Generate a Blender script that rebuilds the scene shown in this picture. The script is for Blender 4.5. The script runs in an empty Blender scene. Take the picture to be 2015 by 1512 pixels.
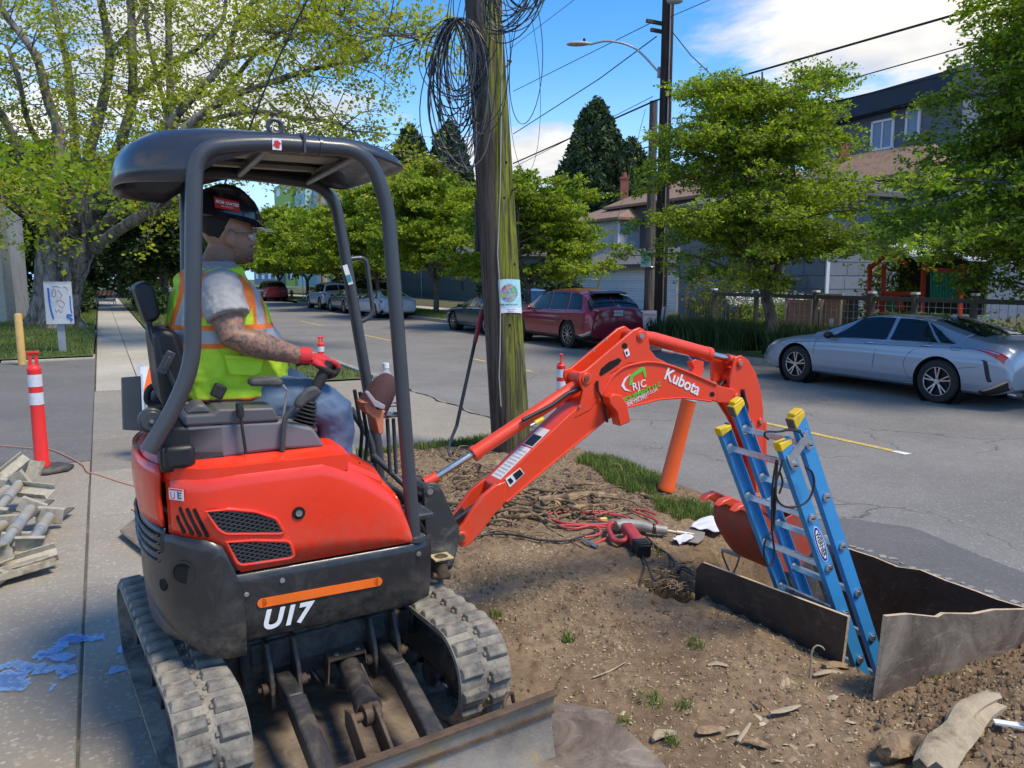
import bpy,bmesh,math,random
import numpy as np
from mathutils import Vector,Matrix
R=math.radians
rng=np.random.default_rng(7)
random.seed(7)
sc=bpy.context.scene
COL=sc.collection
EYE=1.81;PITCH=R(7.93)
cam_d=bpy.data.cameras.new('camera');cam=bpy.data.objects.new('camera',cam_d)
COL.objects.link(cam);sc.camera=cam
cam_d.sensor_width=36;cam_d.lens=36*1514/2015
cam_d.clip_start=.05;cam_d.clip_end=900
cam.location=(0,0,EYE);cam.rotation_euler=(R(90)-PITCH,0,0)
SUN_AZ=R(118)
SUN_EL=R(60)
w=bpy.data.worlds.new('World');sc.world=w;w.use_nodes=True
wn,wl=w.node_tree.nodes,w.node_tree.links
wn.clear()
wo=wn.new('ShaderNodeOutputWorld')
sky=wn.new('ShaderNodeTexSky');sky.sky_type='NISHITA';sky.sun_disc=False
sky.sun_elevation=SUN_EL;sky.sun_rotation=SUN_AZ
sky.air_density=1.15;sky.dust_density=0.;sky.ozone_density=5.
bg=wn.new('ShaderNodeBackground');bg.inputs['Strength'].default_value=.15
hs=wn.new('ShaderNodeHueSaturation');hs.inputs['Saturation'].default_value=1.36;hs.inputs['Hue'].default_value=.507
wl.new(sky.outputs[0],hs.inputs['Color'])
bgc=wn.new('ShaderNodeBackground');bgc.inputs['Color'].default_value=(.92,.95,1,1);bgc.inputs['Strength'].default_value=.74
tc=wn.new('ShaderNodeTexCoord');sx=wn.new('ShaderNodeSeparateXYZ');wl.new(tc.outputs['Generated'],sx.inputs[0])
def wm(op,a,b=None,c=None):
 n=wn.new('ShaderNodeMath');n.operation=op
 for i,v in enumerate((a,b,c)):
  if v is None:continue
  if isinstance(v,(int,float)):n.inputs[i].default_value=v
  else:wl.new(v,n.inputs[i])
 return n.outputs[0]
hz=wn.new('ShaderNodeMapRange');hz.inputs['From Min'].default_value=0.;hz.inputs['From Max'].default_value=.26;hz.inputs['To Min'].default_value=1.;hz.inputs['To Max'].default_value=0.;hz.interpolation_type='SMOOTHSTEP'
wl.new(sx.outputs[2],hz.inputs['Value'])
mh=wn.new('ShaderNodeMix');mh.data_type='RGBA';wl.new(hz.outputs[0],mh.inputs[0]);wl.new(hs.outputs[0],mh.inputs[6]);mh.inputs[7].default_value=(2.0,3.6,7.4,1);wl.new(mh.outputs[2],bg.inputs['Color'])
zz=wm('ADD',wm('MAXIMUM',sx.outputs[2],0),.13)
cx=wm('DIVIDE',sx.outputs[0],zz);cy=wm('DIVIDE',sx.outputs[1],zz)
cb=wn.new('ShaderNodeCombineXYZ');wl.new(cx,cb.inputs[0]);wl.new(cy,cb.inputs[1])
cb.inputs[2].default_value=3.7
n1=wn.new('ShaderNodeTexNoise');n1.inputs['Scale'].default_value=.95;n1.inputs['Detail'].default_value=10;n1.inputs['Roughness'].default_value=.6
n1.inputs['Distortion'].default_value=.3
CLOUD_OFF=(0.0,0.0,0.0)
mp=wn.new('ShaderNodeMapping');mp.inputs['Location'].default_value=CLOUD_OFF
wl.new(cb.outputs[0],mp.inputs[0]);wl.new(mp.outputs[0],n1.inputs['Vector'])
def bank(px,py,r,gain):
 d=wm('SQRT',wm('ADD',wm('POWER',wm('SUBTRACT',cx,px),2),wm('POWER',wm('SUBTRACT',cy,py),2)))
 return wm('MULTIPLY',wm('SUBTRACT',1,wm('DIVIDE',d,r)),gain)
B1=wm('MAXIMUM',bank(1.15,1.95,.95,.33),0)
B2=wm('MAXIMUM',bank(.1,3.9,.9,.34),0)
B3=wm('MAXIMUM',bank(-1.1,2.4,1.1,.34),0)
B4=wm('MAXIMUM',bank(-1.6,-1.8,1.6,.3),0)  # unseen cloud bank behind the camera, adding neutral fill
tot=wm('ADD',n1.outputs[0],wm('ADD',wm('ADD',B1,B2),wm('ADD',B3,B4)))
rp=wn.new('ShaderNodeMapRange');rp.inputs['From Min'].default_value=.55;rp.inputs['From Max'].default_value=.69;rp.interpolation_type='SMOOTHSTEP'
wl.new(tot,rp.inputs['Value'])
n2=wn.new('ShaderNodeTexNoise');n2.inputs['Scale'].default_value=2.3;n2.inputs['Detail'].default_value=6;wl.new(mp.outputs[0],n2.inputs['Vector'])
rc=wn.new('ShaderNodeMapRange');rc.inputs['From Min'].default_value=.35;rc.inputs['From Max'].default_value=.65;wl.new(n2.outputs[0],rc.inputs['Value'])
mc=wn.new('ShaderNodeMix');mc.data_type='RGBA';wl.new(rc.outputs[0],mc.inputs[0]);mc.inputs[6].default_value=(.55,.63,.78,1);mc.inputs[7].default_value=(.98,.99,1,1);wl.new(mc.outputs[2],bgc.inputs['Color'])
mxs=wn.new('ShaderNodeMixShader');wl.new(rp.outputs[0],mxs.inputs[0])
wl.new(bg.outputs[0],mxs.inputs[1]);wl.new(bgc.outputs[0],mxs.inputs[2]);wl.new(mxs.outputs[0],wo.inputs[0])
sd=bpy.data.lights.new('sun','SUN');sd.energy=2.5;sd.angle=R(16);sd.color=(1,.94,.84)
sun=bpy.data.objects.new('sun',sd);COL.objects.link(sun)
sv=Vector((math.sin(SUN_AZ)*math.cos(SUN_EL),math.cos(SUN_AZ)*math.cos(SUN_EL),math.sin(SUN_EL)))
sun.rotation_euler=sv.to_track_quat('Z','Y').to_euler();sun.location=sv*30
sc.view_settings.view_transform='Standard';sc.view_settings.look='None'
sc.view_settings.exposure=.72;sc.view_settings.gamma=1;sc.view_settings.use_curve_mapping=False
try:
 sc.view_settings.use_white_balance=True;sc.view_settings.white_balance_temperature=7400;sc.view_settings.white_balance_tint=10
except AttributeError:pass
FX=1514.;CT,ST_=math.cos(PITCH),math.sin(PITCH)
def ray(x,y):
 u,v=x-1007.5,y-756.
 return Vector((u,FX*CT-v*ST_,-FX*ST_-v*CT))
def gz(x,y,z=0.):
 r=ray(x,y);k=(z-EYE)/r.z
 return Vector((r.x*k,r.y*k,z))
SA=R(28)
SD=Vector((-math.sin(SA),math.cos(SA),0))
TD=Vector((math.cos(SA),math.sin(SA),0))
def stw(s,t,z=0.):return SD*s+TD*t+Vector((0,0,z))
def at_t(x,y,t):
 r=ray(x,y);k=t/r.dot(TD);return Vector((0,0,EYE))+r*k
def at_s(x,y,s):
 r=ray(x,y);k=s/r.dot(SD);return Vector((0,0,EYE))+r*k
MC=Vector((-.93,3.17,0));MA=R(28.8)
MMAT=Matrix.Translation(MC)@Matrix.Rotation(MA,4,'Z');MINV=MMAT.inverted()
def mloc(x,y,yy=0.):
 o=MINV@Vector((0,0,EYE));d=(MINV.to_3x3()@ray(x,y));k=(yy-o.y)/d.y
 return o+d*k
def newmat(name):
 m=bpy.data.materials.new(name);m.use_nodes=True
 nt=m.node_tree;b=nt.nodes['Principled BSDF']
 return m,nt,b
def nd(nt,typ,ins=None,**pr):
 n=nt.nodes.new(typ)
 for k,v in pr.items():setattr(n,k,v)
 for k,v in(ins or{}).items():
  if isinstance(v,bpy.types.NodeSocket):nt.links.new(v,n.inputs[k])
  else:n.inputs[k].default_value=v
 return n
def c4(c):return(c[0],c[1],c[2],1)
def noise(nt,vec,scale,detail=4,rough=.6,dist=0.):
 return nd(nt,'ShaderNodeTexNoise',{'Vector':vec,'Scale':scale,'Detail':detail,'Roughness':rough,'Distortion':dist}).outputs['Fac']
def ramp(nt,fac,lo,hi,a=0.,b=1.):
 return nd(nt,'ShaderNodeMapRange',{'Value':fac,'From Min':lo,'From Max':hi,'To Min':a,'To Max':b}).outputs[0]
def mix(nt,f,a,b,mode='MIX'):
 n=nd(nt,'ShaderNodeMix',data_type='RGBA',blend_type=mode)
 for k,v in((0,f),(6,a),(7,b)):
  if isinstance(v,bpy.types.NodeSocket):nt.links.new(v,n.inputs[k])
  elif isinstance(v,(tuple,list)):n.inputs[k].default_value=c4(v)
  else:n.inputs[k].default_value=v
 return n.outputs[2]
def obj_vec(nt,stretch=(1,1,1)):
 t=nd(nt,'ShaderNodeTexCoord').outputs['Object']
 if stretch==(1,1,1):return t
 return nd(nt,'ShaderNodeMapping',{'Vector':t,'Scale':stretch}).outputs[0]
MATS={}
def M(name,col,rough=.5,metal=0.,var=.12,vs=5.,bump=0.,bs=80.,dirt=None,dscale=4.,dlo=.5,dhi=.7,spec=.5,coat=0.,stretch=(1,1,1),trans=0.,alpha=1.,ior=1.45,sheen=0.,rvar=.1):
 """plain surface: base colour with mottling, optional dirt patches, fine relief"""
 if name in MATS:return MATS[name]
 m,nt,b=newmat(name);v=obj_vec(nt,stretch)
 a=noise(nt,v,vs,5,.65)
 dk=tuple(x*(1-var)for x in col);lt=tuple(min(1,x*(1+var))for x in col)
 c=mix(nt,ramp(nt,a,.3,.7),dk,lt)
 rg=ramp(nt,a,.3,.7,max(0,rough-rvar),min(1,rough+rvar))
 if dirt:
  f=ramp(nt,noise(nt,v,dscale,8,.7,.4),dlo,dhi)
  c=mix(nt,f,c,dirt);rg=nd(nt,'ShaderNodeMath',{0:rg,1:nd(nt,'ShaderNodeMath',{0:f,1:.4},operation='MULTIPLY').outputs[0]},operation='ADD',use_clamp=True).outputs[0]
 nt.links.new(c,b.inputs['Base Color']);nt.links.new(rg,b.inputs['Roughness'])
 b.inputs['Metallic'].default_value=metal;b.inputs['Specular IOR Level'].default_value=spec
 b.inputs['Coat Weight'].default_value=coat;b.inputs['Coat Roughness'].default_value=.06
 b.inputs['Transmission Weight'].default_value=trans;b.inputs['Alpha'].default_value=alpha;b.inputs['IOR'].default_value=ior
 if sheen:b.inputs['Sheen Weight'].default_value=sheen
 if bump:
  bn=nd(nt,'ShaderNodeBump',{'Height':noise(nt,v,bs,6,.7),'Strength':bump,'Distance':.01})
  nt.links.new(bn.outputs[0],b.inputs['Normal'])
 MATS[name]=m;return m
class MB:
 def __init__(s):s.v=[];s.f=[];s.mi=[];s.m=0
 def add(s,vs,fs):
  o=len(s.v);s.v+=[tuple(p)for p in vs];s.f+=[tuple(i+o for i in f)for f in fs];s.mi+=[s.m]*len(fs);return s
 def box(s,c,d,rot=None,mat=None):
  c=Vector(c);h=Vector(d)/2
  q=Matrix.Identity(3)if rot is None else(rot if isinstance(rot,Matrix)else Matrix.Rotation(rot,3,'Z'))
  vs=[c+q@Vector((x*h.x,y*h.y,z*h.z))for x in(-1,1)for y in(-1,1)for z in(-1,1)]
  return s.add(vs,[(0,1,3,2),(4,6,7,5),(0,4,5,1),(2,3,7,6),(0,2,6,4),(1,5,7,3)])
 def hexa(s,a,b):
  return s.add(list(a)+list(b),[(3,2,1,0),(4,5,6,7),(0,1,5,4),(1,2,6,5),(2,3,7,6),(3,0,4,7)])
 def bar(s,p,q,w,h,up=(0,0,1)):
  p,q=Vector(p),Vector(q);d=(q-p).normalized();up=Vector(up)
  x=d.cross(up)
  if x.length<1e-4:x=d.cross(Vector((1,0,0)))
  x.normalize();y=x.cross(d)
  A=[p+x*(i*w/2)+y*(j*h/2)for i,j in((-1,-1),(1,-1),(1,1),(-1,1))]
  B=[a+(q-p)for a in A]
  return s.hexa(A,B)
 def tube(s,pts,r,n=10,cap=True,closed=False):
  pts=[Vector(p)for p in pts];N=len(pts)
  rr=r if isinstance(r,(list,tuple))else[r]*N
  base=len(s.v);prev=None;vs=[]
  for i,p in enumerate(pts):
   a=pts[(i-1)%N]if(closed or i>0)else p
   b=pts[(i+1)%N]if(closed or i<N-1)else p
   d=(b-a).normalized()
   if prev is None:
    x=d.cross(Vector((0,0,1)))
    if x.length<.05:x=d.cross(Vector((0,1,0)))
   else:x=prev-d*prev.dot(d)
   x.normalize();prev=x;y=d.cross(x)
   for k in range(n):
    t=2*math.pi*k/n;vs.append(p+(x*math.cos(t)+y*math.sin(t))*rr[i])
  fs=[]
  for i in range(N if closed else N-1):
   j=(i+1)%N
   for k in range(n):
    k2=(k+1)%n;fs.append((i*n+k,i*n+k2,j*n+k2,j*n+k))
  if cap and not closed:fs+=[tuple(range(n-1,-1,-1)),tuple((N-1)*n+k for k in range(n))]
  return s.add(vs,fs)
 def prism(s,poly,off,plane='xz'):
  n=len(poly)
  def P(u,v,w):
   return{'xz':(u,w,v),'xy':(u,v,w),'yz':(w,u,v)}[plane]
  vs=[P(u,v,off[0])for u,v in poly]+[P(u,v,off[1])for u,v in poly]
  return s.add(vs,[tuple(range(n)),tuple(range(2*n-1,n-1,-1))]+[(i,i+n,(i+1)%n+n,(i+1)%n)for i in range(n)])
 def lathe(s,prof,c=(0,0,0),axis='z',n=24,cap=True):
  c=Vector(c);vs=[]
  q={'z':lambda a,b,z:(a,b,z),'y':lambda a,b,z:(a,z,b),'x':lambda a,b,z:(z,a,b)}[axis]
  for r,z in prof:
   for k in range(n):
    t=2*math.pi*k/n;vs.append(c+Vector(q(r*math.cos(t),r*math.sin(t),z)))
  fs=[]
  for i in range(len(prof)-1):
   for k in range(n):
    k2=(k+1)%n;fs.append((i*n+k,i*n+k2,(i+1)*n+k2,(i+1)*n+k))
  if cap and prof[0][0]>1e-5:fs.append(tuple(range(n-1,-1,-1)))
  if cap and prof[-1][0]>1e-5:fs.append(tuple((len(prof)-1)*n+k for k in range(n)))
  return s.add(vs,fs)
 def ell(s,c,r,n=16,m=10,rot=None):
  c=Vector(c);vs=[];q=rot or Matrix.Identity(3)
  for i in range(m+1):
   a=math.pi*i/m
   for k in range(n):
    t=2*math.pi*k/n
    vs.append(c+q@Vector((r[0]*math.sin(a)*math.cos(t),r[1]*math.sin(a)*math.sin(t),r[2]*math.cos(a))))
  return s.add(vs,[(i*n+k,(i+1)*n+k,(i+1)*n+(k+1)%n,i*n+(k+1)%n)for i in range(m)for k in range(n)])
 def rings(s,rings,cap=True,closed_ring=True):
  n=len(rings[0]);vs=[p for r_ in rings for p in r_];fs=[]
  for i in range(len(rings)-1):
   for k in range(n if closed_ring else n-1):
    k2=(k+1)%n;fs.append((i*n+k,i*n+k2,(i+1)*n+k2,(i+1)*n+k))
  if cap and closed_ring:fs+=[tuple(range(n-1,-1,-1)),tuple((len(rings)-1)*n+k for k in range(n))]
  return s.add(vs,fs)
 def xform(s,m,start=0):
  for i in range(start,len(s.v)):s.v[i]=tuple(m@Vector(s.v[i]))
  return s
 def build(s,name,mats,parent=None,smooth=40,bevel=0.,seg=2,**props):
  me=bpy.data.meshes.new(name);me.from_pydata(s.v,[],s.f)
  bm=bmesh.new();bm.from_mesh(me);bmesh.ops.remove_doubles(bm,verts=bm.verts,dist=1e-6)
  bmesh.ops.recalc_face_normals(bm,faces=bm.faces)if not props.get('raw')else None
  bm.to_mesh(me);bm.free();me.update()
  if not isinstance(mats,(list,tuple)):mats=[mats]
  for m in mats:me.materials.append(m)
  if len(mats)>1 and len(me.polygons)==len(s.mi):me.polygons.foreach_set('material_index',s.mi)
  if smooth:finish_smooth(me,smooth)
  o=link(bpy.data.objects.new(name,me),parent)
  if bevel:
   b=o.modifiers.new('bevel','BEVEL');b.width=bevel;b.segments=seg;b.limit_method='ANGLE';b.angle_limit=R(35);b.harden_normals=False
  return o
def finish_smooth(me,ang=40):
 me.polygons.foreach_set('use_smooth',[True]*len(me.polygons))
 me.set_sharp_from_angle(angle=R(ang))
def link(o,parent=None):
 COL.objects.link(o)
 if parent is not None:o.parent=parent
 return o
def fast_mesh(name,V,F,mat,parent=None,smooth=False):
 V=np.asarray(V,np.float32);F=np.asarray(F,np.int32);k=F.shape[1]
 me=bpy.data.meshes.new(name);me.vertices.add(len(V));me.vertices.foreach_set('co',V.ravel())
 me.loops.add(F.size);me.loops.foreach_set('vertex_index',F.ravel())
 me.polygons.add(len(F));me.polygons.foreach_set('loop_start',np.arange(0,F.size,k,dtype=np.int32))
 me.polygons.foreach_set('loop_total',np.full(len(F),k,np.int32))
 if smooth:me.polygons.foreach_set('use_smooth',np.ones(len(F),bool))
 me.update(calc_edges=True);me.materials.append(mat)
 return link(bpy.data.objects.new(name,me),parent)
def thing(name,label,cat,loc=(0,0,0),rotz=0.,group=None):
 o=bpy.data.objects.new(name,None);o.empty_display_size=.1;COL.objects.link(o)
 o.location=loc;o.rotation_euler=(0,0,rotz);return tag(o,label,cat,group)
def tag(o,label,cat,group=None,kind=None):
 if label:o['label']=label
 if cat:o['category']=cat
 if group:o['group']=group
 if kind:o['kind']=kind
 return o
def struct(o):o['kind']='structure';return o
def stuff(o):o['kind']='stuff';return o
def child(name,me,parent,loc=(0,0,0),rot=(0,0,0),scale=(1,1,1)):
 o=bpy.data.objects.new(name,me);o.location=loc;o.rotation_euler=rot;o.scale=scale;return link(o,parent)
def smoothpath(pts,n=6):
 pts=[Vector(p)for p in pts];out=[]
 for i in range(len(pts)-1):
  p0=pts[max(i-1,0)];p1=pts[i];p2=pts[i+1];p3=pts[min(i+2,len(pts)-1)]
  for k in range(n):
   t=k/n
   out.append(.5*((2*p1)+(p2-p0)*t+(2*p0-5*p1+4*p2-p3)*t*t+(3*p1-p0-3*p2+p3)*t**3))
 out.append(pts[-1]);return out
def fillet(pts,rad,n=6):
 pts=[Vector(p)for p in pts];out=[pts[0]]
 for i in range(1,len(pts)-1):
  a,b,c=pts[i-1],pts[i],pts[i+1];r=rad[i]if isinstance(rad,(list,tuple))else rad
  u=(a-b);v=(c-b);d=min(r,u.length*.49,v.length*.49)
  p,q=b+u.normalized()*d,b+v.normalized()*d
  for k in range(n+1):
   t=k/n;out.append((1-t)**2*p+2*t*(1-t)*b+t*t*q)
 out.append(pts[-1]);return out
def text_mesh(txt,size,depth=.002,bold=0.,align='CENTER',shear=0.,space=1.):
 cu=bpy.data.curves.new('text','FONT');cu.body=txt;cu.size=size;cu.extrude=depth/2;cu.offset=bold
 cu.align_x=align;cu.align_y='CENTER';cu.shear=shear;cu.space_character=space;cu.resolution_u=4
 o=bpy.data.objects.new('text',cu);COL.objects.link(o)
 bpy.context.view_layer.update()
 me=bpy.data.meshes.new_from_object(o.evaluated_get(bpy.context.evaluated_depsgraph_get()))
 bpy.data.objects.remove(o);bpy.data.curves.remove(cu);me.materials.clear();return me
def frame3(o,x,y):
 x=Vector(x).normalized();z=x.cross(Vector(y)).normalized();y=z.cross(x)
 m=Matrix((x,y,z)).transposed().to_4x4();m.translation=Vector(o);return m
def put_text(name,txt,size,o,x,y,mat,parent,**kw):
 me=text_mesh(txt,size,**kw);me.materials.append(mat)
 ob=bpy.data.objects.new(name,me);link(ob,parent);ob.matrix_local=frame3(o,x,y);return ob
def vnoise(x,y,seed=0):
 xi=np.floor(x).astype(int);yi=np.floor(y).astype(int);fx=x-xi;fy=y-yi
 fx=fx*fx*(3-2*fx);fy=fy*fy*(3-2*fy)
 def h(a,b):
  n=(a*374761393+b*668265263+seed*974634777)&0x7fffffff
  n=((n^(n>>13))*1274126177)&0x7fffffff
  return((n^(n>>16))&0xffff)/65535.
 return(h(xi,yi)*(1-fx)+h(xi+1,yi)*fx)*(1-fy)+(h(xi,yi+1)*(1-fx)+h(xi+1,yi+1)*fx)*fy
def fbm(x,y,o=4,seed=0):
 a=0;s=0;w_=1.
 for i in range(o):a=a+w_*vnoise(x*2**i,y*2**i,seed+i);s+=w_;w_*=.5
 return a/s
def asphalt(name,base,dark=.55,crack=.6,tan=0.):
 m,nt,b=newmat(name);v=obj_vec(nt)
 sp=nd(nt,'ShaderNodeTexVoronoi',{'Vector':v,'Scale':75.,'Randomness':1.}).outputs['Color']
 sg=nd(nt,'ShaderNodeRGBToBW',{0:sp}).outputs[0]
 big=noise(nt,v,.55,6,.6);mid=noise(nt,v,5.,6,.7);fine=noise(nt,v,140.,3,.8)
 c=mix(nt,ramp(nt,big,.3,.7),tuple(x*.80 for x in base),tuple(x*1.14 for x in base))
 c=mix(nt,ramp(nt,mid,.35,.7,0,.35),c,tuple(x*.62 for x in base))
 c=mix(nt,ramp(nt,sg,.72,.95,0,.55),c,tuple(min(1,x*2.1)for x in base))
 c=mix(nt,ramp(nt,fine,.5,.75,0,.6),c,tuple(x*.5 for x in base))
 if tan:c=mix(nt,ramp(nt,noise(nt,v,1.7,7,.75,1.2),.52,.68,0,tan),c,(.40,.33,.22))
 wv=nd(nt,'ShaderNodeVectorMath',{0:v,1:nd(nt,'ShaderNodeVectorMath',{0:nd(nt,'ShaderNodeTexNoise',{'Vector':v,'Scale':2.5,'Detail':5.}).outputs['Color'],1:(.5,.5,.5)},operation='MULTIPLY').outputs[0]},operation='ADD').outputs[0]
 ed=nd(nt,'ShaderNodeTexVoronoi',{'Vector':wv,'Scale':.42},feature='DISTANCE_TO_EDGE').outputs['Distance']
 ck=nd(nt,'ShaderNodeMath',{0:ramp(nt,ed,.0015,.006,1,0),1:ramp(nt,noise(nt,v,.5,2),.48,.6)},operation='MULTIPLY').outputs[0]
 c=mix(nt,nd(nt,'ShaderNodeMath',{0:ck,1:crack},operation='MULTIPLY').outputs[0],c,tuple(x*.25 for x in base))
 oi=nd(nt,'ShaderNodeObjectInfo').outputs['Random'];c=mix(nt,ramp(nt,oi,0,1,0,.30),c,tuple(x*.55 for x in base))
 nt.links.new(c,b.inputs['Base Color']);b.inputs['Roughness'].default_value=.88;b.inputs['Specular IOR Level'].default_value=.3
 h=nd(nt,'ShaderNodeMath',{0:sg,1:nd(nt,'ShaderNodeMath',{0:ck,1:-3.},operation='MULTIPLY').outputs[0]},operation='ADD').outputs[0]
 nt.links.new(nd(nt,'ShaderNodeBump',{'Height':h,'Strength':.45,'Distance':.006}).outputs[0],b.inputs['Normal'])
 MATS[name]=m;return m
m_road=asphalt('road_asphalt',(.22,.208,.190))
m_patch=asphalt('patch_asphalt',(.15,.145,.138),crack=.2)
m_lot=asphalt('lot_asphalt',(.18,.172,.160),crack=.5,tan=.15)
m_walk_new=asphalt('walk_concrete',(.48,.435,.35),crack=.0)
m_walk_old=asphalt('old_concrete',(.35,.31,.245),crack=.25,tan=.45)
m_slab_dark=asphalt('dark_concrete',(.29,.26,.21),crack=.2,tan=.15)  # darker concrete tone for the slabs by the machine and further along
m_curb=M('curb_concrete',(.30,.29,.27),.9,bump=.5,bs=120,dirt=(.15,.13,.10))
m_yline=M('yellow_paint',(.62,.44,.10),.75,dirt=(.2,.19,.18),dscale=26,dlo=.50,dhi=.62)
m_wline=M('white_paint',(.7,.7,.68),.7)
m_soil=M('far_soil',(.10,.085,.06),.95)
m_lawn=M('lawn_ground',(.070,.095,.028),.95,var=.4,vs=3,bump=.5,bs=30,dirt=(.13,.10,.055),dscale=1.5,dlo=.52,dhi=.66)
m_farlawn=M('far_lawn',(.065,.10,.03),.95,var=.35,vs=2)
def sheet(name,pts,z,mat,cuts=None):
 mb=MB();vs=[stw(s,t,z)for s,t in pts];mb.add(vs,[tuple(range(len(vs)))])
 return struct(mb.build(name,mat,smooth=0))
g=MB();g.add([(-500,-60,-1.05),(500,-60,-1.05),(500,800,-1.05),(-500,800,-1.05)],[(0,1,2,3)])
struct(g.build('ground',m_farlawn,smooth=0))
rows=[-8,0,2,3,4,6,8,12,20,40,80,160]
tz=[(4.412,-.95),(4.415,-.035),(4.62,-.06),(5.2,-.12),(6.2,-.165),(7.9,-.172),(12.6,-.172),(13.26,-.19)]
g=MB();vs=[stw(s,t,z)for s in rows for t,z in tz];n=len(tz)
g.add(vs,[(i*n+j,i*n+j+1,(i+1)*n+j+1,(i+1)*n+j)for i in range(len(rows)-1)for j in range(n-1)])
road=struct(g.build('road',m_road,smooth=60))
def rz(t):return float(np.interp(t,[a for a,_ in tz],[b for _,b in tz]))
pp=[]
rim=[gz(x,y,-.09)for x,y in[(1628,1022),(1668,1014),(1740,1022),(1800,1030),(1868,1058),(1935,1086),(2015,1118),(2120,1160)]]
rim=smoothpath([(p.dot(SD),p.dot(TD),0)for p in rim],5)
outer=[(p.x+.008*math.sin(i*2.1),p.y+.010*math.sin(i*3.7))for i,p in enumerate(rim)]
g=MB();k=len(outer);vs=[]
for i,(s,t)in enumerate(outer):
 for q in range(5):
  tt=4.44+(t-4.44)*q/4;vs.append(stw(s,tt,rz(tt)+(.006 if q else.004)-(.0045 if q==4 else 0)))
g.add(vs,[(i*5+q,i*5+q+1,(i+1)*5+q+1,(i+1)*5+q)for i in range(k-1)for q in range(4)])
struct(g.build('asphalt_patch',m_patch,smooth=60))
g=MB();random.seed(4)
for i in range(26):
 s=2.0+i*.075+random.uniform(-.02,.02);t=4.47+random.uniform(0,.10)*(1-i/40)
 g.box(stw(s,t,rz(t)+.004),(random.uniform(.02,.06),random.uniform(.02,.05),.016),rot=random.uniform(0,3))
stuff(tag(g.build('pavement_rubble',m_curb),'crumbled bits of pavement along the top of the far plywood board','rubble'))
lines=MB()
def dash(s0,s1,t=7.92,wd=.10,wob=.006):
 k=10;vs=[]
 for i in range(k+1):
  s=s0+(s1-s0)*i/k;o=wob*math.sin(i*1.7+s0)
  vs+=[stw(s,t-wd/2+o,rz(t)+.005),stw(s,t+wd/2+o*.6,rz(t)+.005)]
 lines.add(vs,[(2*i,2*i+1,2*i+3,2*i+2)for i in range(k)])
g0=[gz(1782,892,-.172).dot(SD),gz(1500,833,-.172).dot(SD),gz(1058,733,-.172).dot(SD),gz(1028,727,-.172).dot(SD)]
dash(g0[0]+.12,g0[1]+.6)
for a,b in[((957,712),(925,705)),((768,671),(712,659)),((640,642),(597,632)),((543,620),(523,617)),((505,613),(490,610))]:
 dash(gz(*a,-.172).dot(SD),gz(*b,-.172).dot(SD))
dash(gz(1050,732,-.172).dot(SD),gz(1030,727,-.172).dot(SD))
dash(-4.2,g0[0]-2.9)
o=struct(lines.build('centre_line',m_yline,smooth=0))
t_=MB();t_.add([stw(g0[0]-.06,7.86,rz(7.9)+.0055),stw(g0[0]-.06,7.98,rz(7.9)+.0055),stw(g0[0]+.12,7.96,rz(7.9)+.0055),stw(g0[0]+.12,7.87,rz(7.9)+.0055)],[(0,1,2,3)])
struct(t_.build('line_end_mark',m_wline,smooth=0))
tk=MB()
for x0,y0,x1,y1 in[(1220,893,1285,916),(928,790,958,797),(680,700,718,711)]:
 a,b=gz(x0,y0,-.165),gz(x1,y1,-.165);d=(b-a).normalized();q=Vector((-d.y,d.x,0))*.018
 tk.add([a-q+Vector((0,0,.006)),b-q+Vector((0,0,.006)),b+q+Vector((0,0,.006)),a+q+Vector((0,0,.006))],[(0,1,2,3)])
struct(tk.build('survey_tick',m_yline,smooth=0))
walk=thing('sidewalk',None,None);walk['kind']='structure'
base=MB();base.hexa([stw(-4,-.20,-.2),stw(-4,1.31,-.2),stw(7.6,1.31,-.2),stw(7.6,-.20,-.2)],[stw(-4,-.20,-.009),stw(-4,1.31,-.009),stw(7.6,1.31,-.009),stw(7.6,-.20,-.009)])
base.hexa([stw(7.6,-.20,-.2),stw(7.6,1.31,-.2),stw(120,1.31,-.2),stw(120,-.20,-.2)],[stw(7.6,-.20,-.035),stw(7.6,1.31,-.035),stw(120,1.31,-.035),stw(120,-.20,-.035)])
base.build('joint_bed',M('joint_dirt',(.10,.085,.06),.95,dirt=(.26,.22,.13)),walk,smooth=0)
def slab(s0,s1,t0,t1,mat,z=0.,jit=.004):
 a=.006;mb=MB();rr=random.Random(int(s0*100+t0*10))
 dz=[z+rr.uniform(-jit,jit)for _ in range(4)]
 lo=[stw(s0+a,t0+a,-.04),stw(s0+a,t1-a,-.04),stw(s1-a,t1-a,-.04),stw(s1-a,t0+a,-.04)]
 hi=[stw(s0+a,t0+a,dz[0]),stw(s0+a,t1-a,dz[1]),stw(s1-a,t1-a,dz[2]),stw(s1-a,t0+a,dz[3])]
 mb.hexa(lo,hi);return mb.build('slab',mat,walk,smooth=0,bevel=.006,seg=1)
for s0,s1,mt in[(-4,-2.3,m_walk_old),(-2.3,-.7,m_walk_old),(-.7,.8,m_walk_old),(.8,2.35,m_slab_dark),(2.35,3.35,m_slab_dark),(3.35,4.99,m_walk_old),(4.99,6.5,m_walk_old),(6.5,8.05,m_walk_old),(8.05,9.7,m_slab_dark),(9.7,11.6,m_slab_dark),(11.6,13.86,m_slab_dark)]:
 slab(s0,s1,-.19,1.30,mt)
s=13.86
while s<75:
 L=1.83
 slab(s,s+L,-.17,.49,m_walk_new,.003);slab(s,s+L,.49,1.30,m_walk_new,.003);s+=L
struct_names=[]
g=MB();yard=thing('forecourt',None,None);yard['kind']='structure'
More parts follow.
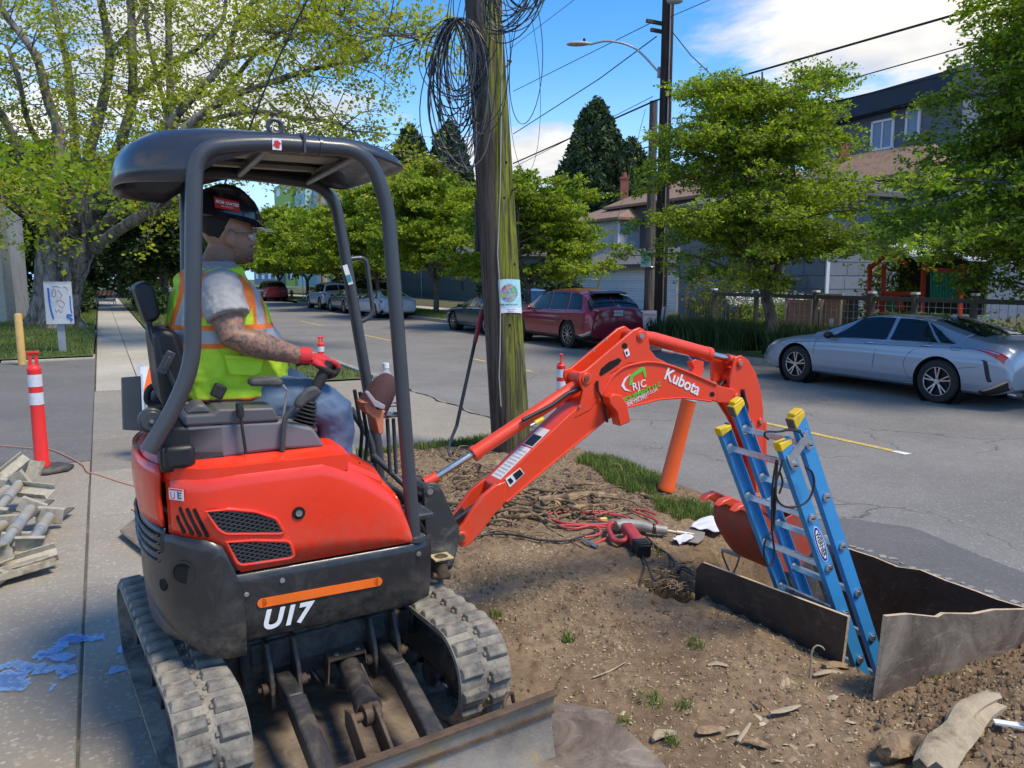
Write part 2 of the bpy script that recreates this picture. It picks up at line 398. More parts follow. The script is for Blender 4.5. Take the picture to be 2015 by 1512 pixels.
def yslab(s0,s1,t0,t1,mat,z=-.004):
 a=.006;mb=MB();mb.hexa([stw(s0+a,t0+a,-.06),stw(s0+a,t1-a,-.06),stw(s1-a,t1-a,-.06),stw(s1-a,t0+a,-.06)],[stw(s0+a,t0+a,z),stw(s0+a,t1-a,z),stw(s1-a,t1-a,z),stw(s1-a,t0+a,z)])
 return mb.build('slab',mat,yard,smooth=0,bevel=.006,seg=1)
yslab(-4,1.0,-4.5,-.19,m_walk_old);yslab(1.0,4.9,-4.5,-.19,m_walk_old);yslab(4.9,8.6,-4.5,-.19,m_walk_old,-.008)
g.hexa([stw(-4,-9,-.3),stw(-4,-.2,-.3),stw(8.6,-.2,-.3),stw(8.6,-9,-.3)],[stw(-4,-9,-.014),stw(-4,-.2,-.014),stw(8.6,-.2,-.014),stw(8.6,-9,-.014)])
g.build('joint_bed',MATS['joint_dirt'],yard,smooth=0)
sheet('asphalt_lot',[(8.6,-24),(8.6,-.19),(19.6,-.19),(19.3,-24)],-.006,m_lot)
g=MB();g.hexa([stw(19.35,-1.95,-.1),stw(19.45,-.20,-.1),stw(20.3,-.20,-.1),stw(20.2,-1.95,-.1)],[stw(19.35,-1.95,.035),stw(19.45,-.20,.035),stw(20.3,-.20,.035),stw(20.2,-1.95,.035)])
struct(g.build('concrete_pad',m_walk_new,smooth=0,bevel=.01))
def hfield(name,s0,s1,t0,t1,ds,fz,mat,kind='structure',smooth=60):
 S=np.arange(s0,s1+ds/2,ds);T=np.arange(t0,t1+ds/2,ds);SS,TT=np.meshgrid(S,T,indexing='ij')
 Z=fz(SS,TT);X=SD.x*SS+TD.x*TT;Y=SD.y*SS+TD.y*TT;n,m_=SS.shape
 idx=np.arange(n*m_).reshape(n,m_)
 F=np.stack([idx[:-1,:-1],idx[:-1,1:],idx[1:,1:],idx[1:,:-1]],-1).reshape(-1,4)
 o=fast_mesh(name,np.stack([X,Y,Z],-1).reshape(-1,3),F,mat,smooth=True);o['kind']=kind;return o
def lawn_z(s,t):return.03+.05*fbm(s*.6,t*.6,3,5)+.30*np.exp(-((s-29.6)**2+(t+2.3)**2)/4.)
hfield('lawn',19.5,95,-22,-.22,.33,lawn_z,m_lawn)
hfield('parking_strip_lawn',13.4,95,1.34,4.3,.33,lambda s,t:-.02+.05*fbm(s,t,3,9)*np.minimum(1,(4.3-t)*3),m_lawn)
g=MB();g.hexa([stw(7.6,1.30,-.2),stw(7.5,4.44,-.2),stw(13.4,4.44,-.2),stw(13.4,1.30,-.2)],[stw(7.6,1.30,-.006),stw(7.5,4.44,-.034),stw(13.4,4.44,-.034),stw(13.4,1.30,-.006)])
struct(g.build('driveway_apron',m_walk_old,smooth=0))
def kerb(name,s0,s1,t,side,z0,z1):
 g=MB();k=s0;cb_=thing(name,None,None);cb_['kind']='structure'
 while k<s1:
  e=min(k+1.9,s1);m_=MB();m_.hexa([stw(k+.004,t,z0),stw(k+.004,t+side*.15,z0),stw(e-.004,t+side*.15,z0),stw(e-.004,t,z0)],[stw(k+.004,t+side*.012,z1),stw(k+.004,t+side*.15,z1+.004),stw(e-.004,t+side*.15,z1+.004),stw(e-.004,t+side*.012,z1)])
  m_.build('kerb_stone',m_curb,cb_,smooth=0,bevel=.012);k=e
kerb('near_kerb',13.5,70,4.45,-1,-.25,.03)
kerb('near_kerb',4.1,7.4,4.42,-1,-.25,-.02)
kerb('far_kerb',-5,60,13.26,1,-.3,-.05)
PS0,PS1,PT0,PT1=2.0,3.72,2.965,4.60
def dirt_z(s,t,fine=True):
 s=np.asarray(s,float);t=np.asarray(t,float)
 z=.028*(fbm(s*1.3,t*1.3,4,11)-.5)+.012
 z=z+.05*np.exp(-((s-5.9)**2/.5+(t-3.4)**2/.35))+.07*np.exp(-((s-5.1)**2/.5+(t-3.1)**2/.22))
 z=z+.13*np.exp(-((s-1.58)**2/.07+(t-3.75)**2/.5))+.05*np.exp(-((s-1.5)**2/.1+(t-2.9)**2/.12))
 z=z+.035*np.exp(-((s-2.55)**2/.25+(t-2.82)**2/.01))
 if fine:
  z=z+.022*(fbm(s*7,t*7,4,21)-.5)+.010*(fbm(s*28,t*28,3,31)-.5)
  rough=np.exp(-((s-1.75)**2/.1+(t-3.6)**2/.8))+np.exp(-((s-3.3)**2/.3+(t-2.7)**2/.12));z=z+rough*.07*(fbm(s*9,t*9,4,91)-.5)
  clod=np.clip(fbm(s*16,t*16,2,41)-.58,0,1)*.11
  z=z+clod*(.4+.8*fbm(s*1.1,t*1.1,2,3))+.030*(fbm(s*3.3,t*3.3,3,71)-.5)
  zone=np.clip(fbm(s*.9+4,t*.9,2,77)*3-1.2,0,1)*(s<4.1)
  z=z+.010*zone*np.sin((s*.55+t)*2*np.pi/.085+2*fbm(s*3,t*3,2,8))
 z=z-.045*np.clip((2.75-s)*5,0,1)*np.clip((1.78-t)*8,0,1)
 soft=.5*(fbm(s*3,t*3,3,51)-.5)
 dA=t-PT0-np.where((s>2.15)&(s<3.32),0,.12*soft);dC=PT1-t
 dB=s-PS0;dL=(PS1-s+soft*.5+.25*(t-3.2))/3.4
 cr=.27-np.sqrt((s-3.42)**2/1.5+(t-2.86)**2/.55)+.06*soft
 d=np.minimum(np.minimum(dA,dC),np.minimum(dB,dL))
 d=np.maximum(d,cr*.34)
 k=np.clip(d/.16,0,1);k=k*k*(3-2*k)
 edge=np.clip((4.46-t)*6,0,1)
 return z*edge*(1-k)-.78*k-.03*(1-edge)
def dirt_mat(name,a,b_,c_,chips=0.):
 m,nt,b=newmat(name);v=obj_vec(nt)
 col=mix(nt,ramp(nt,noise(nt,v,2.2,8,.7),.34,.68),a,b_)
 col=mix(nt,ramp(nt,noise(nt,v,26.,6,.75),.45,.72,0,.75),col,c_)
 vc=nd(nt,'ShaderNodeTexVoronoi',{'Vector':v,'Scale':70.}).outputs['Color']
 sg=nd(nt,'ShaderNodeRGBToBW',{0:vc}).outputs[0]
 ch=nd(nt,'ShaderNodeMath',{0:ramp(nt,sg,.72,.80,0,.9),1:ramp(nt,noise(nt,v,1.6,5,.6,.5),.52,.66)},operation='MULTIPLY').outputs[0]
 col=mix(nt,ch,col,(.46,.37,.23))
 nt.links.new(col,b.inputs['Base Color']);b.inputs['Roughness'].default_value=.95;b.inputs['Specular IOR Level'].default_value=.2
 h=nd(nt,'ShaderNodeMath',{0:noise(nt,v,55.,8,.75),1:nd(nt,'ShaderNodeMath',{0:ch,1:.5},operation='MULTIPLY').outputs[0]},operation='ADD').outputs[0]
 nt.links.new(nd(nt,'ShaderNodeBump',{'Height':h,'Strength':.75,'Distance':.014}).outputs[0],b.inputs['Normal'])
 MATS[name]=m;return m
m_dirt=dirt_mat('dirt',(.175,.115,.068),(.34,.24,.145),(.09,.058,.034))
hfield('dirt_ground',.3,7.55,1.29,4.46,.0145,dirt_z,m_dirt)
hfield('dirt_verge',-4,.3,1.29,4.46,.08,dirt_z,m_dirt)
def on_dirt(x,y,up=0.):
 p=gz(x,y);
 for _ in range(6):
  z=float(dirt_z(p.dot(SD),p.dot(TD),False));p=gz(x,y,z)
 return p+Vector((0,0,up))
def far_z(s,t):return np.interp(t,[13.41,13.6,15.6,17.2,22,60],[-.05,0,.03,.03,.10,.6])+.02*fbm(s*.8,t*.8,2,6)
hfield('far_verge',-6,100,13.41,15.7,.25,far_z,m_lawn)
sheet('far_sidewalk',[(-6,15.7),(-6,17.2),(120,17.2),(120,15.7)],.058,m_walk_new)
hfield('yard_ground',-10,110,17.2,60,.8,lambda s,t:far_z(s,t),M('yard_soil',(.085,.085,.04),.95,var=.4,vs=.6,dirt=(.12,.09,.06),dscale=.7))
sheet('side_drive',[(23.0,13.42),(23.0,24.9),(28.6,24.9),(28.6,13.42)],.064,m_lot)
def leafmat(name,cols,trans=.35,rough=.55):
 m,nt,b=newmat(name);out=nt.nodes['Material Output']
 rnd=nd(nt,'ShaderNodeNewGeometry').outputs['Random Per Island']
 cr=nd(nt,'ShaderNodeValToRGB',{0:rnd});el=cr.color_ramp.elements
 el[0].color=c4(cols[0]);el[1].color=c4(cols[-1])
 for i,c in enumerate(cols[1:-1]):
  e=el.new((i+1)/(len(cols)-1));e.color=c4(c)
 nt.links.new(cr.outputs[0],b.inputs['Base Color']);b.inputs['Roughness'].default_value=rough;b.inputs['Specular IOR Level'].default_value=.35
 tr=nd(nt,'ShaderNodeBsdfTranslucent',{'Color':mix(nt,1.,cr.outputs[0],(1.0,1.1,.45),'MULTIPLY')})
 tr.inputs['Color'].default_value=(1,1,1,1)
 mx=nd(nt,'ShaderNodeMixShader',{0:trans,1:b.outputs[0],2:tr.outputs[0]});nt.links.new(mx.outputs[0],out.inputs[0])
 MATS[name]=m;return m
m_grass=leafmat('grass_blades',[(.07,.13,.02),(.13,.22,.04),(.20,.26,.06),(.30,.27,.11)],.3)
m_iris=leafmat('iris_blades',[(.022,.05,.018),(.04,.085,.028),(.065,.12,.035)],.2)
def blades(name,pts,h,wd,mat,lean=.5,parent=None):
 """pts (N,3): two-segment curved blades"""
 n=len(pts);a=rng.uniform(0,2*np.pi,n);hh=h*rng.uniform(.5,1.25,n);ww=wd*rng.uniform(.6,1.3,n)
 ln=lean*rng.uniform(.2,1.2,n)*hh;b_=rng.uniform(0,2*np.pi,n)
 dx,dy=np.cos(a),np.sin(a);lx,ly=np.cos(b_)*ln,np.sin(b_)*ln
 P=np.asarray(pts);V=np.empty((n,5,3))
 V[:,0]=P+np.stack([-dx*ww,-dy*ww,0*ww],-1);V[:,1]=P+np.stack([dx*ww,dy*ww,0*ww],-1)
 mid=P+np.stack([lx*.35,ly*.35,hh*.6],-1)
 V[:,2]=mid+np.stack([dx*ww*.8,dy*ww*.8,0*ww],-1);V[:,3]=mid+np.stack([-dx*ww*.8,-dy*ww*.8,0*ww],-1)
 V[:,4]=P+np.stack([lx,ly,hh*.95],-1)
 base=(np.arange(n)*5)[:,None]
 F=np.concatenate([base+[0,1,2],base+[0,2,3],base+[3,2,4]])
 return fast_mesh(name,V.reshape(-1,3),F,mat,parent)
def scatter(n,s0,s1,t0,t1,fz,mask=None):
 s=rng.uniform(s0,s1,n);t=rng.uniform(t0,t1,n)
 if mask is not None:
  k=mask(s,t);s,t=s[k],t[k]
 return np.stack([SD.x*s+TD.x*t,SD.y*s+TD.y*t,fz(s,t)],-1)
def gm(s,t):
 d=fbm(s*1.7,t*1.7,3,61)
 core=np.exp(-((s-4.35)**2/.12+(t-3.95)**2/.12))+np.exp(-((s-5.9)**2/1.1+(t-4.15)**2/.10))+np.clip((s-7.0)*1.6,0,1)+.5*np.exp(-((s-5.1)**2/.3+(t-3.85)**2/.10))+.45*np.exp(-((s-2.35)**2/.1+(t-2.0)**2/.02))
 return core+(d-.5)*1.3>.62
P_=scatter(60000,3.9,7.55,2.2,4.42,lambda s,t:dirt_z(s,t,False),gm)
stuff(tag(blades('kerb_grass',P_,.085,.0035,m_grass),'bright green grass growing in tufts along the kerb edge','grass'))
def tuft_pts(cx_,cy_,r,n):
 p=on_dirt(cx_,cy_);a=rng.uniform(0,6.28,n);q=r*np.sqrt(rng.uniform(0,1,n))
 return np.stack([p.x+q*np.cos(a),p.y+q*np.sin(a),np.full(n,p.z)],-1)
weeds=np.concatenate([tuft_pts(x,y,r,n)for x,y,r,n in[(975,1215,.035,60),(1118,1262,.03,70),(1225,1425,.02,30),(1280,1385,.05,60),(1345,1395,.04,50),(1370,1270,.05,50),(1320,1462,.03,35),(1295,1090,.04,40),(1850,1340,.05,20)]])
stuff(tag(blades('dirt_weeds',weeds,.045,.0028,m_grass,.9),'small green weeds sprouting from the bare dirt','weeds'))
P_=scatter(52000,19.6,45,-9,-.25,lawn_z)
stuff(tag(blades('lawn_grass',P_,.085,.010,m_grass),'short lawn grass under the big maple beside the sidewalk','grass'))
P_=scatter(16000,13.5,40,1.36,4.25,lambda s,t:.0*s)
stuff(tag(blades('strip_grass',P_,.08,.009,m_grass),'grass on the verge between sidewalk and road beyond the driveway','grass'))
P_=scatter(30000,26,62,13.5,15.6,far_z)
stuff(tag(blades('far_strip_grass',P_,.09,.014,m_grass),'grass verge across the road under the row of trees','grass'))
def irm(s,t):return(fbm(s*1.2,t*1.2,2,90)>.34)
P_=scatter(15000,9.6,19.2,13.65,15.6,far_z,irm)
stuff(tag(blades('iris_bed',P_,.62,.016,m_iris,.45),'bed of tall dark green sword leaves across the road','plants'))
P_=scatter(5000,4.0,12.5,13.5,15.5,far_z)
stuff(tag(blades('lavender_bed',P_,.42,.009,leafmat('lavender_leaves',[(.12,.17,.10),(.17,.22,.12),(.10,.15,.07)],.25),.5),'grey green bushy herbs growing behind the silver sedan','plants'))
def paint(name,col,rough=.3,coat=.25,dirtc=(.16,.13,.10),amt=(.60,.80),ds=7.,scr=.0,bump=.04,low=None):
 if name in MATS:return MATS[name]
 m,nt,b=newmat(name);v=obj_vec(nt)
 c=mix(nt,ramp(nt,noise(nt,v,3.,5),.3,.7),tuple(x*.93 for x in col),tuple(min(1,x*1.04)for x in col))
 d=ramp(nt,noise(nt,v,ds,9,.72,.6),amt[0],amt[1],0,.7);c=mix(nt,d,c,dirtc)
 if low:
  Z_=nd(nt,'ShaderNodeSeparateXYZ',{0:v}).outputs[2];l_=nd(nt,'ShaderNodeMath',{0:ramp(nt,Z_,low[0],low[1],1,0),1:ramp(nt,noise(nt,v,16.,9,.8),.40,.62)},operation='MULTIPLY').outputs[0];c=mix(nt,nd(nt,'ShaderNodeMath',{0:l_,1:.42},operation='MULTIPLY').outputs[0],c,(.24,.195,.14))
 if scr:
  sv_=nd(nt,'ShaderNodeMapping',{'Vector':v,'Scale':(3.,3.,60.),'Rotation':(.3,.5,.2)}).outputs[0]
  s_=ramp(nt,noise(nt,sv_,4.,4,.8),.66,.72,0,scr);c=mix(nt,s_,c,tuple(min(1,x*1.5+.10)for x in col))
 nt.links.new(c,b.inputs['Base Color']);nt.links.new(nd(nt,'ShaderNodeMath',{0:ramp(nt,noise(nt,v,11.,6),.3,.7,rough-.07,rough+.1),1:nd(nt,'ShaderNodeMath',{0:d,1:.4},operation='MULTIPLY').outputs[0]},operation='ADD').outputs[0],b.inputs['Roughness'])
 b.inputs['Coat Weight'].default_value=coat;b.inputs['Coat Roughness'].default_value=.12
 nt.links.new(nd(nt,'ShaderNodeBump',{'Height':noise(nt,v,35.,5),'Strength':bump,'Distance':.01}).outputs[0],b.inputs['Normal'])
 MATS[name]=m;return m
K_OR=paint('orange_paint',(.86,.040,.012),.30,.35,(.34,.13,.08),(.66,.95),scr=.3,low=(.76,.95))
K_OR2=paint('orange_arm_paint',(.80,.055,.014),.38,.2,(.38,.15,.08),(.58,.84),scr=.35,low=(.40,.85))
K_BK=paint('black_body_plastic',(.016,.017,.019),.34,.25,(.09,.08,.07),(.50,.80),scr=.35,low=(.50,.68))
K_TUBE=paint('grey_tube_paint',(.050,.054,.060),.36,.15,(.13,.11,.09),(.66,.86),scr=.25)
K_ROOF=paint('roof_plastic',(.030,.033,.042),.30,.35,(.12,.11,.10),(.62,.9),scr=.3)
K_FRAME=paint('chassis_paint',(.028,.028,.030),.5,0,(.15,.12,.085),(.45,.68),9.,scr=.2,bump=.15)
K_CAST=paint('cast_bracket_paint',(.035,.036,.038),.45,.1,(.23,.20,.16),(.50,.70),6.,scr=.2)
K_RUST=M('rusty_steel',(.13,.085,.055),.7,.3,.35,12,.3,60,dirt=(.05,.045,.04),dscale=9)
K_BLADE=M('worn_blade_steel',(.27,.24,.20),.6,.15,.4,3,.35,70,dirt=(.36,.26,.13),dscale=5,dlo=.48,dhi=.62,stretch=(1,1,1))
K_CHR=M('chrome_rod',(.62,.58,.52),.28,1.,.05)
K_STEEL=M('dull_steel',(.42,.41,.39),.4,.85,.15,20)
K_RUB=M('rubber',(.022,.022,.023),.6,0,.25,10,.2,90)
K_HOSE=M('hydraulic_hose',(.02,.02,.022),.45,0,.2,20)
def track_mat():
 m,nt,b=newmat('track_rubber');v=obj_vec(nt)
 d=ramp(nt,noise(nt,v,5.5,8,.7,.5),.36,.58)
 c=mix(nt,d,(.062,.059,.055),(.30,.265,.205))
 c=mix(nt,ramp(nt,noise(nt,v,24.,6,.7),.5,.68,0,.5),c,(.21,.20,.18))
 c=mix(nt,ramp(nt,noise(nt,v,60.,3),.55,.7,0,.5),c,(.075,.07,.065))
 nt.links.new(c,b.inputs['Base Color']);b.inputs['Roughness'].default_value=.85
 nt.links.new(nd(nt,'ShaderNodeBump',{'Height':noise(nt,v,70.,6),'Strength':.4,'Distance':.004}).outputs[0],b.inputs['Normal']);return m
K_TRK=track_mat()
K_SEAT=M('seat_vinyl',(.014,.014,.016),.38,0,.2,6,.12,120)
K_GREY=M('grey_console_plastic',(.155,.145,.155),.5,0,.06,5,.05,150,dirt=(.2,.17,.14),dlo=.6,dhi=.8)
K_GREY2=M('grey_lid_plastic',(.095,.095,.098),.48,0,.06,5,.06,150,dirt=(.2,.17,.14),dlo=.6,dhi=.8)
K_GRIP=M('grip_rubber',(.055,.056,.056),.6,0,.15,12,.15,90,dirt=(.15,.14,.12))
M_DARK=M('dark_void',(.006,.006,.006),.9)  # near-black stands in for shade inside holes and slots; photocell is plain black
M_WHITE=M('white_decal',(.75,.75,.74),.45,0,.04,dirt=(.45,.42,.38),dlo=.62,dhi=.8)
M_BLACK=M('black_decal',(.012,.012,.012),.4)
M_REDD=M('red_decal',(.6,.03,.02),.4)
M_GREEND=M('green_decal',(.10,.50,.06),.4)
M_STRIPE=M('reflective_orange',(.95,.16,.02),.3)
exc=thing('mini_excavator','orange and black mini excavator on rubber tracks with open canopy, boom reaching over the dirt','excavator',MC,MA)
def E(mb,name,mats,bevel=.0,smooth=40,parent=None,seg=2):return mb.build(name,mats,parent or exc,smooth,bevel,seg)
UB=Matrix.Rotation(R(-56.5)-MA,4,'Z')
def U(o):o.matrix_local=UB@o.matrix_local;return o
def belt_path(n=120,x0=-.60,x1=.555,zc=.222,r=.188):
 L=x1-x0;per=2*L+2*math.pi*r;out=[]
 for i in range(n):
  d=per*i/n
  if d<L:out.append((x1-d,zc-r,0,-1))
  elif d<L+math.pi*r:
   a=(d-L)/r;out.append((x0-r*math.sin(a),zc-r*math.cos(a),-math.sin(a),-math.cos(a)))
  elif d<2*L+math.pi*r:
   e=d-L-math.pi*r;out.append((x0+e,zc+r,0,1))
  else:
   a=(d-2*L-math.pi*r)/r;out.append((x1+r*math.sin(a),zc+r*math.cos(a),math.sin(a),math.cos(a)))
 return out
lug_me=None
def track(yc,dz):
 global lug_me
 P=belt_path();mb=MB();w_=.115;th=.020
 rings=[]
 for x,z,nx,nz in P:
  rings.append([(x-nx*th,yc-w_,z-nz*th),(x,yc-w_,z),(x+nx*.003,yc-w_+.006,z+nz*.003),(x+nx*.003,yc+w_-.006,z+nz*.003),(x,yc+w_,z),(x-nx*th,yc+w_,z-nz*th)])
 rings.append(rings[0]);mb.rings(rings,cap=False)
 for i in range(0,120,3):
  x,z,nx,nz=P[i];q=Matrix(((nz,0,nx),(0,1,0),(-nx,0,nz)))
  mb.box((x-nx*.034,yc-.028,z-nz*.034),(.028,.016,.028),q);mb.box((x-nx*.034,yc+.028,z-nz*.034),(.028,.016,.028),q)
 tr=U(mb.build('track',K_TRK,exc,45));tr.location.z+=dz
 if lug_me is None:
  l=MB();hx,y0,y1,h=.030,.012,.112,.024
  a=[(-hx,y0,0),(-hx*.92,y1,0),(hx*1.05,y1,0),(hx,y0,0)]
  b_=[(-hx*.68,y0+.008,h),(-hx*.42,y1-.008,h*.82),(hx*.62,y1-.008,h*.82),(hx*.62,y0+.008,h)]
  l.hexa(a,b_);l.box((0,.009,.006),(.018,.012,.014))
  o=l.build('lug',K_TRK,None,30,.004,2);lug_me=o
 NL=38;Q=belt_path(NL*2)
 for i in range(NL*2):
  x,z,nx,nz=Q[i];side=1 if i%2 else-1
  q=Matrix(((nz,0,nx),(0,1,0),(-nx,0,nz))).to_4x4()
  if side<0:q=q@Matrix.Diagonal((1,-1,1,1))
  o=lug_me.copy()if i or yc>0 else lug_me
  if o is not lug_me:COL.objects.link(o)
  o.name='lug';o.parent=tr;o.matrix_local=Matrix.Translation((x,yc,z))@q
 idl=MB();idl.lathe([(.0,-.035),(.13,-.035),(.168,-.02),(.168,.02),(.13,.035),(0,.035)],(.555,yc,.222),'y',28);idl.lathe([(0,-.06),(.05,-.06),(.05,.06),(0,.06)],(.555,yc,.222),'y',16)
 U(idl.build('idler_wheel',K_FRAME,exc,40)).location.z+=dz
 sp=MB();pr=[]
 for k in range(36):a=2*math.pi*k/36;rr_=.168 if k%3 else.142;pr.append((-.60+rr_*math.cos(a),.222+rr_*math.sin(a)))
 sp.prism(pr,(yc-.014,yc+.014));sp.lathe([(0,-.07),(.10,-.07),(.10,.05),(0,.05)],(-.60,yc,.222),'y',20)
 U(sp.build('sprocket',K_FRAME,exc,40)).location.z+=dz
 for rx in(-.32,-.10,.12,.33):
  rl=MB();rl.lathe([(0,-.05),(.055,-.05),(.055,-.02),(.035,-.015),(.035,.015),(.055,.02),(.055,.05),(0,.05)],(rx,yc,.095),'y',18)
  U(rl.build('track_roller',K_FRAME,exc,40)).location.z+=dz
 sf=MB();sf.box((-.03,yc,.215),(1.02,.085,.15));sf.box((-.03,yc,.30),(.98,.075,.03));sf.box((.40,yc,.222),(.2,.05,.07))
 U(sf.build('track_side_frame',K_FRAME,exc,40,.01)).location.z+=dz
 return tr
track(-.505,.012);track(.505,0)
cf=MB();cf.box((0,0,.36),(.62,.56,.12));cf.box((.16,0,.30),(.12,.86,.13));cf.box((-.25,0,.30),(.12,.86,.13));cf.box((.27,.0,.335),(.05,.62,.20))
cf.tube([(.15,-.46,.28),(.15,.46,.28)],.062,14)
U(E(cf,'centre_frame',K_FRAME,.012))
sr=MB();sr.lathe([(0,.42),(.30,.42),(.30,.52),(0,.52)],(0,0,0),'z',40);E(sr,'slewing_ring',K_RUST)
for yb in(-.175,.245):
 for s_ in(-1,1):
  h=MB();h.prism([(.20,.44),(.34,.43),(.39,.32),(.41,.20),(.37,.17),(.31,.20),(.20,.26)],(yb+s_*.052-.009,yb+s_*.052+.009));U(E(h,'hinge_plate',K_FRAME,.005))
 b_=MB();y2=yb*.92-.045 if yb>0 else-.21
 b_.bar((.34,yb,.265),(.55,yb+(y2-yb)*.35,.275),.062,.075);b_.bar((.545,yb+(y2-yb)*.345,.275),(.985,y2,.175),.066,.08)
 U(E(b_,'dozer_arm',K_FRAME,.01))
 pn=MB();pn.tube([(.365,yb-.085,.26),(.365,yb+.085,.26)],.022,14);pn.tube([(.365,yb-.1,.26),(.365,yb+.1,.26)],.010,8);U(E(pn,'hinge_pin',K_RUST))
bl=MB();prof=[(1.035,0.),(1.012,.06),(.998,.13),(1.0,.20),(1.018,.272)]
r1=[[(x,-.62+1.257*k/24,z)for k in range(25)]for x,z in prof];r2=[[(x-.013,-.62+1.257*k/24,z)for k in range(25)]for x,z in prof]
ring=[[(x,y,z)for x,z in prof]+[(x-.014,y,z)for x,z in reversed(prof)]for y in np.linspace(-.62,.637,30)]
bl.rings(ring);U(E(bl,'dozer_blade',K_BLADE,.003,60))
rim_=MB();rim_.bar((1.012,-.62,.276),(1.012,.637,.276),.034,.012);U(E(rim_,'blade_top_edge',K_RUST,.002))
rb=MB();rb.bar((.985,-.62,.05),(.985,.637,.05),.05,.012);rb.bar((.985,-.62,.20),(.985,.637,.20),.05,.012)
rb.tube([(1.0,.42,.275),(.992,.425,.305),(.975,.45,.315),(.96,.48,.30),(.955,.49,.26)],.008,8);U(E(rb,'blade_rib',K_RUST))
cl=MB();cl.tube([(.30,.095,.265),(.33,.09,.262),(.66,.035,.255)],[.036,.044,.044],20);cl.tube([(.66,.035,.255),(.70,.03,.255)],.049,20);U(E(cl,'dozer_cylinder',K_FRAME))
rd=MB();rd.tube([(.16,.115,.30),(.31,.092,.266)],.02,14);U(E(rd,'cylinder_rod',K_CHR))
kn=MB();kn.tube([(.135,.03,.31),(.135,.2,.31)],.045,18);kn.prism([(.05,.42),(.14,.44),(.19,.36),(.17,.26),(.10,.27)],(.05,.068));kn.prism([(.05,.42),(.14,.44),(.19,.36),(.17,.26),(.10,.27)],(.165,.183));U(E(kn,'cylinder_clevis',K_RUST,.004))
cv=MB();cv.hexa([(.27,.02,.318),(.27,.165,.318),(.39,.145,.308),(.39,.0,.308)],[(.27,.02,.324),(.27,.165,.324),(.39,.145,.314),(.39,.0,.314)])
cv.hexa([(.27,.015,.24),(.27,.02,.324),(.39,.0,.314),(.40,-.01,.225)],[(.27,.009,.24),(.27,.014,.324),(.39,-.006,.314),(.40,-.016,.225)])
cv.hexa([(.27,.17,.27),(.27,.165,.324),(.39,.145,.314),(.39,.15,.26)],[(.27,.176,.27),(.27,.171,.324),(.39,.151,.314),(.39,.156,.26)])
U(E(cv,'cylinder_guard',K_RUST,.003))
for by in(.035,.125):
 bt=MB();bt.lathe([(0,0),(.011,0),(.011,.008),(0,.008)],(.365,by,.318),'z',6);U(E(bt,'bolt',K_STEEL))
sprg=MB();sprg.tube([(.40+.0009*k,.118-.00018*k+.011*math.cos(k*.9),.262+.011*math.sin(k*.9))for k in range(200)],.004,5);U(E(sprg,'spring',K_RUST))
for dy in(-.045,.045):
 lg=MB();lg.prism([(.70,.285),(.76,.30),(.90,.20),(.985,.17),(.985,.04),(.90,.06),(.80,.15),(.70,.225)],(-.012+dy-.007,-.012+dy+.007));U(E(lg,'blade_lug',K_RUST,.003))
ey=MB();ey.tube([(.73,-.06,.255),(.73,.05,.255)],.017,12);ey.lathe([(0,-.03),(.038,-.03),(.038,.03),(0,.03)],(.73,.025,.255),'y',18);U(E(ey,'clevis_pin',K_RUST))
hs_=MB();hs_.tube(smoothpath([(.12,-.02,.40),(.2,-.05,.36),(.27,-.05,.27),(.33,-.02,.20),(.42,.03,.205),(.50,.05,.24)]),.012,10);U(E(hs_,'dozer_hose',K_HOSE))
hs_=MB();hs_.tube(smoothpath([(.15,.19,.41),(.20,.18,.40),(.26,.155,.36),(.31,.14,.31)]),.012,10);U(E(hs_,'dozer_hose',K_HOSE))
def yo(x):
 if x>.36:return.50-max(0,x-.36)**2*7
 if x>-.30:return.50
 k=min(1,(-.30-x)/.285);return.50*max(0,1-k**2.5)**(1/2.5)
def plan(sc_=0.,xf=.43):
 """closed outline, clockwise from front right; sc_ shrinks it"""
 a=[]
 xs=list(np.linspace(xf,-.30,10))+[-.30-.285*math.sin(math.pi/2*k/16)for k in range(1,17)]
 for x in xs:a.append((x,-yo(x)))
 full=a+[(x,-y)for x,y in reversed(a[:-1])]
 return[(x*(1-sc_*1.7)+(-.05*sc_),y*(1-sc_*2))for x,y in full]
sk=MB();zs=[(.505,.05),(.512,.025),(.53,.008),(.60,.0),(.74,-.004),(.768,.0),(.777,.014)]
sk.rings([[(x,y,z)for x,y in plan(s_)]for z,s_ in zs]);E(sk,'counterweight_skirt',K_BK,0,50)
def strip(x_list,zlo,zhi,off,n=8,both=False,side=-1):
 pts=[]
 for x in x_list:
  y=yo(x);nx=(yo(x+.004)-yo(x-.004))/.008 if x>-.58 else 9
  L_=math.hypot(nx,1);ox,oy=-nx/L_,1/L_
  lo,hi=zlo(x),zhi(x);pts.append([(x+ox*(off+bul(z,lo,hi)),side*(y+oy*(off+bul(z,lo,hi))),z)for z in[lo+(hi-lo)*k/n for k in range(n+1)]])
 return pts
def bul(z,lo,hi):
 k=(z-lo)/(hi-lo+1e-6);return.008*math.sin(math.pi*k)
xs_r=[-.30-.283*math.sin(math.pi/2*k/16)for k in range(17)]
xs_c=list(np.linspace(-.295,-.30,2))+xs_r[1:-1]
cc=MB();cc.rings(strip(xs_c,lambda x:.475+.16*max(0,(-.36-x)/.22)**1.5,lambda x:float(np.interp(x,[-.58,-.5,-.40,-.345,-.295],[.905,.925,.912,.88,.70])),.007,10),cap=False,closed_ring=False)
so=E(cc,'rear_corner_cover',K_BK,0,50);sm_=so.modifiers.new('thickness','SOLIDIFY');sm_.thickness=.012;sm_.offset=-1
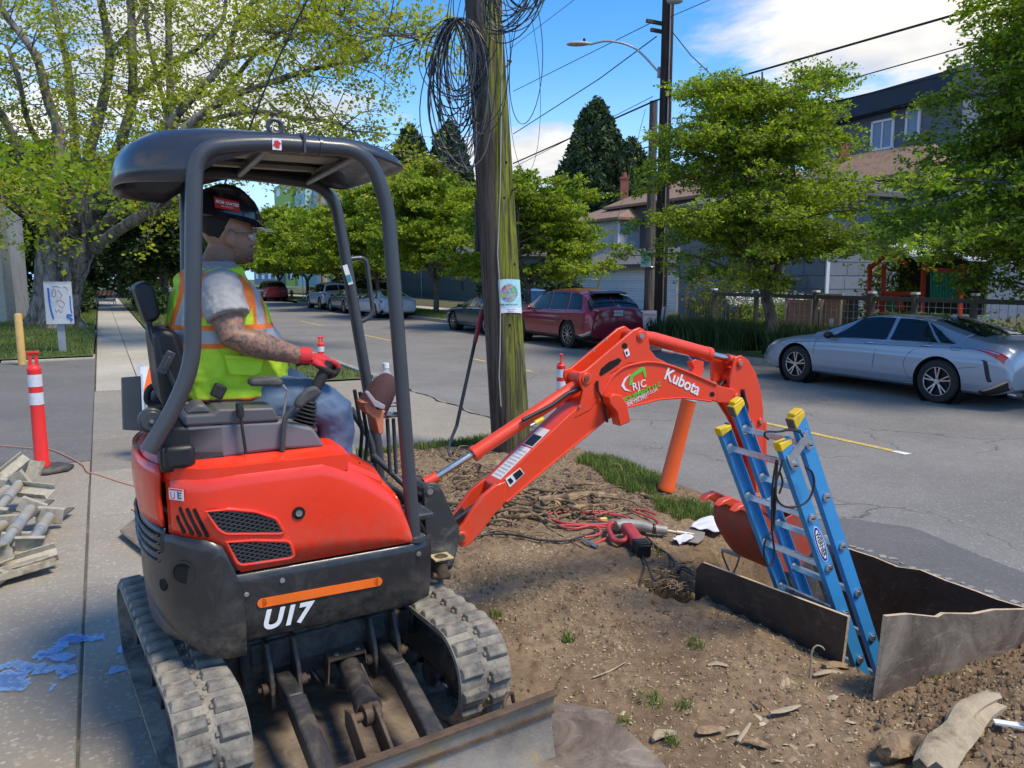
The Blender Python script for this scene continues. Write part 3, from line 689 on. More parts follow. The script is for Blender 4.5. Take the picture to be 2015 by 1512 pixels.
def on_tail(px,py,off=.0):
 yy=-.45
 for _ in range(12):
  p=mloc(px,py,yy);yy=-yo(max(p.x,-.583))-off
 return mloc(px,py,yy)
hp=on_tail(362,1128,.020);nrm=Vector((-.55,-.83,0)).normalized()
def disc(c,n_,r,depth,mb,seg=20,rin=0):
 c=Vector(c);n_=Vector(n_).normalized();a=n_.cross(Vector((0,0,1))).normalized();b_=n_.cross(a)
 ring_=lambda rr_,d:[c+n_*d+(a*math.cos(2*math.pi*k/seg)+b_*math.sin(2*math.pi*k/seg))*rr_ for k in range(seg)]
 if rin:mb.rings([ring_(rin,0),ring_(rin,depth),ring_(r,depth),ring_(r,0)],cap=False)
 else:mb.rings([ring_(r,0),ring_(r,depth)])
tp=MB();disc(hp,nrm,.044,.006,tp,24,.037);E(tp,'tailpipe_recess_rim',K_BK)
tp=MB();disc(hp-nrm*.004,nrm,.038,.006,tp,24);E(tp,'tailpipe_recess',M_DARK)
hp2=on_tail(325,1150,.021);tp=MB();disc(hp2-Vector((.9,.4,0))*.004,(-.9,-.4,0),.022,.006,tp,18);E(tp,'cover_hole',M_DARK)
def zt(x):return float(np.interp(x,[-.52,-.46,-.30,.0,.06,.16,.25,.30,.325,.34],[1.150,1.172,1.188,1.190,1.168,1.112,1.045,.985,.905,.83]))
def zb(x):return float(np.interp(x,[-.53,-.42,-.362,-.33,-.30,.34],[.928,.912,.885,.82,.782,.782]))
def hoodrow(x):
 y=yo(x);t_,b_=zt(x),zb(x);row=[];rr=min(.10,(t_-b_)*.6)
 for k in range(5):row.append((x,-(y+.004*math.sin(k/4*math.pi)),b_+(t_-rr-b_)*k/4))
 for k in range(1,7):
  a=math.pi/2*k/6;row.append((x,-(y-.85*rr*(1-math.cos(a))),t_-rr+.85*rr*math.sin(a)))
 row.append((x,-(y-.17),t_-.004));row.append((x,-(max(y-.30,.05)),t_+.006));return row
hd=MB();hx_=[-.30-.283*math.sin(math.pi/2*k/16)for k in range(9,0,-1)]+list(np.linspace(-.30,.30,25))+[.315,.325,.335,.34]
hx_=[x for x in hx_ if x>-.515];hx_=[-.515]+hx_
rows_=[hoodrow(x)for x in hx_]
hd.rings(rows_,cap=False,closed_ring=False)
last=rows_[-1];hd.add(last+[(.34,-.20,p[2])for p in last],[(i,i+1,len(last)+i+1,len(last)+i)for i in range(len(last)-1)])
ho=E(hd,'engine_hood',K_OR,0,40);sm_=ho.modifiers.new('thickness','SOLIDIFY');sm_.thickness=.01;sm_.offset=-1
def onhood(px,py,top=False):
 yy=-.5
 for _ in range(8):p=mloc(px,py,yy);yy=-yo(p.x)
 return p
fz=MB();q=[(.02,-.475,1.155),(.235,-.475,1.035),(.255,-.33,1.048),(.20,-.22,1.085),(.03,-.24,1.186)]
fz.add([(x,y,z-.03)for x,y,z in q]+[(x,y,z+.012)for x,y,z in q],[(0,1,2,3,4),(9,8,7,6,5)]+[(i,i+5,(i+1)%5+5,(i+1)%5)for i in range(5)]);E(fz,'hood_shoulder_panel',K_OR,.014,seg=3)
kl=MB();kl.lathe([(0,0),(.016,0),(.016,.004),(0,.004)],(.16,-.39,1.093),'z',14);E(kl,'lock_cylinder',M_BLACK)
for x0,y0,x1,y1 in[(350,1018,362,1047),(355,1001,378,1051),(369,1003,393,1054),(383,1004,408,1055)]:
 a,b_=on_tail(x0,y0,.0035),on_tail(x1,y1,.0035);s_=MB();n_=Vector((-.25,-1,0)).normalized()
 s_.bar(a,b_,.013,.005,up=n_);s_.tube([a-n_*.0025,a+n_*.0025],.0065,10);s_.tube([b_-n_*.0025,b_+n_*.0025],.0065,10);E(s_,'louvre_slot_shade',M_DARK)  # black bars paint the shade of the slots, nothing is cut through
def vent(poly):
 P=[onhood(*p)for p in poly];yy=-.507;P2=[(p.x,p.z)for p in P]
 v=MB();v.prism(P2,(-.4995,yy));vo=E(v,'vent_shade_panel',M_DARK)  # black panel set proud, painting the shade of the recessed vent
 def inside_span(p,d):
  ts=[]
  for i in range(len(P2)):
   a,b_=P2[i],P2[(i+1)%len(P2)];ex,ez=b_[0]-a[0],b_[1]-a[1]
   den=d[0]*ez-d[1]*ex
   if abs(den)<1e-9:continue
   t=((a[0]-p[0])*ez-(a[1]-p[1])*ex)/den;u=((a[0]-p[0])*d[1]-(a[1]-p[1])*d[0])/den
   if 0<=u<=1:ts.append(t)
  ts.sort();return[(ts[i],ts[i+1])for i in range(0,len(ts)-1,2)]
 st=MB();cx_=sum(p[0]for p in P2)/len(P2);cz_=sum(p[1]for p in P2)/len(P2)
 for d in((.94,-.34),(.85,.52)):
  nx_,nz_=-d[1],d[0]
  for k in range(-14,15):
   p=(cx_+nx_*k*.0135,cz_+nz_*k*.0135)
   for t0,t1 in inside_span(p,d):st.bar((p[0]+d[0]*t0,yy-.002,p[1]+d[1]*t0),(p[0]+d[0]*t1,yy-.002,p[1]+d[1]*t1),.0032,.003,up=(0,1,0))
 stuff(st.build('vent_mesh',K_TUBE,exc,0))
 rm=MB();c_=Vector((cx_,0,cz_));pts=[Vector((x,yy,z))for x,z in P2];pts=[p+(p-Vector((cx_,yy,cz_))).normalized()*.004 for p in pts]
 rm.tube(fillet(pts+[pts[0]],.012,3)[:-1],.0065,8,closed=True);E(rm,'vent_rim',K_OR)
vent([(405,1004),(450,1003),(500,1008),(540,1020),(556,1045),(550,1049),(446,1049),(430,1040)])
vent([(447,1066),(500,1064),(562,1065),(569,1070),(576,1092),(568,1097),(478,1110),(468,1106)])
lp=onhood(587,1009);k_=MB();disc((lp.x,-.505,lp.z),(0,-1,0),.023,.004,k_,24);E(k_,'hood_lock_recess',M_DARK)
k_=MB();disc((lp.x,-.508,lp.z),(0,-1,0),.012,.006,k_,14);E(k_,'hood_lock',K_STEEL)
xs_t=[-.30-.283*math.sin(math.pi/2*k/24)for k in range(14,24)]
def tailpanel(name,z0,z1,off,mat,far=False):
 mb=MB();a=strip(xs_t,lambda x:z0,lambda x:z1,off,6)
 b_=[[(x,-y,z)for x,y,z in r_]for r_ in reversed(a)]
 mb.rings(a+b_,cap=False,closed_ring=False);o=E(mb,name,mat,0,50);s_=o.modifiers.new('thickness','SOLIDIFY');s_.thickness=.012;s_.offset=-1
 return o
tailpanel('tail_panel',.945,1.165,.010,K_OR);tailpanel('louvre_panel',.79,.94,.004,K_BK)
for i in range(4):
 mb=MB();z0=.81+i*.031;a=strip(xs_t[1:],lambda x:z0,lambda x:z0+.012,.012,2);b_=[[(x,-y,z)for x,y,z in r_]for r_ in reversed(a)]
 mb.rings(a+b_,cap=False,closed_ring=False);o=E(mb,'louvre_rib',K_BK,0,50);s_=o.modifiers.new('thickness','SOLIDIFY');s_.thickness=.006
dk=MB();dk.rings([[(x,y,z)for x,y in plan(s_,.12)]for z,s_ in[(.76,.03),(.93,.05),(1.12,.055),(1.13,.07)]]);E(dk,'deck_body',K_BK)
top=MB();top.rings([[(x,y,z)for x,y in[(xx,yy)for xx,yy in plan(s_,.1)if xx<.11]]for z,s_ in[(1.10,.01),(1.16,.012),(1.178,.04)]]);E(top,'rear_deck_cover',K_OR,0,40)
lh=MB();lh.rings([[(x,y,z)for x,y in[(-.45,.20),(-.45,.44),(-.30,.492),(.05,.492),(.05,.20)]]for z in(.78,1.0)]);E(lh,'left_side_cover',K_OR,.02)
fl=MB();fl.box((.33,.08,.80),(.40,.72,.03));fl.box((.36,.05,.70),(.30,.30,.20));E(fl,'floor_plate',K_CAST,.01)
yp=-.5065;a,b_=mloc(516,1187,yp),mloc(744,1145,yp)
st=MB();st.bar(a,b_,.034,.003,up=(0,1,0));st.tube([a+Vector((0,.0015,0)),a-Vector((0,.0015,0))],.017,14);st.tube([b_+Vector((0,.0015,0)),b_-Vector((0,.0015,0))],.017,14);E(st,'orange_stripe',M_STRIPE)
c_=mloc(563,1204,yp);put_text('model_lettering','U17',.098,c_-Vector((.004,0,.020)),(1,0,0),(0,0,1),M_WHITE,exc,depth=.002,bold=.0035,shear=.28,space=1.02)
bz=mloc(556,1143,-.51);k_=MB();disc((bz.x,-.504,bz.z),(0,-1,0),.010,.006,k_,6);E(k_,'bolt',K_STEEL)
def sticker(px0,py0,px1,py1,off,parts,name='warning_sticker',f=on_tail):
 """rectangle between two pixel corners on the curved flank"""
 a,b_=f(px0,py0,off),f(px1,py1,off);h=a.z-b_.z
 x=Vector((b_.x-a.x,b_.y-a.y,0));w_=x.length;x.normalize();n_=Vector((x.y,-x.x,0))
 if n_.y>0:n_=-n_
 o_=Vector((a.x,a.y,b_.z))+n_*.002;root=None
 for u0,v0,u1,v1,mt in parts:
  m_=MB();d=.001 if root is None else.0022
  P=[o_+x*(w_*u)+Vector((0,0,h*v))for u,v in((u0,v0),(u1,v0),(u1,v1),(u0,v1))]
  m_.hexa(P,[p+n_*d for p in P]);ob=m_.build(name if root is None else 'sticker_print',mt,root or exc,0);root=root or ob
sticker(333,960,363,986,.004,[(0,0,1,1,M_WHITE),(.05,.84,.95,.96,M_REDD),(.12,.14,.16,.7,M_REDD),(.36,.14,.4,.7,M_REDD),(.12,.1,.4,.16,M_REDD),(.6,.12,.66,.78,M_BLACK),(.66,.4,.85,.46,M_BLACK),(.7,.15,.85,.25,M_BLACK),(.7,.6,.86,.7,M_BLACK)])
sticker(288,978,312,1012,.014,[(0,0,1,1,M_BLACK),(.0,.05,.22,.95,M_WHITE),(.3,.85,.9,.95,M_REDD),(.3,.68,.9,.73,M_WHITE),(.3,.52,.9,.57,M_WHITE),(.3,.36,.9,.41,M_WHITE),(.3,.2,.7,.25,M_WHITE)])
for px,py,w_ in[(487,921,.055),(567,915,.08)]:
 p=mloc(px,py,-.47);m_=MB();m_.box((p.x,-.452,zt(p.x)-.035),(w_,.002,.008),Matrix.Rotation(R(35),3,'X'));E(m_,'hood_sticker',M_WHITE)
near=[mloc(x,y,-.46)for x,y in[(292,888),(345,800),(379,715),(381,400),(384,292),(520,281),(722,296),(763,400),(815,1068)]]
near=[Vector((p.x,-.46,p.z))for p in near]
tb=MB();tb.tube(fillet(near,[0,.25,.30,.2,.22,.3,.19,.1,0],8),.0275,18);E(tb,'canopy_tube',K_TUBE,0,60)
far=[(-.50,.46,1.25),(-.40,.46,1.38),(-.33,.46,1.55),(-.31,.46,2.0),(-.30,.46,2.262),(-.05,.46,2.268),(.345,.46,2.235),(.39,.46,1.95),(.535,.46,.95),(.54,.46,.80)]
tb=MB();tb.tube(fillet(far,[0,.2,.2,.1,.22,.2,.18,.1,.1,0],8),.0275,16);E(tb,'canopy_tube',K_TUBE,0,60)
for x,z in((-.12,2.262),(.18,2.245)):
 tb=MB();tb.tube([(x,-.44,z),(x+.04,.44,z)],.016,12);E(tb,'cross_bar',K_TUBE,0,60)
for fx,y in((.366,-.46),(.54,.46)):
 m_=MB();m_.lathe([(0,0),(.042,0),(.042,.018),(.033,.022),(0,.022)],(fx,y,.775),'z',20);E(m_,'post_foot',K_TUBE)
m_=MB();m_.box((-.02,-.46,2.268),(.008,.066,.066));m_.tube([(.035,-.46,2.262),(.045,-.46,2.262)],.031,18);E(m_,'tube_clamp',K_TUBE)
p=mloc(545,284,-.489);m_=MB();m_.box((p.x,-.4875,p.z),(.030,.003,.038));E(m_,'lift_sticker',M_WHITE)
m_=MB();m_.box((p.x,-.490,p.z),(.017,.002,.022),Matrix.Rotation(.7,3,'Y'));m_.box((p.x,-.4905,p.z),(.005,.002,.026),Matrix.Rotation(-.6,3,'Y'));E(m_,'lift_sticker_mark',M_REDD)
p=mloc(543,262,-.42);m_=MB();pr=[(p.x-.05,2.27),(p.x-.028,2.30),(p.x-.022,2.335),(p.x,2.352),(p.x+.022,2.335),(p.x+.028,2.30),(p.x+.05,2.27)]
m_.tube([(p.x+.024*math.cos(a),-.41,2.325+.024*math.sin(a))for a in np.linspace(0,6.283,17)[:-1]],.008,8,closed=True);m_.box((p.x,-.41,2.295),(.07,.01,.03));E(m_,'lifting_eye',K_TUBE)
rf=MB();RN=64
def roof_ring(sc_,k):
 out=[]
 for i in range(RN):
  a=2*math.pi*i/RN;ca_,sa_=math.cos(a),math.sin(a);e=2/3.6
  if ca_>0:e=2/8.
  ux,uy=math.copysign(abs(ca_)**e,ca_),math.copysign(abs(sa_)**e,sa_)
  x=-.100+(.495 if ux>0 else.51)*ux*sc_;y=.470*uy*sc_*(1-.16*max(0,-ux-.2)**2-.05*max(0,ux-.5))
  rim=float(np.interp(x,[-.62,-.40,-.30,-.1,.2,.38],[2.125,2.12,2.19,2.25,2.25,2.215]))
  crown=2.313-.06*max(0,(x-.15)/.25)**1.5-.035*max(0,(-x-.25)/.35)**1.5+.007*math.cos(y*21)*(k>.9)
  out.append((x,y,rim+(crown-rim)*k))
 return out
rf.rings([roof_ring(s_,k)for s_,k in[(1.,0),(.992,.3),(.972,.58),(.93,.82),(.86,.95),(.72,1.),(.5,1.),(.25,1.),(.02,1.)]],cap=False)
ro=E(rf,'canopy_roof',K_ROOF,0,60);s_=ro.modifiers.new('thickness','SOLIDIFY');s_.thickness=.008;s_.offset=-1
fr=MB();fr.box((0,-.30,2.284),(.5,.05,.02));fr.box((0,.30,2.284),(.5,.05,.02));fr.box((0,0,2.286),(.5,.18,.012));fr.box((-.25,0,2.283),(.04,.72,.02));fr.box((.24,0,2.277),(.04,.72,.02));E(fr,'roof_frame',M('beige_underside',(.30,.28,.23),.6),.004)
hl=MB();hl.tube(fillet([(.415,.46,1.895),(.50,.46,1.905),(.53,.46,1.62),(.452,.46,1.585)],.055,6),.0115,12);E(hl,'grab_handle',K_TUBE)
p0,p1=mloc(678,522,.435),mloc(690,560,.435);m_=MB();m_.bar((p0.x,.432,p0.z),(p1.x,.432,p1.z),.024,.003,up=(0,1,0));E(m_,'post_sticker',M_WHITE)
m_=MB();q0=p0.lerp(p1,.5);q1=p0.lerp(p1,.85);m_.bar((q0.x,.429,q0.z),(q1.x,.429,q1.z),.020,.003,up=(0,1,0));E(m_,'sticker_print',M('teal_decal',(.02,.25,.32),.4))
gr=MB();gr.tube(fillet([mloc(690,805,.30),mloc(730,865,.30),mloc(737,915,.30),mloc(735,960,.30)],.05),.017,12);gr.tube([mloc(733,895,.30),mloc(800,958,.10),mloc(838,985,.05)],.015,12);E(gr,'guard_rail',K_TUBE)
for dx in(0,12):
 m_=MB();m_.tube([mloc(762+dx,824,.05),mloc(768+dx,932,.05)],.009,10);E(m_,'control_rod',K_TUBE)
ch=MB();cc_=mloc(762,812,.05);cr_=.052
for zz_ in(.0,.045,.095):ch.tube([(cc_.x+.01+cr_*math.cos(a),.05+cr_*math.sin(a),cc_.z+zz_-.01)for a in np.linspace(0,6.283,25)[:-1]],.0032,6,closed=True)
for k in range(5):a=k*1.256+.3;ch.tube([(cc_.x+.01+cr_*math.cos(a),.05+cr_*math.sin(a),cc_.z-.01),(cc_.x+.01+cr_*math.cos(a),.05+cr_*math.sin(a),cc_.z+.09)],.003,6)
ch.box((cc_.x+.02,.05,cc_.z-.014),(.12,.1,.004));E(ch,'cup_holder',M_BLACK)
def prism_px(name,pix,y0,y1,mat,bevel=.012,parent=None,ypick=None):
 P=[mloc(x,y,y0 if ypick is None else ypick)for x,y in pix];m_=MB();m_.prism([(p.x,p.z)for p in P],(y0,y1));return E(m_,name,mat,bevel,parent=parent,seg=3)
prism_px('console_base',[(366,838),(366,893),(381,915),(480,895),(560,885),(640,880),(617,843),(552,829)],-.40,-.20,K_GREY,.012)
prism_px('console_lid',[(363,818),(363,840),(552,829),(546,817),(540,802),(429,805),(419,815)],-.405,-.19,K_GREY2,.010)
prism_px('console_cup',[(366,816),(388,795),(405,796),(417,814)],-.38,-.24,K_GREY2,.012)
prism_px('armrest',[(491,761),(494,746),(548,743),(560,750),(556,762)],-.37,-.30,K_GRIP,.012)
ar=MB();ar.tube([mloc(556,758,-.335),mloc(566,770,-.335),mloc(560,800,-.335),mloc(556,826,-.335)],.006,8);E(ar,'armrest_stalk',K_STEEL)
bw=MB();c0,c1=mloc(598,838,-.30),mloc(612,787,-.30);axis=c1-c0
for k in range(7):
 a_,b_=c0+axis*(k/7),c0+axis*((k+.62)/7);r_=.052-.0042*k
 bw.tube([a_,a_+(b_-a_)*.5,b_],[r_*.82,r_,r_*.82],18)
E(bw,'joystick_boot',K_RUB)
jy=MB();jy.tube([c1,mloc(622,765,-.30)],.012,10);jy.tube([mloc(618,774,-.30),mloc(628,752,-.30),mloc(640,728,-.295),mloc(646,712,-.29)],[.016,.023,.021,.024],16);E(jy,'joystick',K_RUB)
gl=MB();gl.tube(smoothpath([mloc(556,888,-.42),mloc(560,830,-.42),mloc(572,808,-.42),mloc(588,795,-.42)]),.0095,12);E(gl,'lock_lever',K_TUBE)
prism_px('lock_lever_grip',[(577,796),(583,783),(602,764),(620,758),(634,772),(620,784),(602,794),(590,806)],-.44,-.405,K_GRIP,.012,ypick=-.42)
ll=MB();ll.tube([mloc(484,893,-.43),mloc(473,818,-.43)],.0055,10);ll.tube([mloc(474,822,-.43),mloc(472,808,-.43),mloc(470,793,-.43)],[.011,.014,.012],12);E(ll,'travel_lever',K_RUB)
prism_px('headrest',[(262,564),(284,553),(301,560),(317,618),(311,630),(287,640)],-.11,.13,K_SEAT,.025)
prism_px('seat_back',[(299,655),(325,645),(350,655),(366,700),(374,790),(318,802)],-.21,.22,K_SEAT,.035)
prism_px('seat_cushion',[(330,800),(340,775),(420,782),(560,788),(566,812),(420,830)],-.20,.22,K_SEAT,.03,ypick=-.05)
sb=MB();sb.tube(smoothpath([mloc(293,636,-.13),mloc(300,665,-.17),mloc(318,700,-.2),mloc(345,760,-.23),mloc(362,778,-.23)]),.011,10);E(sb,'headrest_stay',K_SEAT)
lk=MB();lk.bar(mloc(316,735,-.25),mloc(338,692,-.25),.032,.008,up=(0,1,0));lk.bar(mloc(322,728,-.255),mloc(334,702,-.255),.012,.008,up=(0,1,0));E(lk,'recliner_bracket',K_TUBE,.004)
ap=MB();ap.tube(fillet([mloc(350,795,.27),mloc(288,795,.27),mloc(291,765,.27),mloc(315,755,.27)],.03),.014,12);E(ap,'left_armrest_loop',K_RUB)
bk=MB();a,b_=mloc(420,765,-.24),mloc(440,780,-.24);bk.box(mloc(430,770,-.25),(.045,.03,.05),Matrix.Rotation(.5,3,'Y'));E(bk,'belt_buckle',K_RUB,.006)
dr=MB();c_=mloc(297,826,-.36);disc(c_,(0,-1,0),.043,.03,dr,28);disc(c_-Vector((0,.03,0)),(0,-1,0),.034,.006,dr,28);E(dr,'pivot_cover',K_TUBE,.006)
dr=MB();disc(c_-Vector((0,.036,0)),(0,-1,0),.007,.006,dr,8);E(dr,'bolt',K_STEEL)
mx_=MB();mx_.box((-.42,-.12,1.22),(.22,.56,.16));mx_.box((-.47,-.36,1.20),(.10,.16,.08));mx_.box((-.30,.05,1.15),(.34,.4,.16));E(mx_,'seat_base',K_SEAT,.015)
pn=MB();P=[mloc(x,y,.32)for x,y in[(238,743),(277,740),(281,848),(241,846)]]
pn.prism([(p.x,p.z)for p in P],(.312,.322));E(pn,'rear_shield',M('grey_shield',(.22,.21,.19),.55,.3),.006)
tl=MB();tl.tube([(.33,.08,.82),(.36,.08,1.1),(.33,.08,1.3)],.009,8);tl.tube([(.33,.16,.82),(.36,.16,1.1),(.33,.16,1.3)],.009,8);E(tl,'drive_lever',K_RUB)
BR=[(833,962),(846,950),(862,952),(872,966),(880,985),(905,1040),(905,1064),(893,1112),(868,1122),(846,1100),(838,1060)]
P=[mloc(x,y,-.105)for x,y in BR]
for y0,y1 in((-.105,-.082),(.082,.105)):
 m_=MB();m_.prism([(p.x,p.z)for p in P],(y0,y1));E(m_,'swing_bracket_cheek',K_CAST,.006)
m_=MB();Pc=[mloc(x,y,0.)for x,y in[(838,1000),(858,1000),(866,1060),(878,1105),(862,1118),(842,1090)]];m_.prism([(p.x,p.z)for p in Pc],(-.085,.085));m_.tube([(.63,0,.36),(.63,0,.62)],.055,20);m_.box((.52,0,.42),(.2,.12,.04));m_.box((.52,0,.56),(.2,.12,.04));E(m_,'swing_post',K_CAST,.006)
m_=MB();m_.lathe([(0,0),(.034,0),(.034,.02),(.026,.026),(0,.026)],tuple(mloc(868,1104,-.16)),'z',18);m_.tube([mloc(868,1106,-.16),mloc(868,1135,-.16)],.03,16);m_.tube([mloc(850,1133,-.16),mloc(884,1131,-.16)],[.016,.022],12);E(m_,'swing_cylinder_pin',K_RUST,.003)
m_=MB();q=mloc(868,1096,-.16);m_.box(q,(.09,.08,.006));E(m_,'grease_smear',M('dried_grease',(.45,.38,.2),.8,0,.3,30))
def pin(px,py,y0,y1,r,mat=K_STEEL,name='pivot_pin',yp_=None):
 p=mloc(px,py,y0 if yp_ is None else yp_);m_=MB();m_.tube([(p.x,y0,p.z),(p.x,y1,p.z)],r,20);return E(m_,name,mat)
def boss(px,py,y0,y1,r,mat=K_OR2):
 p=mloc(px,py,y0);m_=MB();m_.tube([(p.x,y0,p.z),(p.x,y1,p.z)],r,24);return E(m_,'pin_boss',mat,.003)
pin(847,968,-.112,.112,.014);boss(847,968,-.108,.108,.026,K_CAST)
HW=.07
def cr4(pts):return[(780+x/2.583,560+y/2.583)for x,y in pts]
def plate(pix,y0,y1,name,mat=K_OR2,bev=.004,ypick=None):
 P=[mloc(x,y,y0 if ypick is None else ypick)for x,y in pix];m_=MB();m_.prism([(p.x,p.z)for p in P],(y0,y1));return E(m_,name,mat,bev)
beam=cr4([(488,1150),(560,1108),(800,905),(1062,690),(1162,628),(1330,583),(1450,573),(1600,592),(1640,600),(1640,512),(1500,452),(1380,408),(1290,385),(1180,400),(1090,455),(1000,560),(880,660),(690,840),(505,1025)])
plate(beam,-HW,HW,'boom',bev=.006)
fork=cr4([(296,1285),(303,1318),(335,1338),(375,1325),(440,1252),(500,1168),(545,1125),(560,1000),(505,1022),(440,1075),(385,1150),(345,1215),(310,1248)])
plate(fork,-HW-.004,-HW+.022,'boom_foot',bev=.005);plate(fork,HW-.022,HW+.004,'boom_foot',bev=.005,ypick=-HW-.004)
flg=MB();arc=[mloc(x,y,-HW)for x,y in cr4([(1040,560),(1062,520),(1100,465),(1150,425),(1210,405),(1290,395),(1380,410),(1500,455),(1625,510)])]
flg.tube(smoothpath([(p.x,-HW-.002,p.z)for p in arc],4),.008,8);arc=[mloc(x,y,-HW)for x,y in cr4([(560,1105),(800,902),(1060,690),(1162,628),(1330,585),(1450,575),(1600,594)])]
flg.tube([(p.x,-HW-.001,p.z)for p in arc],.006,8);E(flg,'boom_weld_edge',K_OR2)
earsN=cr4([(925,482),(930,450),(960,440),(1090,330),(1205,232),(1240,218),(1272,240),(1282,275),(1290,330),(1320,370),(1400,412),(1300,392),(1180,400),(1090,455),(1045,560),(985,640),(905,680),(935,610),(948,540)])
plate(earsN,-HW-.004,-HW+.014,'boom_side_plate');plate(earsN,HW-.014,HW+.004,'boom_side_plate',ypick=-HW-.004)
def slot(pix,yy=-.0755,name='plate_slot'):
 P=[mloc(x,y,yy)for x,y in cr4(pix)];m_=MB();m_.prism([(p.x,p.z)for p in P],(yy-.0012,yy+.002));return E(m_,name,M_DARK)
slot([(1032,455),(1040,430),(1080,395),(1130,374),(1145,385),(1130,405),(1080,440),(1040,465)]);slot([(1160+14*math.cos(a),312+14*math.sin(a))for a in np.linspace(0,6.28,13)[:-1]]);slot([(1606+12*math.cos(a),558+12*math.sin(a))for a in np.linspace(0,6.28,13)[:-1]],-.072)
def C4(x,y):return(780+x/2.583,560+y/2.583)
boss(*C4(970,480),-HW-.012,HW+.012,.030);pin(*C4(970,480),-HW-.018,HW+.018,.014,K_RUST)
boss(*C4(1247,262),-HW-.012,HW+.012,.027);pin(*C4(1247,262),-HW-.018,HW+.018,.013)
boss(*C4(335,1288),-HW-.014,HW+.014,.028);pin(*C4(335,1288),-HW-.020,HW+.020,.016,K_RUST)
def tubepx(pts,yy,r,name,mat,n=16):m_=MB();m_.tube([mloc(x,y,yy)for x,y in cr4(pts)],r,n);return E(m_,name,mat)
tubepx([(168,1000),(420,840)],0,.0165,'boom_cylinder_rod',K_CHR)
tubepx([(142,1012),(205,978)],0,.026,'rod_eye',K_OR2)
tubepx([(392,862),(425,840),(930,505)],0,[.034,.034,.034],'boom_cylinder',K_OR2,22);tubepx([(388,866),(412,850)],0,.038,'cylinder_gland',K_OR2,22)
m_=MB();m_.tube([mloc(x,y,-.045)for x,y in cr4([(640,690),(790,615),(870,555),(950,520)])],.010,10);E(m_,'boom_hose',K_HOSE)
m_=MB();m_.tube([mloc(x,y,-.048)for x,y in cr4([(705,705),(745,683)])],.012,10);E(m_,'hose_band',M('yellow_fitting',(.70,.55,.04),.4));
m_=MB();m_.tube([mloc(x,y,-.048)for x,y in cr4([(680,720),(708,704)])],.009,10);E(m_,'hose_fitting',K_STEEL)
for k in range(3):
 m_=MB();m_.tube(smoothpath([mloc(x,y,-.035+k*.035)for x,y in cr4([(215,1255),(300,1195),(410,1120),(490,1060),(560,1010)])]),.014,10);E(m_,'boom_foot_hose',K_HOSE)
m_=MB();P=[mloc(x,y,-.09)for x,y in cr4([(1048,568),(1068,548),(1110,555),(1138,600),(1155,690),(1100,712),(1085,640),(1050,600)])];m_.prism([(p.x,p.z)for p in P],(-.150,-.085));E(m_,'work_lamp_guard',K_OR2,.006)
m_=MB();m_.tube(smoothpath([mloc(x,y,-.085)for x,y in cr4([(1022,490),(1025,540),(1045,580),(1060,640),(1072,700)])]),.007,8);E(m_,'work_lamp_cable',K_HOSE)
tubepx([(1240,262),(1300,275),(1580,352)],0,[.03,.0365,.0365],'arm_cylinder',K_OR2,22);tubepx([(1570,350),(1592,356)],0,.040,'cylinder_gland',K_OR2,22)
tubepx([(1588,352),(1700,382)],0,.0175,'arm_cylinder_rod',K_CHR);tubepx([(1680,378),(1725,390)],0,.028,'rod_eye',K_OR2)
tubepx([(1290,335),(1350,332),(1400,345)],-.03,[.008,.011,.008],'arm_hose',K_HOSE,10);tubepx([(1345,333),(1402,346)],-.04,.0075,'hose_fitting',K_STEEL,10);tubepx([(1400,345),(1480,362),(1500,385)],-.03,.004,'arm_pipe',K_STEEL,8)
plate(cr4([(1500,395),(1520,380),(1565,392),(1560,440),(1550,470),(1500,455),(1515,425)]),-.02,.02,'cylinder_rest')
AW=.045
armP=cr4([(1722,372),(1755,360),(1790,385),(1828,450),(1855,545),(1866,640),(1868,1050),(1828,1062),(1816,900),(1795,820),(1780,760),(1748,690),(1700,615),(1690,560),(1700,470)])
plate(armP,-AW-.012,-AW+.004,'arm_side_plate');plate(armP,AW-.004,AW+.012,'arm_side_plate',ypick=-AW-.012)
armC=cr4([(1700,470),(1735,430),(1800,440),(1845,545),(1858,650),(1860,1040),(1835,1050),(1826,900),(1800,810),(1750,690),(1700,610)])
plate(armC,-AW+.004,AW-.004,'arm',ypick=-AW)
plate(cr4([(1650,385),(1680,358),(1712,360),(1716,440),(1690,500),(1655,500)]),.03,.055,'arm_side_plate',ypick=-.04)
tubepx([(1640,520),(1660,495),(1705,490)],.0,.012,'arm_hose',K_HOSE,10)
plate(cr4([(1628,600),(1628,512),(1715,532),(1748,560),(1742,592),(1715,606)]),-HW,-HW+.016,'boom_tip_plate');plate(cr4([(1628,600),(1628,512),(1715,532),(1748,560),(1742,592),(1715,606)]),HW-.016,HW,'boom_tip_plate',ypick=-HW)
boss(*C4(1733,573),-HW-.008,HW+.008,.020);pin(*C4(1733,573),-HW-.012,HW+.012,.012)
boss(*C4(1752,401),-AW-.022,AW+.022,.024);pin(*C4(1752,401),-AW-.028,AW+.028,.013)
boss(*C4(1855,697),-AW-.022,AW+.022,.019);pin(*C4(1855,697),-AW-.028,AW+.028,.011)
slot([(1752,530),(1768,545),(1790,620),(1785,700),(1770,650),(1755,600)],-.0585);
m_=MB();m_.tube(smoothpath([mloc(x,y,-.062)for x,y in cr4([(1760,535),(1772,600),(1778,660),(1784,700)])]),.011,10);E(m_,'arm_hose',K_HOSE)
tubepx([(1800,690),(1815,720),(1822,1000)],-.075,.013,'arm_pipe',K_OR2,12);tubepx([(1822,760),(1824,850)],-.082,.009,'hose_fitting',K_STEEL,10);tubepx([(1824,850),(1828,1000)],-.082,.008,'arm_hose',K_HOSE,10)
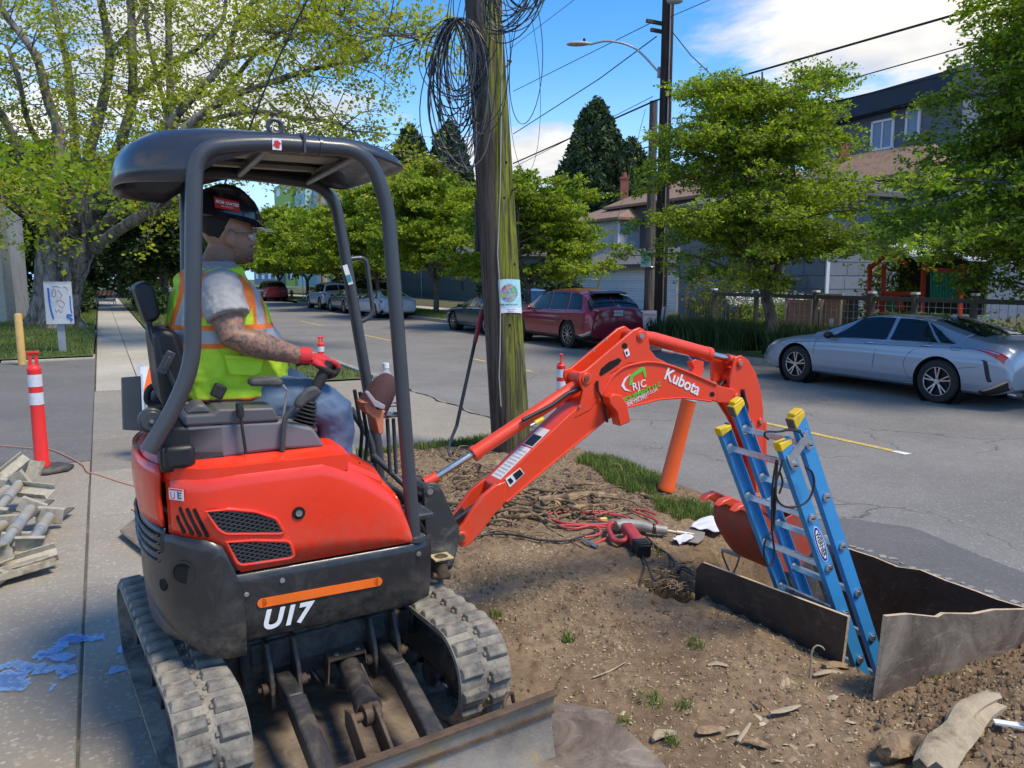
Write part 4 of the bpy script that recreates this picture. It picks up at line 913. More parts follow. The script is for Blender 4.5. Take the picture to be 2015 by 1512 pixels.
m_=MB();disc(mloc(*C4(1790,740),-.075),(0,-1,0),.016,.012,m_,6);E(m_,'pipe_union',K_OR2)
tubepx([(1855,700),(1862,1050)],0,[.03,.028],'bucket_cylinder',K_OR2,18)
lk2=MB();A_=mloc(1500,1040,0);B_=mloc(1545,1075,0)
lk2.bar(mloc(1488,975,-.05),mloc(1500,1085,-.05),.05,.02,up=(0,1,0));lk2.bar(mloc(1500,1045,-.06),mloc(1560,1060,-.06),.04,.02,up=(0,1,0));lk2.bar(mloc(1500,1045,.06),mloc(1560,1060,.06),.04,.02,up=(0,1,0));E(lk2,'bucket_link',K_OR2,.005)
cp=MB();P=[mloc(x,y,-.06)for x,y in[(1500,1035),(1545,1045),(1580,1070),(1620,1180),(1600,1230),(1560,1160),(1520,1090)]];cp.prism([(p.x,p.z)for p in P],(-.075,.075));disc(mloc(1547,1068,-.08),(0,-1,0),.026,.02,cp,20);disc(mloc(1547,1068,-.1),(0,-1,0),.012,.01,cp,12);E(cp,'quick_coupler',M('worn_grey_steel',(.16,.155,.145),.45,.6,.25,8,.1,60,dirt=(.30,.24,.17)),.008)
BW=.155
def bk_pts(pts):return[Vector((p.x,0,p.z))for p in(mloc(x+58,y+34,.02)for x,y in[(1350+(a-1350)*.85,950+(b-950)*1.0)for a,b in cr4(pts)])]
shell=bk_pts([(1540,1020),(1565,1055),(1562,1130),(1610,1220),(1690,1310),(1775,1330),(1860,1290),(1915,1210),(1925,1110),(1880,1050)])
sh=MB();s2=smoothpath(shell,4);sh.rings([[(p.x,y,p.z)for y in np.linspace(-BW,BW,9)]for p in s2],cap=False,closed_ring=False)
bo=E(sh,'bucket_shell',paint('bucket_paint',(.42,.055,.025),.5,0,(.16,.11,.08),(.45,.65),8.,scr=.4),0,50);q=bo.modifiers.new('thickness','SOLIDIFY');q.thickness=.010;q.offset=0
sidep=shell+bk_pts([(1800,1040),(1700,1085),(1640,1035),(1600,1018)])
for y0,y1 in((-BW-.006,-BW+.006),(BW-.006,BW+.006)):
 m_=MB();m_.prism([(p.x,p.z)for p in sidep],(y0,y1));E(m_,'bucket_side_plate',MATS['bucket_paint'],.002)
for ty in(-.125,0.,.125):
 m_=MB();P=bk_pts([(1458,1032),(1490,1002),(1540,985),(1600,1008),(1585,1035),(1540,1040),(1500,1022)]);m_.prism([(p.x,p.z)for p in P],(ty-.026,ty+.026));E(m_,'bucket_tooth',K_OR2,.006)
sr_=MB();P=bk_pts([(1565,1052),(1600,1022),(1640,1030),(1690,1080),(1720,1140),(1740,1200)])
PP=smoothpath(P,7)
for i in range(len(PP)-1):sr_.box((PP[i].x,-BW-.009,PP[i].z),(.016,.006,.016),Matrix.Rotation(.8,3,'Y'))
E(sr_,'serrated_edge',MATS['bucket_paint'])
def boom_frame(px,py,ax,ay,yy=-.0725):
 o=mloc(*C4(px,py),yy);p=mloc(*C4(ax,ay),yy);x=(p-o);x.y=0;x.normalize();return o,x,Vector((-x.z,0,x.x))if x.x>0 else Vector((x.z,0,-x.x))
o,x,y=boom_frame(1455,497,1530,535);put_text('maker_lettering','Kubota',.092,o,x,y,M_WHITE,exc,depth=.0016,bold=.0015,space=.98)
o,x,y=boom_frame(1235,510,1290,492);put_text('hire_firm_lettering','RJC',.056,o+Vector((.0,0,-.003)),x,y,M_WHITE,exc,depth=.0016,bold=.0005,space=1.1)
o,x,y=boom_frame(1250,548,1330,512);put_text('hire_firm_lettering','EQUIPMENT LLC',.034,o,x,y,M_GREEND,exc,depth=.0016,bold=.001)
o,x,y=boom_frame(1245,570,1315,540);put_text('hire_firm_lettering','RJCEQUIPMENT.COM',.023,o,x,y,M_WHITE,exc,depth=.0016)
o,x,y=boom_frame(1225,590,1290,562);put_text('hire_firm_lettering','206.730.2937',.025,o,x,y,M_WHITE,exc,depth=.0016)
def flat_px(name,pix,mat,yy,th=.0016,parent=None):
 P=[mloc(*C4(x,y),yy)for x,y in pix];m_=MB();m_.prism([(p.x,p.z)for p in P],(yy-th,yy));return E(m_,name,mat,0,0,parent=parent)
flat_px('digger_logo',[(1180,515),(1188,462),(1245,420),(1262,422),(1270,470),(1262,475),(1252,440),(1200,472),(1202,508)],M_GREEND,-.0712)
flat_px('logo_swoosh',[(1190,455),(1158,480),(1142,515),(1160,538),(1195,545),(1165,528),(1156,508),(1168,482)],M_WHITE,-.0712)
flat_px('boom_sticker',[(553,988),(628,932),(650,962),(575,1032)],M_WHITE,-.0712)
flat_px('sticker_print',[(592,966),(627,938),(646,962),(610,995)],M_BLACK,-.0735)
flat_px('sticker_print',[(565,992),(580,982),(596,1000),(580,1016)],M_BLACK,-.0735)
flat_px('boom_sticker',[(1156,335),(1178,325),(1187,358),(1168,370)],M_WHITE,-.0772)
flat_px('sticker_print',[(1165,342),(1172,338),(1176,354),(1170,358)],M_BLACK,-.0792)
a=mloc(*C4(520,1012),-HW);b_=mloc(*C4(690,842),-HW);d=(b_-a);d.y=0;d.normalize();nrm_=Vector((-d.z,0,d.x))
def top_sticker(u0,u1,v0,v1,mat,h=.0015):
 P=[Vector((a.x,-HW,a.z))+d*u+Vector((0,v,0))for u,v in((u0,v0),(u1,v0),(u1,v1),(u0,v1))];m_=MB();m_.hexa([p+nrm_*.0012 for p in P],[p+nrm_*(.0012+h)for p in P]);return E(m_,'boom_sticker',mat,0,0)
top_sticker(.02,.235,.012,.105,M_WHITE);top_sticker(.245,.37,.012,.105,M_WHITE);top_sticker(.25,.32,.018,.1,M_BLACK,.0025)
for k in range(9):top_sticker(.035+k*.021,.043+k*.021,.02,.097,M('print_grey',(.45,.46,.48),.5),.0022)
def bolt_at(px,py,yy,r=.008):
 p=mloc(px,py,yy);m_=MB();disc((p.x,yy,p.z),(0,-1,0),r*1.5,.002,m_,14);disc((p.x,yy-.002,p.z),(0,-1,0),r,.006,m_,6);E(m_,'bolt',K_STEEL)
for q in[(833,1010),(842,1078)]:bolt_at(*q,-.106)
bolt_at(824,1090,-.504,.007);bolt_at(485,1170,-.504,.006)
for q in[(1168,690),(1192,668),(1140,800)]:bolt_at(*q,-.0745,.005)
for x0,y0,x1,y1 in[(846,985,880,1030),(850,1000,888,1050)]:
 m_=MB();a_,b_=mloc(x0,y0,-.03),mloc(x1,y1,-.03);m_.tube(smoothpath([a_+Vector((-.15,0,.05)),a_,a_.lerp(b_,.5)+Vector((.01,0,.02)),b_,b_+Vector((.08,0,.06))],5),.010,8);E(m_,'boom_foot_hose',K_HOSE)
for yy in(-.44,-.38):
 m_=MB();m_.tube(smoothpath([(.20,yy+.12,.99),(.36,yy+.2,.93),(.46,yy+.28,.82),(.56,yy+.34,.66)],5),.011,8);E(m_,'feed_hose',K_HOSE)
m_=MB();m_.box((-.495,-.30,1.225),(.07,.05,.012));m_.tube([(-.44,-.36,1.19),(-.40,-.33,1.24),(-.36,-.36,1.22)],.006,6);E(m_,'belt_anchor',K_STEEL)
m_=MB();q0,q1=mloc(332,925,-.45),mloc(330,1062,-.45)
for px,py in[(335,905),(345,902)]:p=mloc(px,py,-.40);m_.box((p.x,-.40,p.z),(.02,.03,.02))
E(m_,'hood_hinge',K_BK,.003)
per=thing('person','operator in yellow safety vest, black hard hat and red gloves seated at the excavator controls','person',MC,MA)
def loft(mb,rows,n=20,cap=True,e=2.3):
 """rows: (cx, cy, cz, ax, ay) horizontal superellipse rings"""
 rg=[]
 for cx_,cy_,cz_,ax_,ay_ in rows:
  rg.append([(cx_+ax_*math.copysign(abs(math.cos(t))**(2/e),math.cos(t)),cy_+ay_*math.copysign(abs(math.sin(t))**(2/e),math.sin(t)),cz_)for t in[2*math.pi*k/n for k in range(n)]])
 mb.rings(rg,cap)
def remeshed(mb,name,mat,voxel,parent,dis=0.,dscale=.06,smooth=2):
 o=mb.build(name,mat,parent,0)
 r=o.modifiers.new('remesh','REMESH');r.mode='VOXEL';r.voxel_size=voxel;r.use_smooth_shade=True
 s=o.modifiers.new('smooth','SMOOTH');s.factor=.5;s.iterations=smooth
 if dis:
  tx=bpy.data.textures.new('folds','CLOUDS');tx.noise_scale=dscale;tx.noise_depth=2
  d=o.modifiers.new('folds','DISPLACE');d.texture=tx;d.strength=dis;d.mid_level=.5;d.texture_coords='LOCAL'
 return o
TOR=[(-.245,0,1.245,.15,.18),(-.24,0,1.31,.19,.205),(-.235,0,1.40,.208,.218),(-.235,0,1.50,.205,.222),(-.245,0,1.59,.19,.215),(-.262,0,1.68,.165,.215),(-.272,0,1.76,.135,.215),(-.275,0,1.81,.11,.19),(-.268,0,1.845,.085,.13),(-.255,0,1.87,.062,.075)]
HD=[(1.858,-.150,-.200,.026),(1.868,-.132,-.215,.040),(1.885,-.122,-.236,.050),(1.905,-.119,-.255,.056),(1.925,-.120,-.272,.062),(1.945,-.124,-.290,.067),(1.965,-.130,-.302,.071),(1.985,-.122,-.310,.074),(2.01,-.122,-.315,.077),(2.04,-.127,-.312,.077),(2.07,-.140,-.300,.070),(2.095,-.165,-.278,.052),(2.11,-.200,-.245,.025)]
def headrows(g=0.):return[((f+b)/2,0,z,(f-b)/2+g,w_+g)for z,f,b,w_ in HD]
SH,EL,WR=Vector((-.275,-.205,1.785)),Vector((-.255,-.285,1.592)),mloc(592,702,-.265)
skin=MB()
loft(skin,[(a,b,c,d-.012,e-.012)for a,b,c,d,e in TOR]);skin.tube([(-.262,0,1.84),(-.235,0,1.90),(-.215,0,1.95)],[.064,.060,.06],18)
loft(skin,headrows(),24,e=2.2)
skin.ell((-.113,0,1.945),(.017,.013,.012));skin.ell((-.121,0,1.962),(.013,.010,.024));skin.ell((-.122,0,1.990),(.012,.05,.009))
skin.ell((-.119,0,1.917),(.010,.022,.006));skin.ell((-.121,0,1.906),(.010,.020,.006));skin.ell((-.128,0,1.878),(.014,.024,.014))
for s_ in(-1,1):
 skin.ell((-.212,s_*.080,1.957),(.020,.011,.031),rot=Matrix.Rotation(.2,3,'Y'));skin.ell((-.205,s_*.078,1.932),(.011,.009,.012))
 skin.tube([(SH.x,s_*.19,SH.z),(SH.x+.005,s_*-SH.y*0+s_*.235,1.70),(EL.x,-s_*EL.y,EL.z),(EL.x+.06,-s_*(EL.y+.003),EL.z-.02),(EL.x+.13,-s_*(EL.y+.008),EL.z-.045),(WR.x,-s_*WR.y,WR.z),(WR.x+.03,-s_*WR.y,WR.z-.006)],[.070,.062,.052,.054,.048,.031,.030],18)
 skin.tube([(-.22,s_*.10,1.32),(.06,s_*.19,1.30),(.125,s_*.20,1.26),(.12,s_*.19,1.10),(.12,s_*.18,.92),(.13,s_*.18,.87)],[.095,.072,.06,.052,.040,.038],16)
def skin_mat():
 m,nt,b=newmat('skin');v=obj_vec(nt);sp=nd(nt,'ShaderNodeSeparateXYZ',{0:v})
 X,Y,Z=sp.outputs
 c=mix(nt,ramp(nt,noise(nt,v,30.,4),.3,.7),(.30,.150,.092),(.37,.195,.125))
 beard=nd(nt,'ShaderNodeMath',{0:ramp(nt,Z,1.945,1.885,0,1),1:ramp(nt,X,-.21,-.14,.5,1.)},operation='MULTIPLY').outputs[0]
 beard=nd(nt,'ShaderNodeMath',{0:beard,1:ramp(nt,noise(nt,v,120.,3),.3,.55,.4,1)},operation='MULTIPLY').outputs[0]
 mst=nd(nt,'ShaderNodeMath',{0:ramp(nt,Z,1.921,1.925),1:ramp(nt,Z,1.936,1.932)},operation='MULTIPLY').outputs[0]
 mst=nd(nt,'ShaderNodeMath',{0:mst,1:ramp(nt,X,-.140,-.132,0,.8)},operation='MULTIPLY').outputs[0]
 above=ramp(nt,Z,1.85,1.86)
 c=mix(nt,nd(nt,'ShaderNodeMath',{0:beard,1:above},operation='MULTIPLY').outputs[0],c,(.035,.022,.018));c=mix(nt,mst,c,(.05,.03,.022))
 lips=nd(nt,'ShaderNodeMath',{0:nd(nt,'ShaderNodeMath',{0:ramp(nt,Z,1.902,1.905),1:ramp(nt,Z,1.922,1.919)},operation='MULTIPLY').outputs[0],1:ramp(nt,X,-.126,-.120,0,.7)},operation='MULTIPLY').outputs[0]
 c=mix(nt,lips,c,(.30,.10,.08))
 band=nd(nt,'ShaderNodeMath',{0:ramp(nt,Z,1.70,1.69),1:ramp(nt,Z,1.49,1.50)},operation='MULTIPLY').outputs[0]
 out_=ramp(nt,nd(nt,'ShaderNodeMath',{0:Y},operation='ABSOLUTE').outputs[0],.235,.25)
 wv=nd(nt,'ShaderNodeTexVoronoi',{'Vector':nd(nt,'ShaderNodeMapping',{'Vector':v,'Scale':(1,.3,1.2)}).outputs[0],'Scale':55.},feature='DISTANCE_TO_EDGE').outputs['Distance']
 ink=nd(nt,'ShaderNodeMath',{0:ramp(nt,wv,.05,.30,.85,.45),1:ramp(nt,noise(nt,v,30.,6,.75,1.4),.42,.60)},operation='MULTIPLY').outputs[0]
 ink=nd(nt,'ShaderNodeMath',{0:nd(nt,'ShaderNodeMath',{0:ink,1:band},operation='MULTIPLY').outputs[0],1:out_},operation='MULTIPLY').outputs[0]
 c=mix(nt,ink,c,(.045,.050,.055))
 nt.links.new(c,b.inputs['Base Color']);b.inputs['Roughness'].default_value=.5;b.inputs['Subsurface Weight'].default_value=.08;b.inputs['Subsurface Radius'].default_value=(.01,.004,.002)
 return m
body=remeshed(skin,'body',skin_mat(),.0045,per)
z_of=lambda q:q[2]
hr=MB();loft(hr,[(cx_-.012,0,z,ax_-.012-k_,w_+.002-k_*.5)for(cx_,_,z,ax_,w_),k_ in zip([q for q in headrows()if 1.94<z_of(q)<2.05],(.022,.004,0,0,0,0))],24)
hair=hr.build('hair',M('black_hair',(.010,.008,.007),.7,0,.2,40,.4,200),per,60)
for v_ in hair.data.vertices:
 lim=-.252+max(0,v_.co.z-1.96)*.8
 if v_.co.x>lim:v_.co.x=lim-(v_.co.x-lim)*.1;v_.co.y*=.95
jn=MB();loft(jn,[(-.245,0,1.225,.13,.175),(-.24,0,1.27,.185,.205),(-.235,0,1.36,.20,.212),(-.235,0,1.43,.195,.21)])
for s_ in(-1,1):jn.tube([(-.23,s_*.10,1.315),(-.08,s_*.15,1.318),(.06,s_*.20,1.312),(.125,s_*.212,1.272),(.135,s_*.208,1.19),(.118,s_*.20,1.08),(.11,s_*.19,.95),(.12,s_*.18,.90)],[.12,.108,.092,.082,.074,.074,.070,.068],20)
def denim():
 m,nt,b=newmat('denim');v=obj_vec(nt);Zc=nd(nt,'ShaderNodeSeparateXYZ',{0:v}).outputs[2]
 f=ramp(nt,noise(nt,v,5.,3,.5),.30,.70);c=mix(nt,f,(.075,.125,.20),(.13,.205,.30))
 c=mix(nt,ramp(nt,noise(nt,v,220.,2),.4,.7,0,.3),c,(.18,.24,.32));nt.links.new(c,b.inputs['Base Color']);b.inputs['Roughness'].default_value=.85
 nt.links.new(nd(nt,'ShaderNodeBump',{'Height':noise(nt,v,260.,3),'Strength':.3,'Distance':.003}).outputs[0],b.inputs['Normal']);return m
remeshed(jn,'jeans',denim(),.007,per,.022,.07)
for s_ in(-1,1):
 bt=MB();bt.tube([(.115,s_*.182,.98),(.12,s_*.18,.90)],[.066,.056],16);bt.ell((.16,s_*.18,.855),(.13,.05,.04));bt.ell((.12,s_*.18,.88),(.06,.052,.06));remeshed(bt,'boot',M('boot_leather',(.20,.145,.085),.7,0,.2,12,.2,60),.007,per)
te=MB();loft(te,[(a,b,c,d+.004,e+.004)for a,b,c,d,e in TOR if c>1.30])
for s_ in(-1,1):te.tube([(SH.x+.01,s_*.165,SH.z-.008),(SH.x,s_*.215,1.765),(SH.x+.004,s_*.245,1.705),(SH.x+.012,s_*.262,1.665)],[.070,.073,.076,.080],22)
remeshed(te,'tee_shirt',M('grey_jersey',(.34,.34,.35),.9,0,.10,30,.3,220),.006,per,.014,.032)
def vest_mat():
 m,nt,b=newmat('vest_fabric');v=obj_vec(nt);sp=nd(nt,'ShaderNodeSeparateXYZ',{0:v});X,Y,Z=sp.outputs
 def band(val,c,h,s=.0015):return nd(nt,'ShaderNodeMath',{0:ramp(nt,val,c-h-s,c-h+s),1:ramp(nt,val,c+h-s,c+h+s,1,0)},operation='MULTIPLY').outputs[0]
 def mul(a,b_):return nd(nt,'ShaderNodeMath',{0:a,1:b_},operation='MULTIPLY').outputs[0]
 up=ramp(nt,Z,1.612,1.618)
 c=mix(nt,ramp(nt,noise(nt,v,9.,4),.3,.7),(.44,.70,.025),(.56,.84,.04))
 bk_,fr_=nd(nt,'ShaderNodeMath',{0:X,1:mul(ramp(nt,Z,1.62,1.82,0,1),.055)},operation='SUBTRACT').outputs[0],X
 c=mix(nt,mul(band(bk_,-.415,.034),up),c,(.95,.20,.03));c=mix(nt,mul(band(bk_,-.415,.019),up),c,(.42,.42,.43))
 c=mix(nt,mul(band(fr_,-.135,.032),up),c,(.95,.20,.03));c=mix(nt,mul(band(fr_,-.135,.017),up),c,(.42,.42,.43))
 c=mix(nt,band(Z,1.59,.043),c,(.95,.20,.03));c=mix(nt,band(Z,1.59,.024),c,(.42,.42,.43))
 c=mix(nt,ramp(nt,Z,1.363,1.357),c,(.95,.22,.03))
 arm=nd(nt,'ShaderNodeMath',{0:nd(nt,'ShaderNodeMath',{0:nd(nt,'ShaderNodeMath',{0:X,1:-.275},operation='SUBTRACT').outputs[0],1:2.},operation='POWER').outputs[0],1:nd(nt,'ShaderNodeMath',{0:nd(nt,'ShaderNodeMath',{0:Z,1:1.755},operation='SUBTRACT').outputs[0],1:2.},operation='POWER').outputs[0]},operation='ADD').outputs[0]
 side=ramp(nt,nd(nt,'ShaderNodeMath',{0:Y},operation='ABSOLUTE').outputs[0],.15,.16)
 c=mix(nt,mul(mul(ramp(nt,arm,.0150,.0148),side),ramp(nt,Z,1.66,1.67)),c,(.95,.20,.03))
 nt.links.new(c,b.inputs['Base Color']);b.inputs['Roughness'].default_value=.75
 nt.links.new(nd(nt,'ShaderNodeBump',{'Height':noise(nt,v,300.,2),'Strength':.25,'Distance':.002}).outputs[0],b.inputs['Normal']);return m
ve=MB();loft(ve,[(a,b,c,d+.017,e+.015)for a,b,c,d,e in TOR if 1.35<c<1.85 and c!=1.31]and[(-.232,0,1.352,.228,.238)]+[(a,b,c,d+.017,e+.015)for a,b,c,d,e in TOR if 1.35<c<1.85])
vo=remeshed(ve,'safety_vest',vest_mat(),.006,per,.030,.075)
P=[mloc(x,y,-.262)for x,y in[(443,703),(520,708),(514,735),(500,741),(452,738)]]
pk=MB();pk.prism([(p.x,p.z)for p in P],(-.256,-.246));pk.build('vest_pocket',vest_mat(),per,40,.004)
P=[mloc(x,y,-.262)for x,y in[(442,698),(521,703),(520,712),(443,707)]]
pk=MB();pk.prism([(p.x,p.z)for p in P],(-.262,-.246));pk.build('pocket_flap',vest_mat(),per,40,.003)
def glove_mat():
 m,nt,b=newmat('glove_knit');v=obj_vec(nt);sp=nd(nt,'ShaderNodeSeparateXYZ',{0:v})
 f=nd(nt,'ShaderNodeMath',{0:sp.outputs[2],1:nd(nt,'ShaderNodeMath',{0:sp.outputs[0],1:.16},operation='MULTIPLY').outputs[0]},operation='ADD').outputs[0]
 c=mix(nt,ramp(nt,f,WR.z-.030,WR.z-.022),(.025,.02,.02),(.62,.025,.03));nt.links.new(c,b.inputs['Base Color']);b.inputs['Roughness'].default_value=.75
 nt.links.new(nd(nt,'ShaderNodeBump',{'Height':noise(nt,v,400.,2),'Strength':.4,'Distance':.002}).outputs[0],b.inputs['Normal']);return m
gm_=glove_mat()
for s_ in(1,-1):
 gl=MB();y0=WR.y;f=lambda dx,dy,dz:(WR.x+dx,s_*(y0+dy),WR.z+dz)
 gl.tube([f(-.01,0,.004),f(.02,0,.0),f(.035,0,-.003)],[.035,.036,.034],16)
 gl.ell(f(.075,0,-.018),(.05,.045,.025),rot=Matrix.Rotation(.35,3,'Y'))
 for k,(yy,L)in enumerate([(-.036,.82),(-.013,.95),(.011,1.),(.034,.9)]):
  gl.tube(smoothpath([f(.085,yy*.85,-.014),f(.118,yy,-.026),f(.118+.020*L,yy,-.050*L),f(.118+.010*L,yy,-.078*L),f(.118-.018*L,yy,-.088*L)],3),.0105,10)
 gl.tube(smoothpath([f(.04,-.03,-.018),f(.062,-.046,-.036),f(.088,-.045,-.055),f(.108,-.036,-.064)],3),[.015-.0003*k for k in range(10)],10)
 remeshed(gl,'glove',gm_,.0035,per,smooth=1)
ht=MB();hc=Vector((-.218,0,2.035));rot=Matrix.Rotation(.16,3,'Y');rg=[]
for a,(rx,ry)in[(0,(.136,.112)),(.25,(.134,.110)),(.5,(.122,.101)),(.75,(.104,.086)),(1.,(.080,.064)),(1.25,(.048,.038)),(1.5,(.012,.010))]:
 rg.append([hc+rot@Vector((rx*math.cos(t),ry*math.sin(t),.122*math.sin(a)/math.sin(1.5)))for t in[2*math.pi*k/36 for k in range(36)]])
ht.rings(rg);br=[]
for sc_,dz in[(1.,.012),(1.03,.0),(1.06,-.004),(1.03,-.006)]:
 br.append([hc+rot@Vector(((.136*sc_+(.052*max(0,math.cos(t))**3 if sc_>1.04 else 0))*math.cos(t),.112*sc_*math.sin(t),dz-(.012*max(0,math.cos(t))if sc_>1.04 else 0)))for t in[2*math.pi*k/36 for k in range(36)]])
ht.rings(br,cap=False)
for yy in(-.022,0,.022):ht.tube([hc+rot@Vector((.112*math.cos(a),yy,.005+.121*math.sin(a)))for a in np.linspace(.25,math.pi-.25,14)],.006,6)
ht.build('hard_hat',M('black_gloss_shell',(.012,.012,.016),.16,0,.1,4,coat=.5),per,45)
pch=MB();pts=[]
q0,q1=mloc(423,386,-.108),mloc(474,412,-.108)
o_=Vector((q0.x-.004,-.1235,q1.z+.001));xx=Vector((q1.x-q0.x,.016,-.014));hh=Vector((0,.013,.040))
pch.hexa([o_,o_+xx,o_+xx+hh,o_+hh],[p+Vector((0,-.0035,.001))for p in(o_,o_+xx,o_+xx+hh,o_+hh)]);lab=pch.build('hat_label',M_REDD,per,0)
put_text('label_print','BOB OATES',.0165,o_+xx*.5+hh*.60+Vector((0,-.0045,.001)),xx,hh,M_WHITE,lab,depth=.001,bold=.0005,shear=.2)
put_text('label_print','206-789-2911',.0085,o_+xx*.5+hh*.25+Vector((0,-.0045,.001)),xx,hh,M_WHITE,lab,depth=.001)
gs=MB();gs.tube([(-.215,-.083,1.975),(-.16,-.082,1.978),(-.128,-.070,1.975)],.0028,6);gs.tube([(-.215,.083,1.975),(-.16,.082,1.978),(-.128,.070,1.975)],.0028,6);gs.tube(smoothpath([(-.128,-.070,1.980),(-.108,-.045,1.984),(-.104,0,1.984),(-.108,.045,1.984),(-.128,.070,1.980)],4),.0025,6)
gs.build('glasses_frame',M('grey_frame',(.12,.12,.13),.3),per,60)
ln=MB();a=smoothpath([(-.130,-.071,0),(-.109,-.045,0),(-.105,0,0),(-.109,.045,0),(-.130,.071,0)],4)
ln.rings([[(p.x,p.y,1.983)for p in a],[(p.x-.002,p.y,1.966)for p in a],[(p.x-.008,p.y*.98,1.950)for p in a]],cap=False,closed_ring=False)
lens=ln.build('glasses_lens',M('clear_lens',(.9,.92,.93),.03,0,0,spec=.8,alpha=.22),per,60)
for s_ in(-1,1):
 ey_=MB();ey_.ell((-.132,s_*.032,1.970),(.012,.012,.011));ey_.build('eye',M('eye_white',(.6,.58,.55),.2),per,60)
 ey_=MB();ey_.ell((-.1215,s_*.032,1.968),(.0025,.006,.006));ey_.build('pupil',M_BLACK,per,60)
def bottle(name,label,base,h,r,mats,parentless=True,lab=None):
 t=thing(name,label,'bottle',base)
 pr=[(0,0),(r*.8,0),(r,.04*h),(r,.25*h),(r*.93,.28*h),(r,.31*h),(r,.62*h),(r*.8,.76*h),(r*.42,.86*h),(r*.38,.92*h),(0,.925*h)]
 m=MB();m.lathe(pr,(0,0,0),'z',22);m.build('bottle_body',mats[0],t,40)
 m=MB();m.lathe([(0,.905*h),(r*.47,.905*h),(r*.47,h),(0,h)],(0,0,0),'z',18);m.build('bottle_cap',mats[1],t,40)
 if lab:m=MB();m.lathe([(r*1.015,.30*h),(r*1.015,.63*h)],(0,0,0),'z',26);l=m.build('bottle_label',lab,t,40);return t,l
 return t,None
M_PET=M('clear_plastic',(.75,.80,.84),.08,0,.02,spec=.7,alpha=.38);M_CAPW=M('white_cap',(.8,.8,.8),.4)
bp=MMAT@Vector((cc_.x+.01,.05,cc_.z-.008))if False else MMAT@Vector((mloc(762,812,.05).x-.002,.05,mloc(762,812,.05).z-.010))
bt_,lb_=bottle('water_bottle','clear water bottle with blue label standing in the wire cup holder',bp,.235,.033,(M_PET,M_CAPW),lab=M('blue_label',(.01,.05,.35),.35))
dv=(Vector((0,0,0))-Vector((bp.x,bp.y,0))).normalized();rt=Vector((-dv.y,dv.x,0))
o=put_text('label_print','ANA',.026,dv*.0345+Vector((0,0,.105))+rt*.014,rt,(0,0,1),M_WHITE,bt_,depth=.001)
fb=MMAT@Vector(mloc(686,900,.22));fb=MMAT@Vector((mloc(686,905,.22).x,.22,mloc(686,905,.22).z))
bottle('plastic_bottle','small empty clear bottle standing on the floor step beside the boot',fb,.135,.020,(M_PET,M('clear_cap',(.7,.75,.8),.2,alpha=.6)))
sv_=MB();q=MINV@fb;sv_.box((q.x,q.y-.02,q.z-.008),(.16,.2,.014));E(sv_,'side_step',K_TUBE,.003)
cap=thing('baseball_cap','brown mesh baseball cap with orange brim hung upside down on the control rods','cap',MMAT@Vector(mloc(735,770,-.02)),MA)
CL=Vector(mloc(735,770,-.02))
def cp_(x,y,yy=-.02):p=mloc(x,y,yy);return Vector((p.x,yy,p.z))-CL
ax=(cp_(752,728)-cp_(722,800));c0=cp_(740,765);up_=(cp_(728,730)-cp_(748,810));
axn=(cp_(765,722)-cp_(722,752)).normalized();upn=Vector((-axn.z,0,axn.x));upn=upn if upn.z>0 else-upn
open_c=cp_(738,800);rim_x=(cp_(756,818)-cp_(708,785));rx_=rim_x.length/2;rxn=rim_x.normalized();dome=Vector((-rxn.z,0,rxn.x));dome=dome if dome.z>0 else-dome
rc=(cp_(756,818)+cp_(708,785))/2;H_=.165;cm=MB();rg=[]
lean=(cp_(770,728)-rc);
for k in range(9):
 a=k/8*math.pi/2;s_=math.cos(a)**.75 if k<8 else.03
 c_=rc+dome*(H_*math.sin(a))+rxn*(-.01*math.sin(a));rg.append([c_+rxn*(rx_*s_*math.cos(t))+Vector((0,1,0))*(.075*s_*math.sin(t))for t in[2*math.pi*j/28 for j in range(28)]])
cm.rings(rg,cap=False);cm.build('cap_crown',M('brown_mesh_fabric',(.075,.035,.035),.85,0,.2,40,.3,260),cap,60)
cm=MB();cm.rings([[p-dome*.000+(p-rc)*.02 for p in rg[0]],[p-dome*.012+(p-rc)*.02 for p in rg[0]]],cap=False);cm.build('cap_band',M('orange_fabric',(.62,.20,.10),.8,0,.1,20),cap,60)
P=[cp_(x,y,-.10)for x,y in[(716,772),(722,768),(736,786),(756,797),(754,806),(734,800)]]
cm=MB();cm.prism([(p.x,p.z)for p in P],(-.098,-.078));cm.build('cap_panel',M('grey_fabric',(.34,.30,.33),.85),cap,40,.004)
cm=MB();br_=[cp_(x,y,-.04)for x,y in[(707,790),(712,808),(730,822),(736,848),(740,853),(747,848),(747,812),(752,806),(735,800),(718,790)]]
cm.prism([(p.x,p.z)for p in br_],(-.075,.02));cm.build('cap_brim',MATS['orange_fabric'],cap,60,.006)
def filmply():
 m,nt,b=newmat('film_faced_plywood');v=obj_vec(nt,(1,1,1))
 c=mix(nt,ramp(nt,noise(nt,v,2.5,7,.7,.8),.35,.68),(.022,.016,.013),(.065,.046,.038))
 s1=ramp(nt,noise(nt,nd(nt,'ShaderNodeMapping',{'Vector':v,'Scale':(2.,2.,14.),'Rotation':(.3,.8,.6)}).outputs[0],3.,8,.8,1.2),.56,.72,0,.55)
 c=mix(nt,s1,c,(.21,.165,.135));c=mix(nt,ramp(nt,noise(nt,v,13.,7,.8,.6),.56,.68,0,.5),c,(.20,.15,.11))
 nt.links.new(c,b.inputs['Base Color']);nt.links.new(ramp(nt,noise(nt,v,9.,6),.3,.7,.32,.65),b.inputs['Roughness'])
 nt.links.new(nd(nt,'ShaderNodeBump',{'Height':noise(nt,v,40.,6),'Strength':.15,'Distance':.004}).outputs[0],b.inputs['Normal']);return m
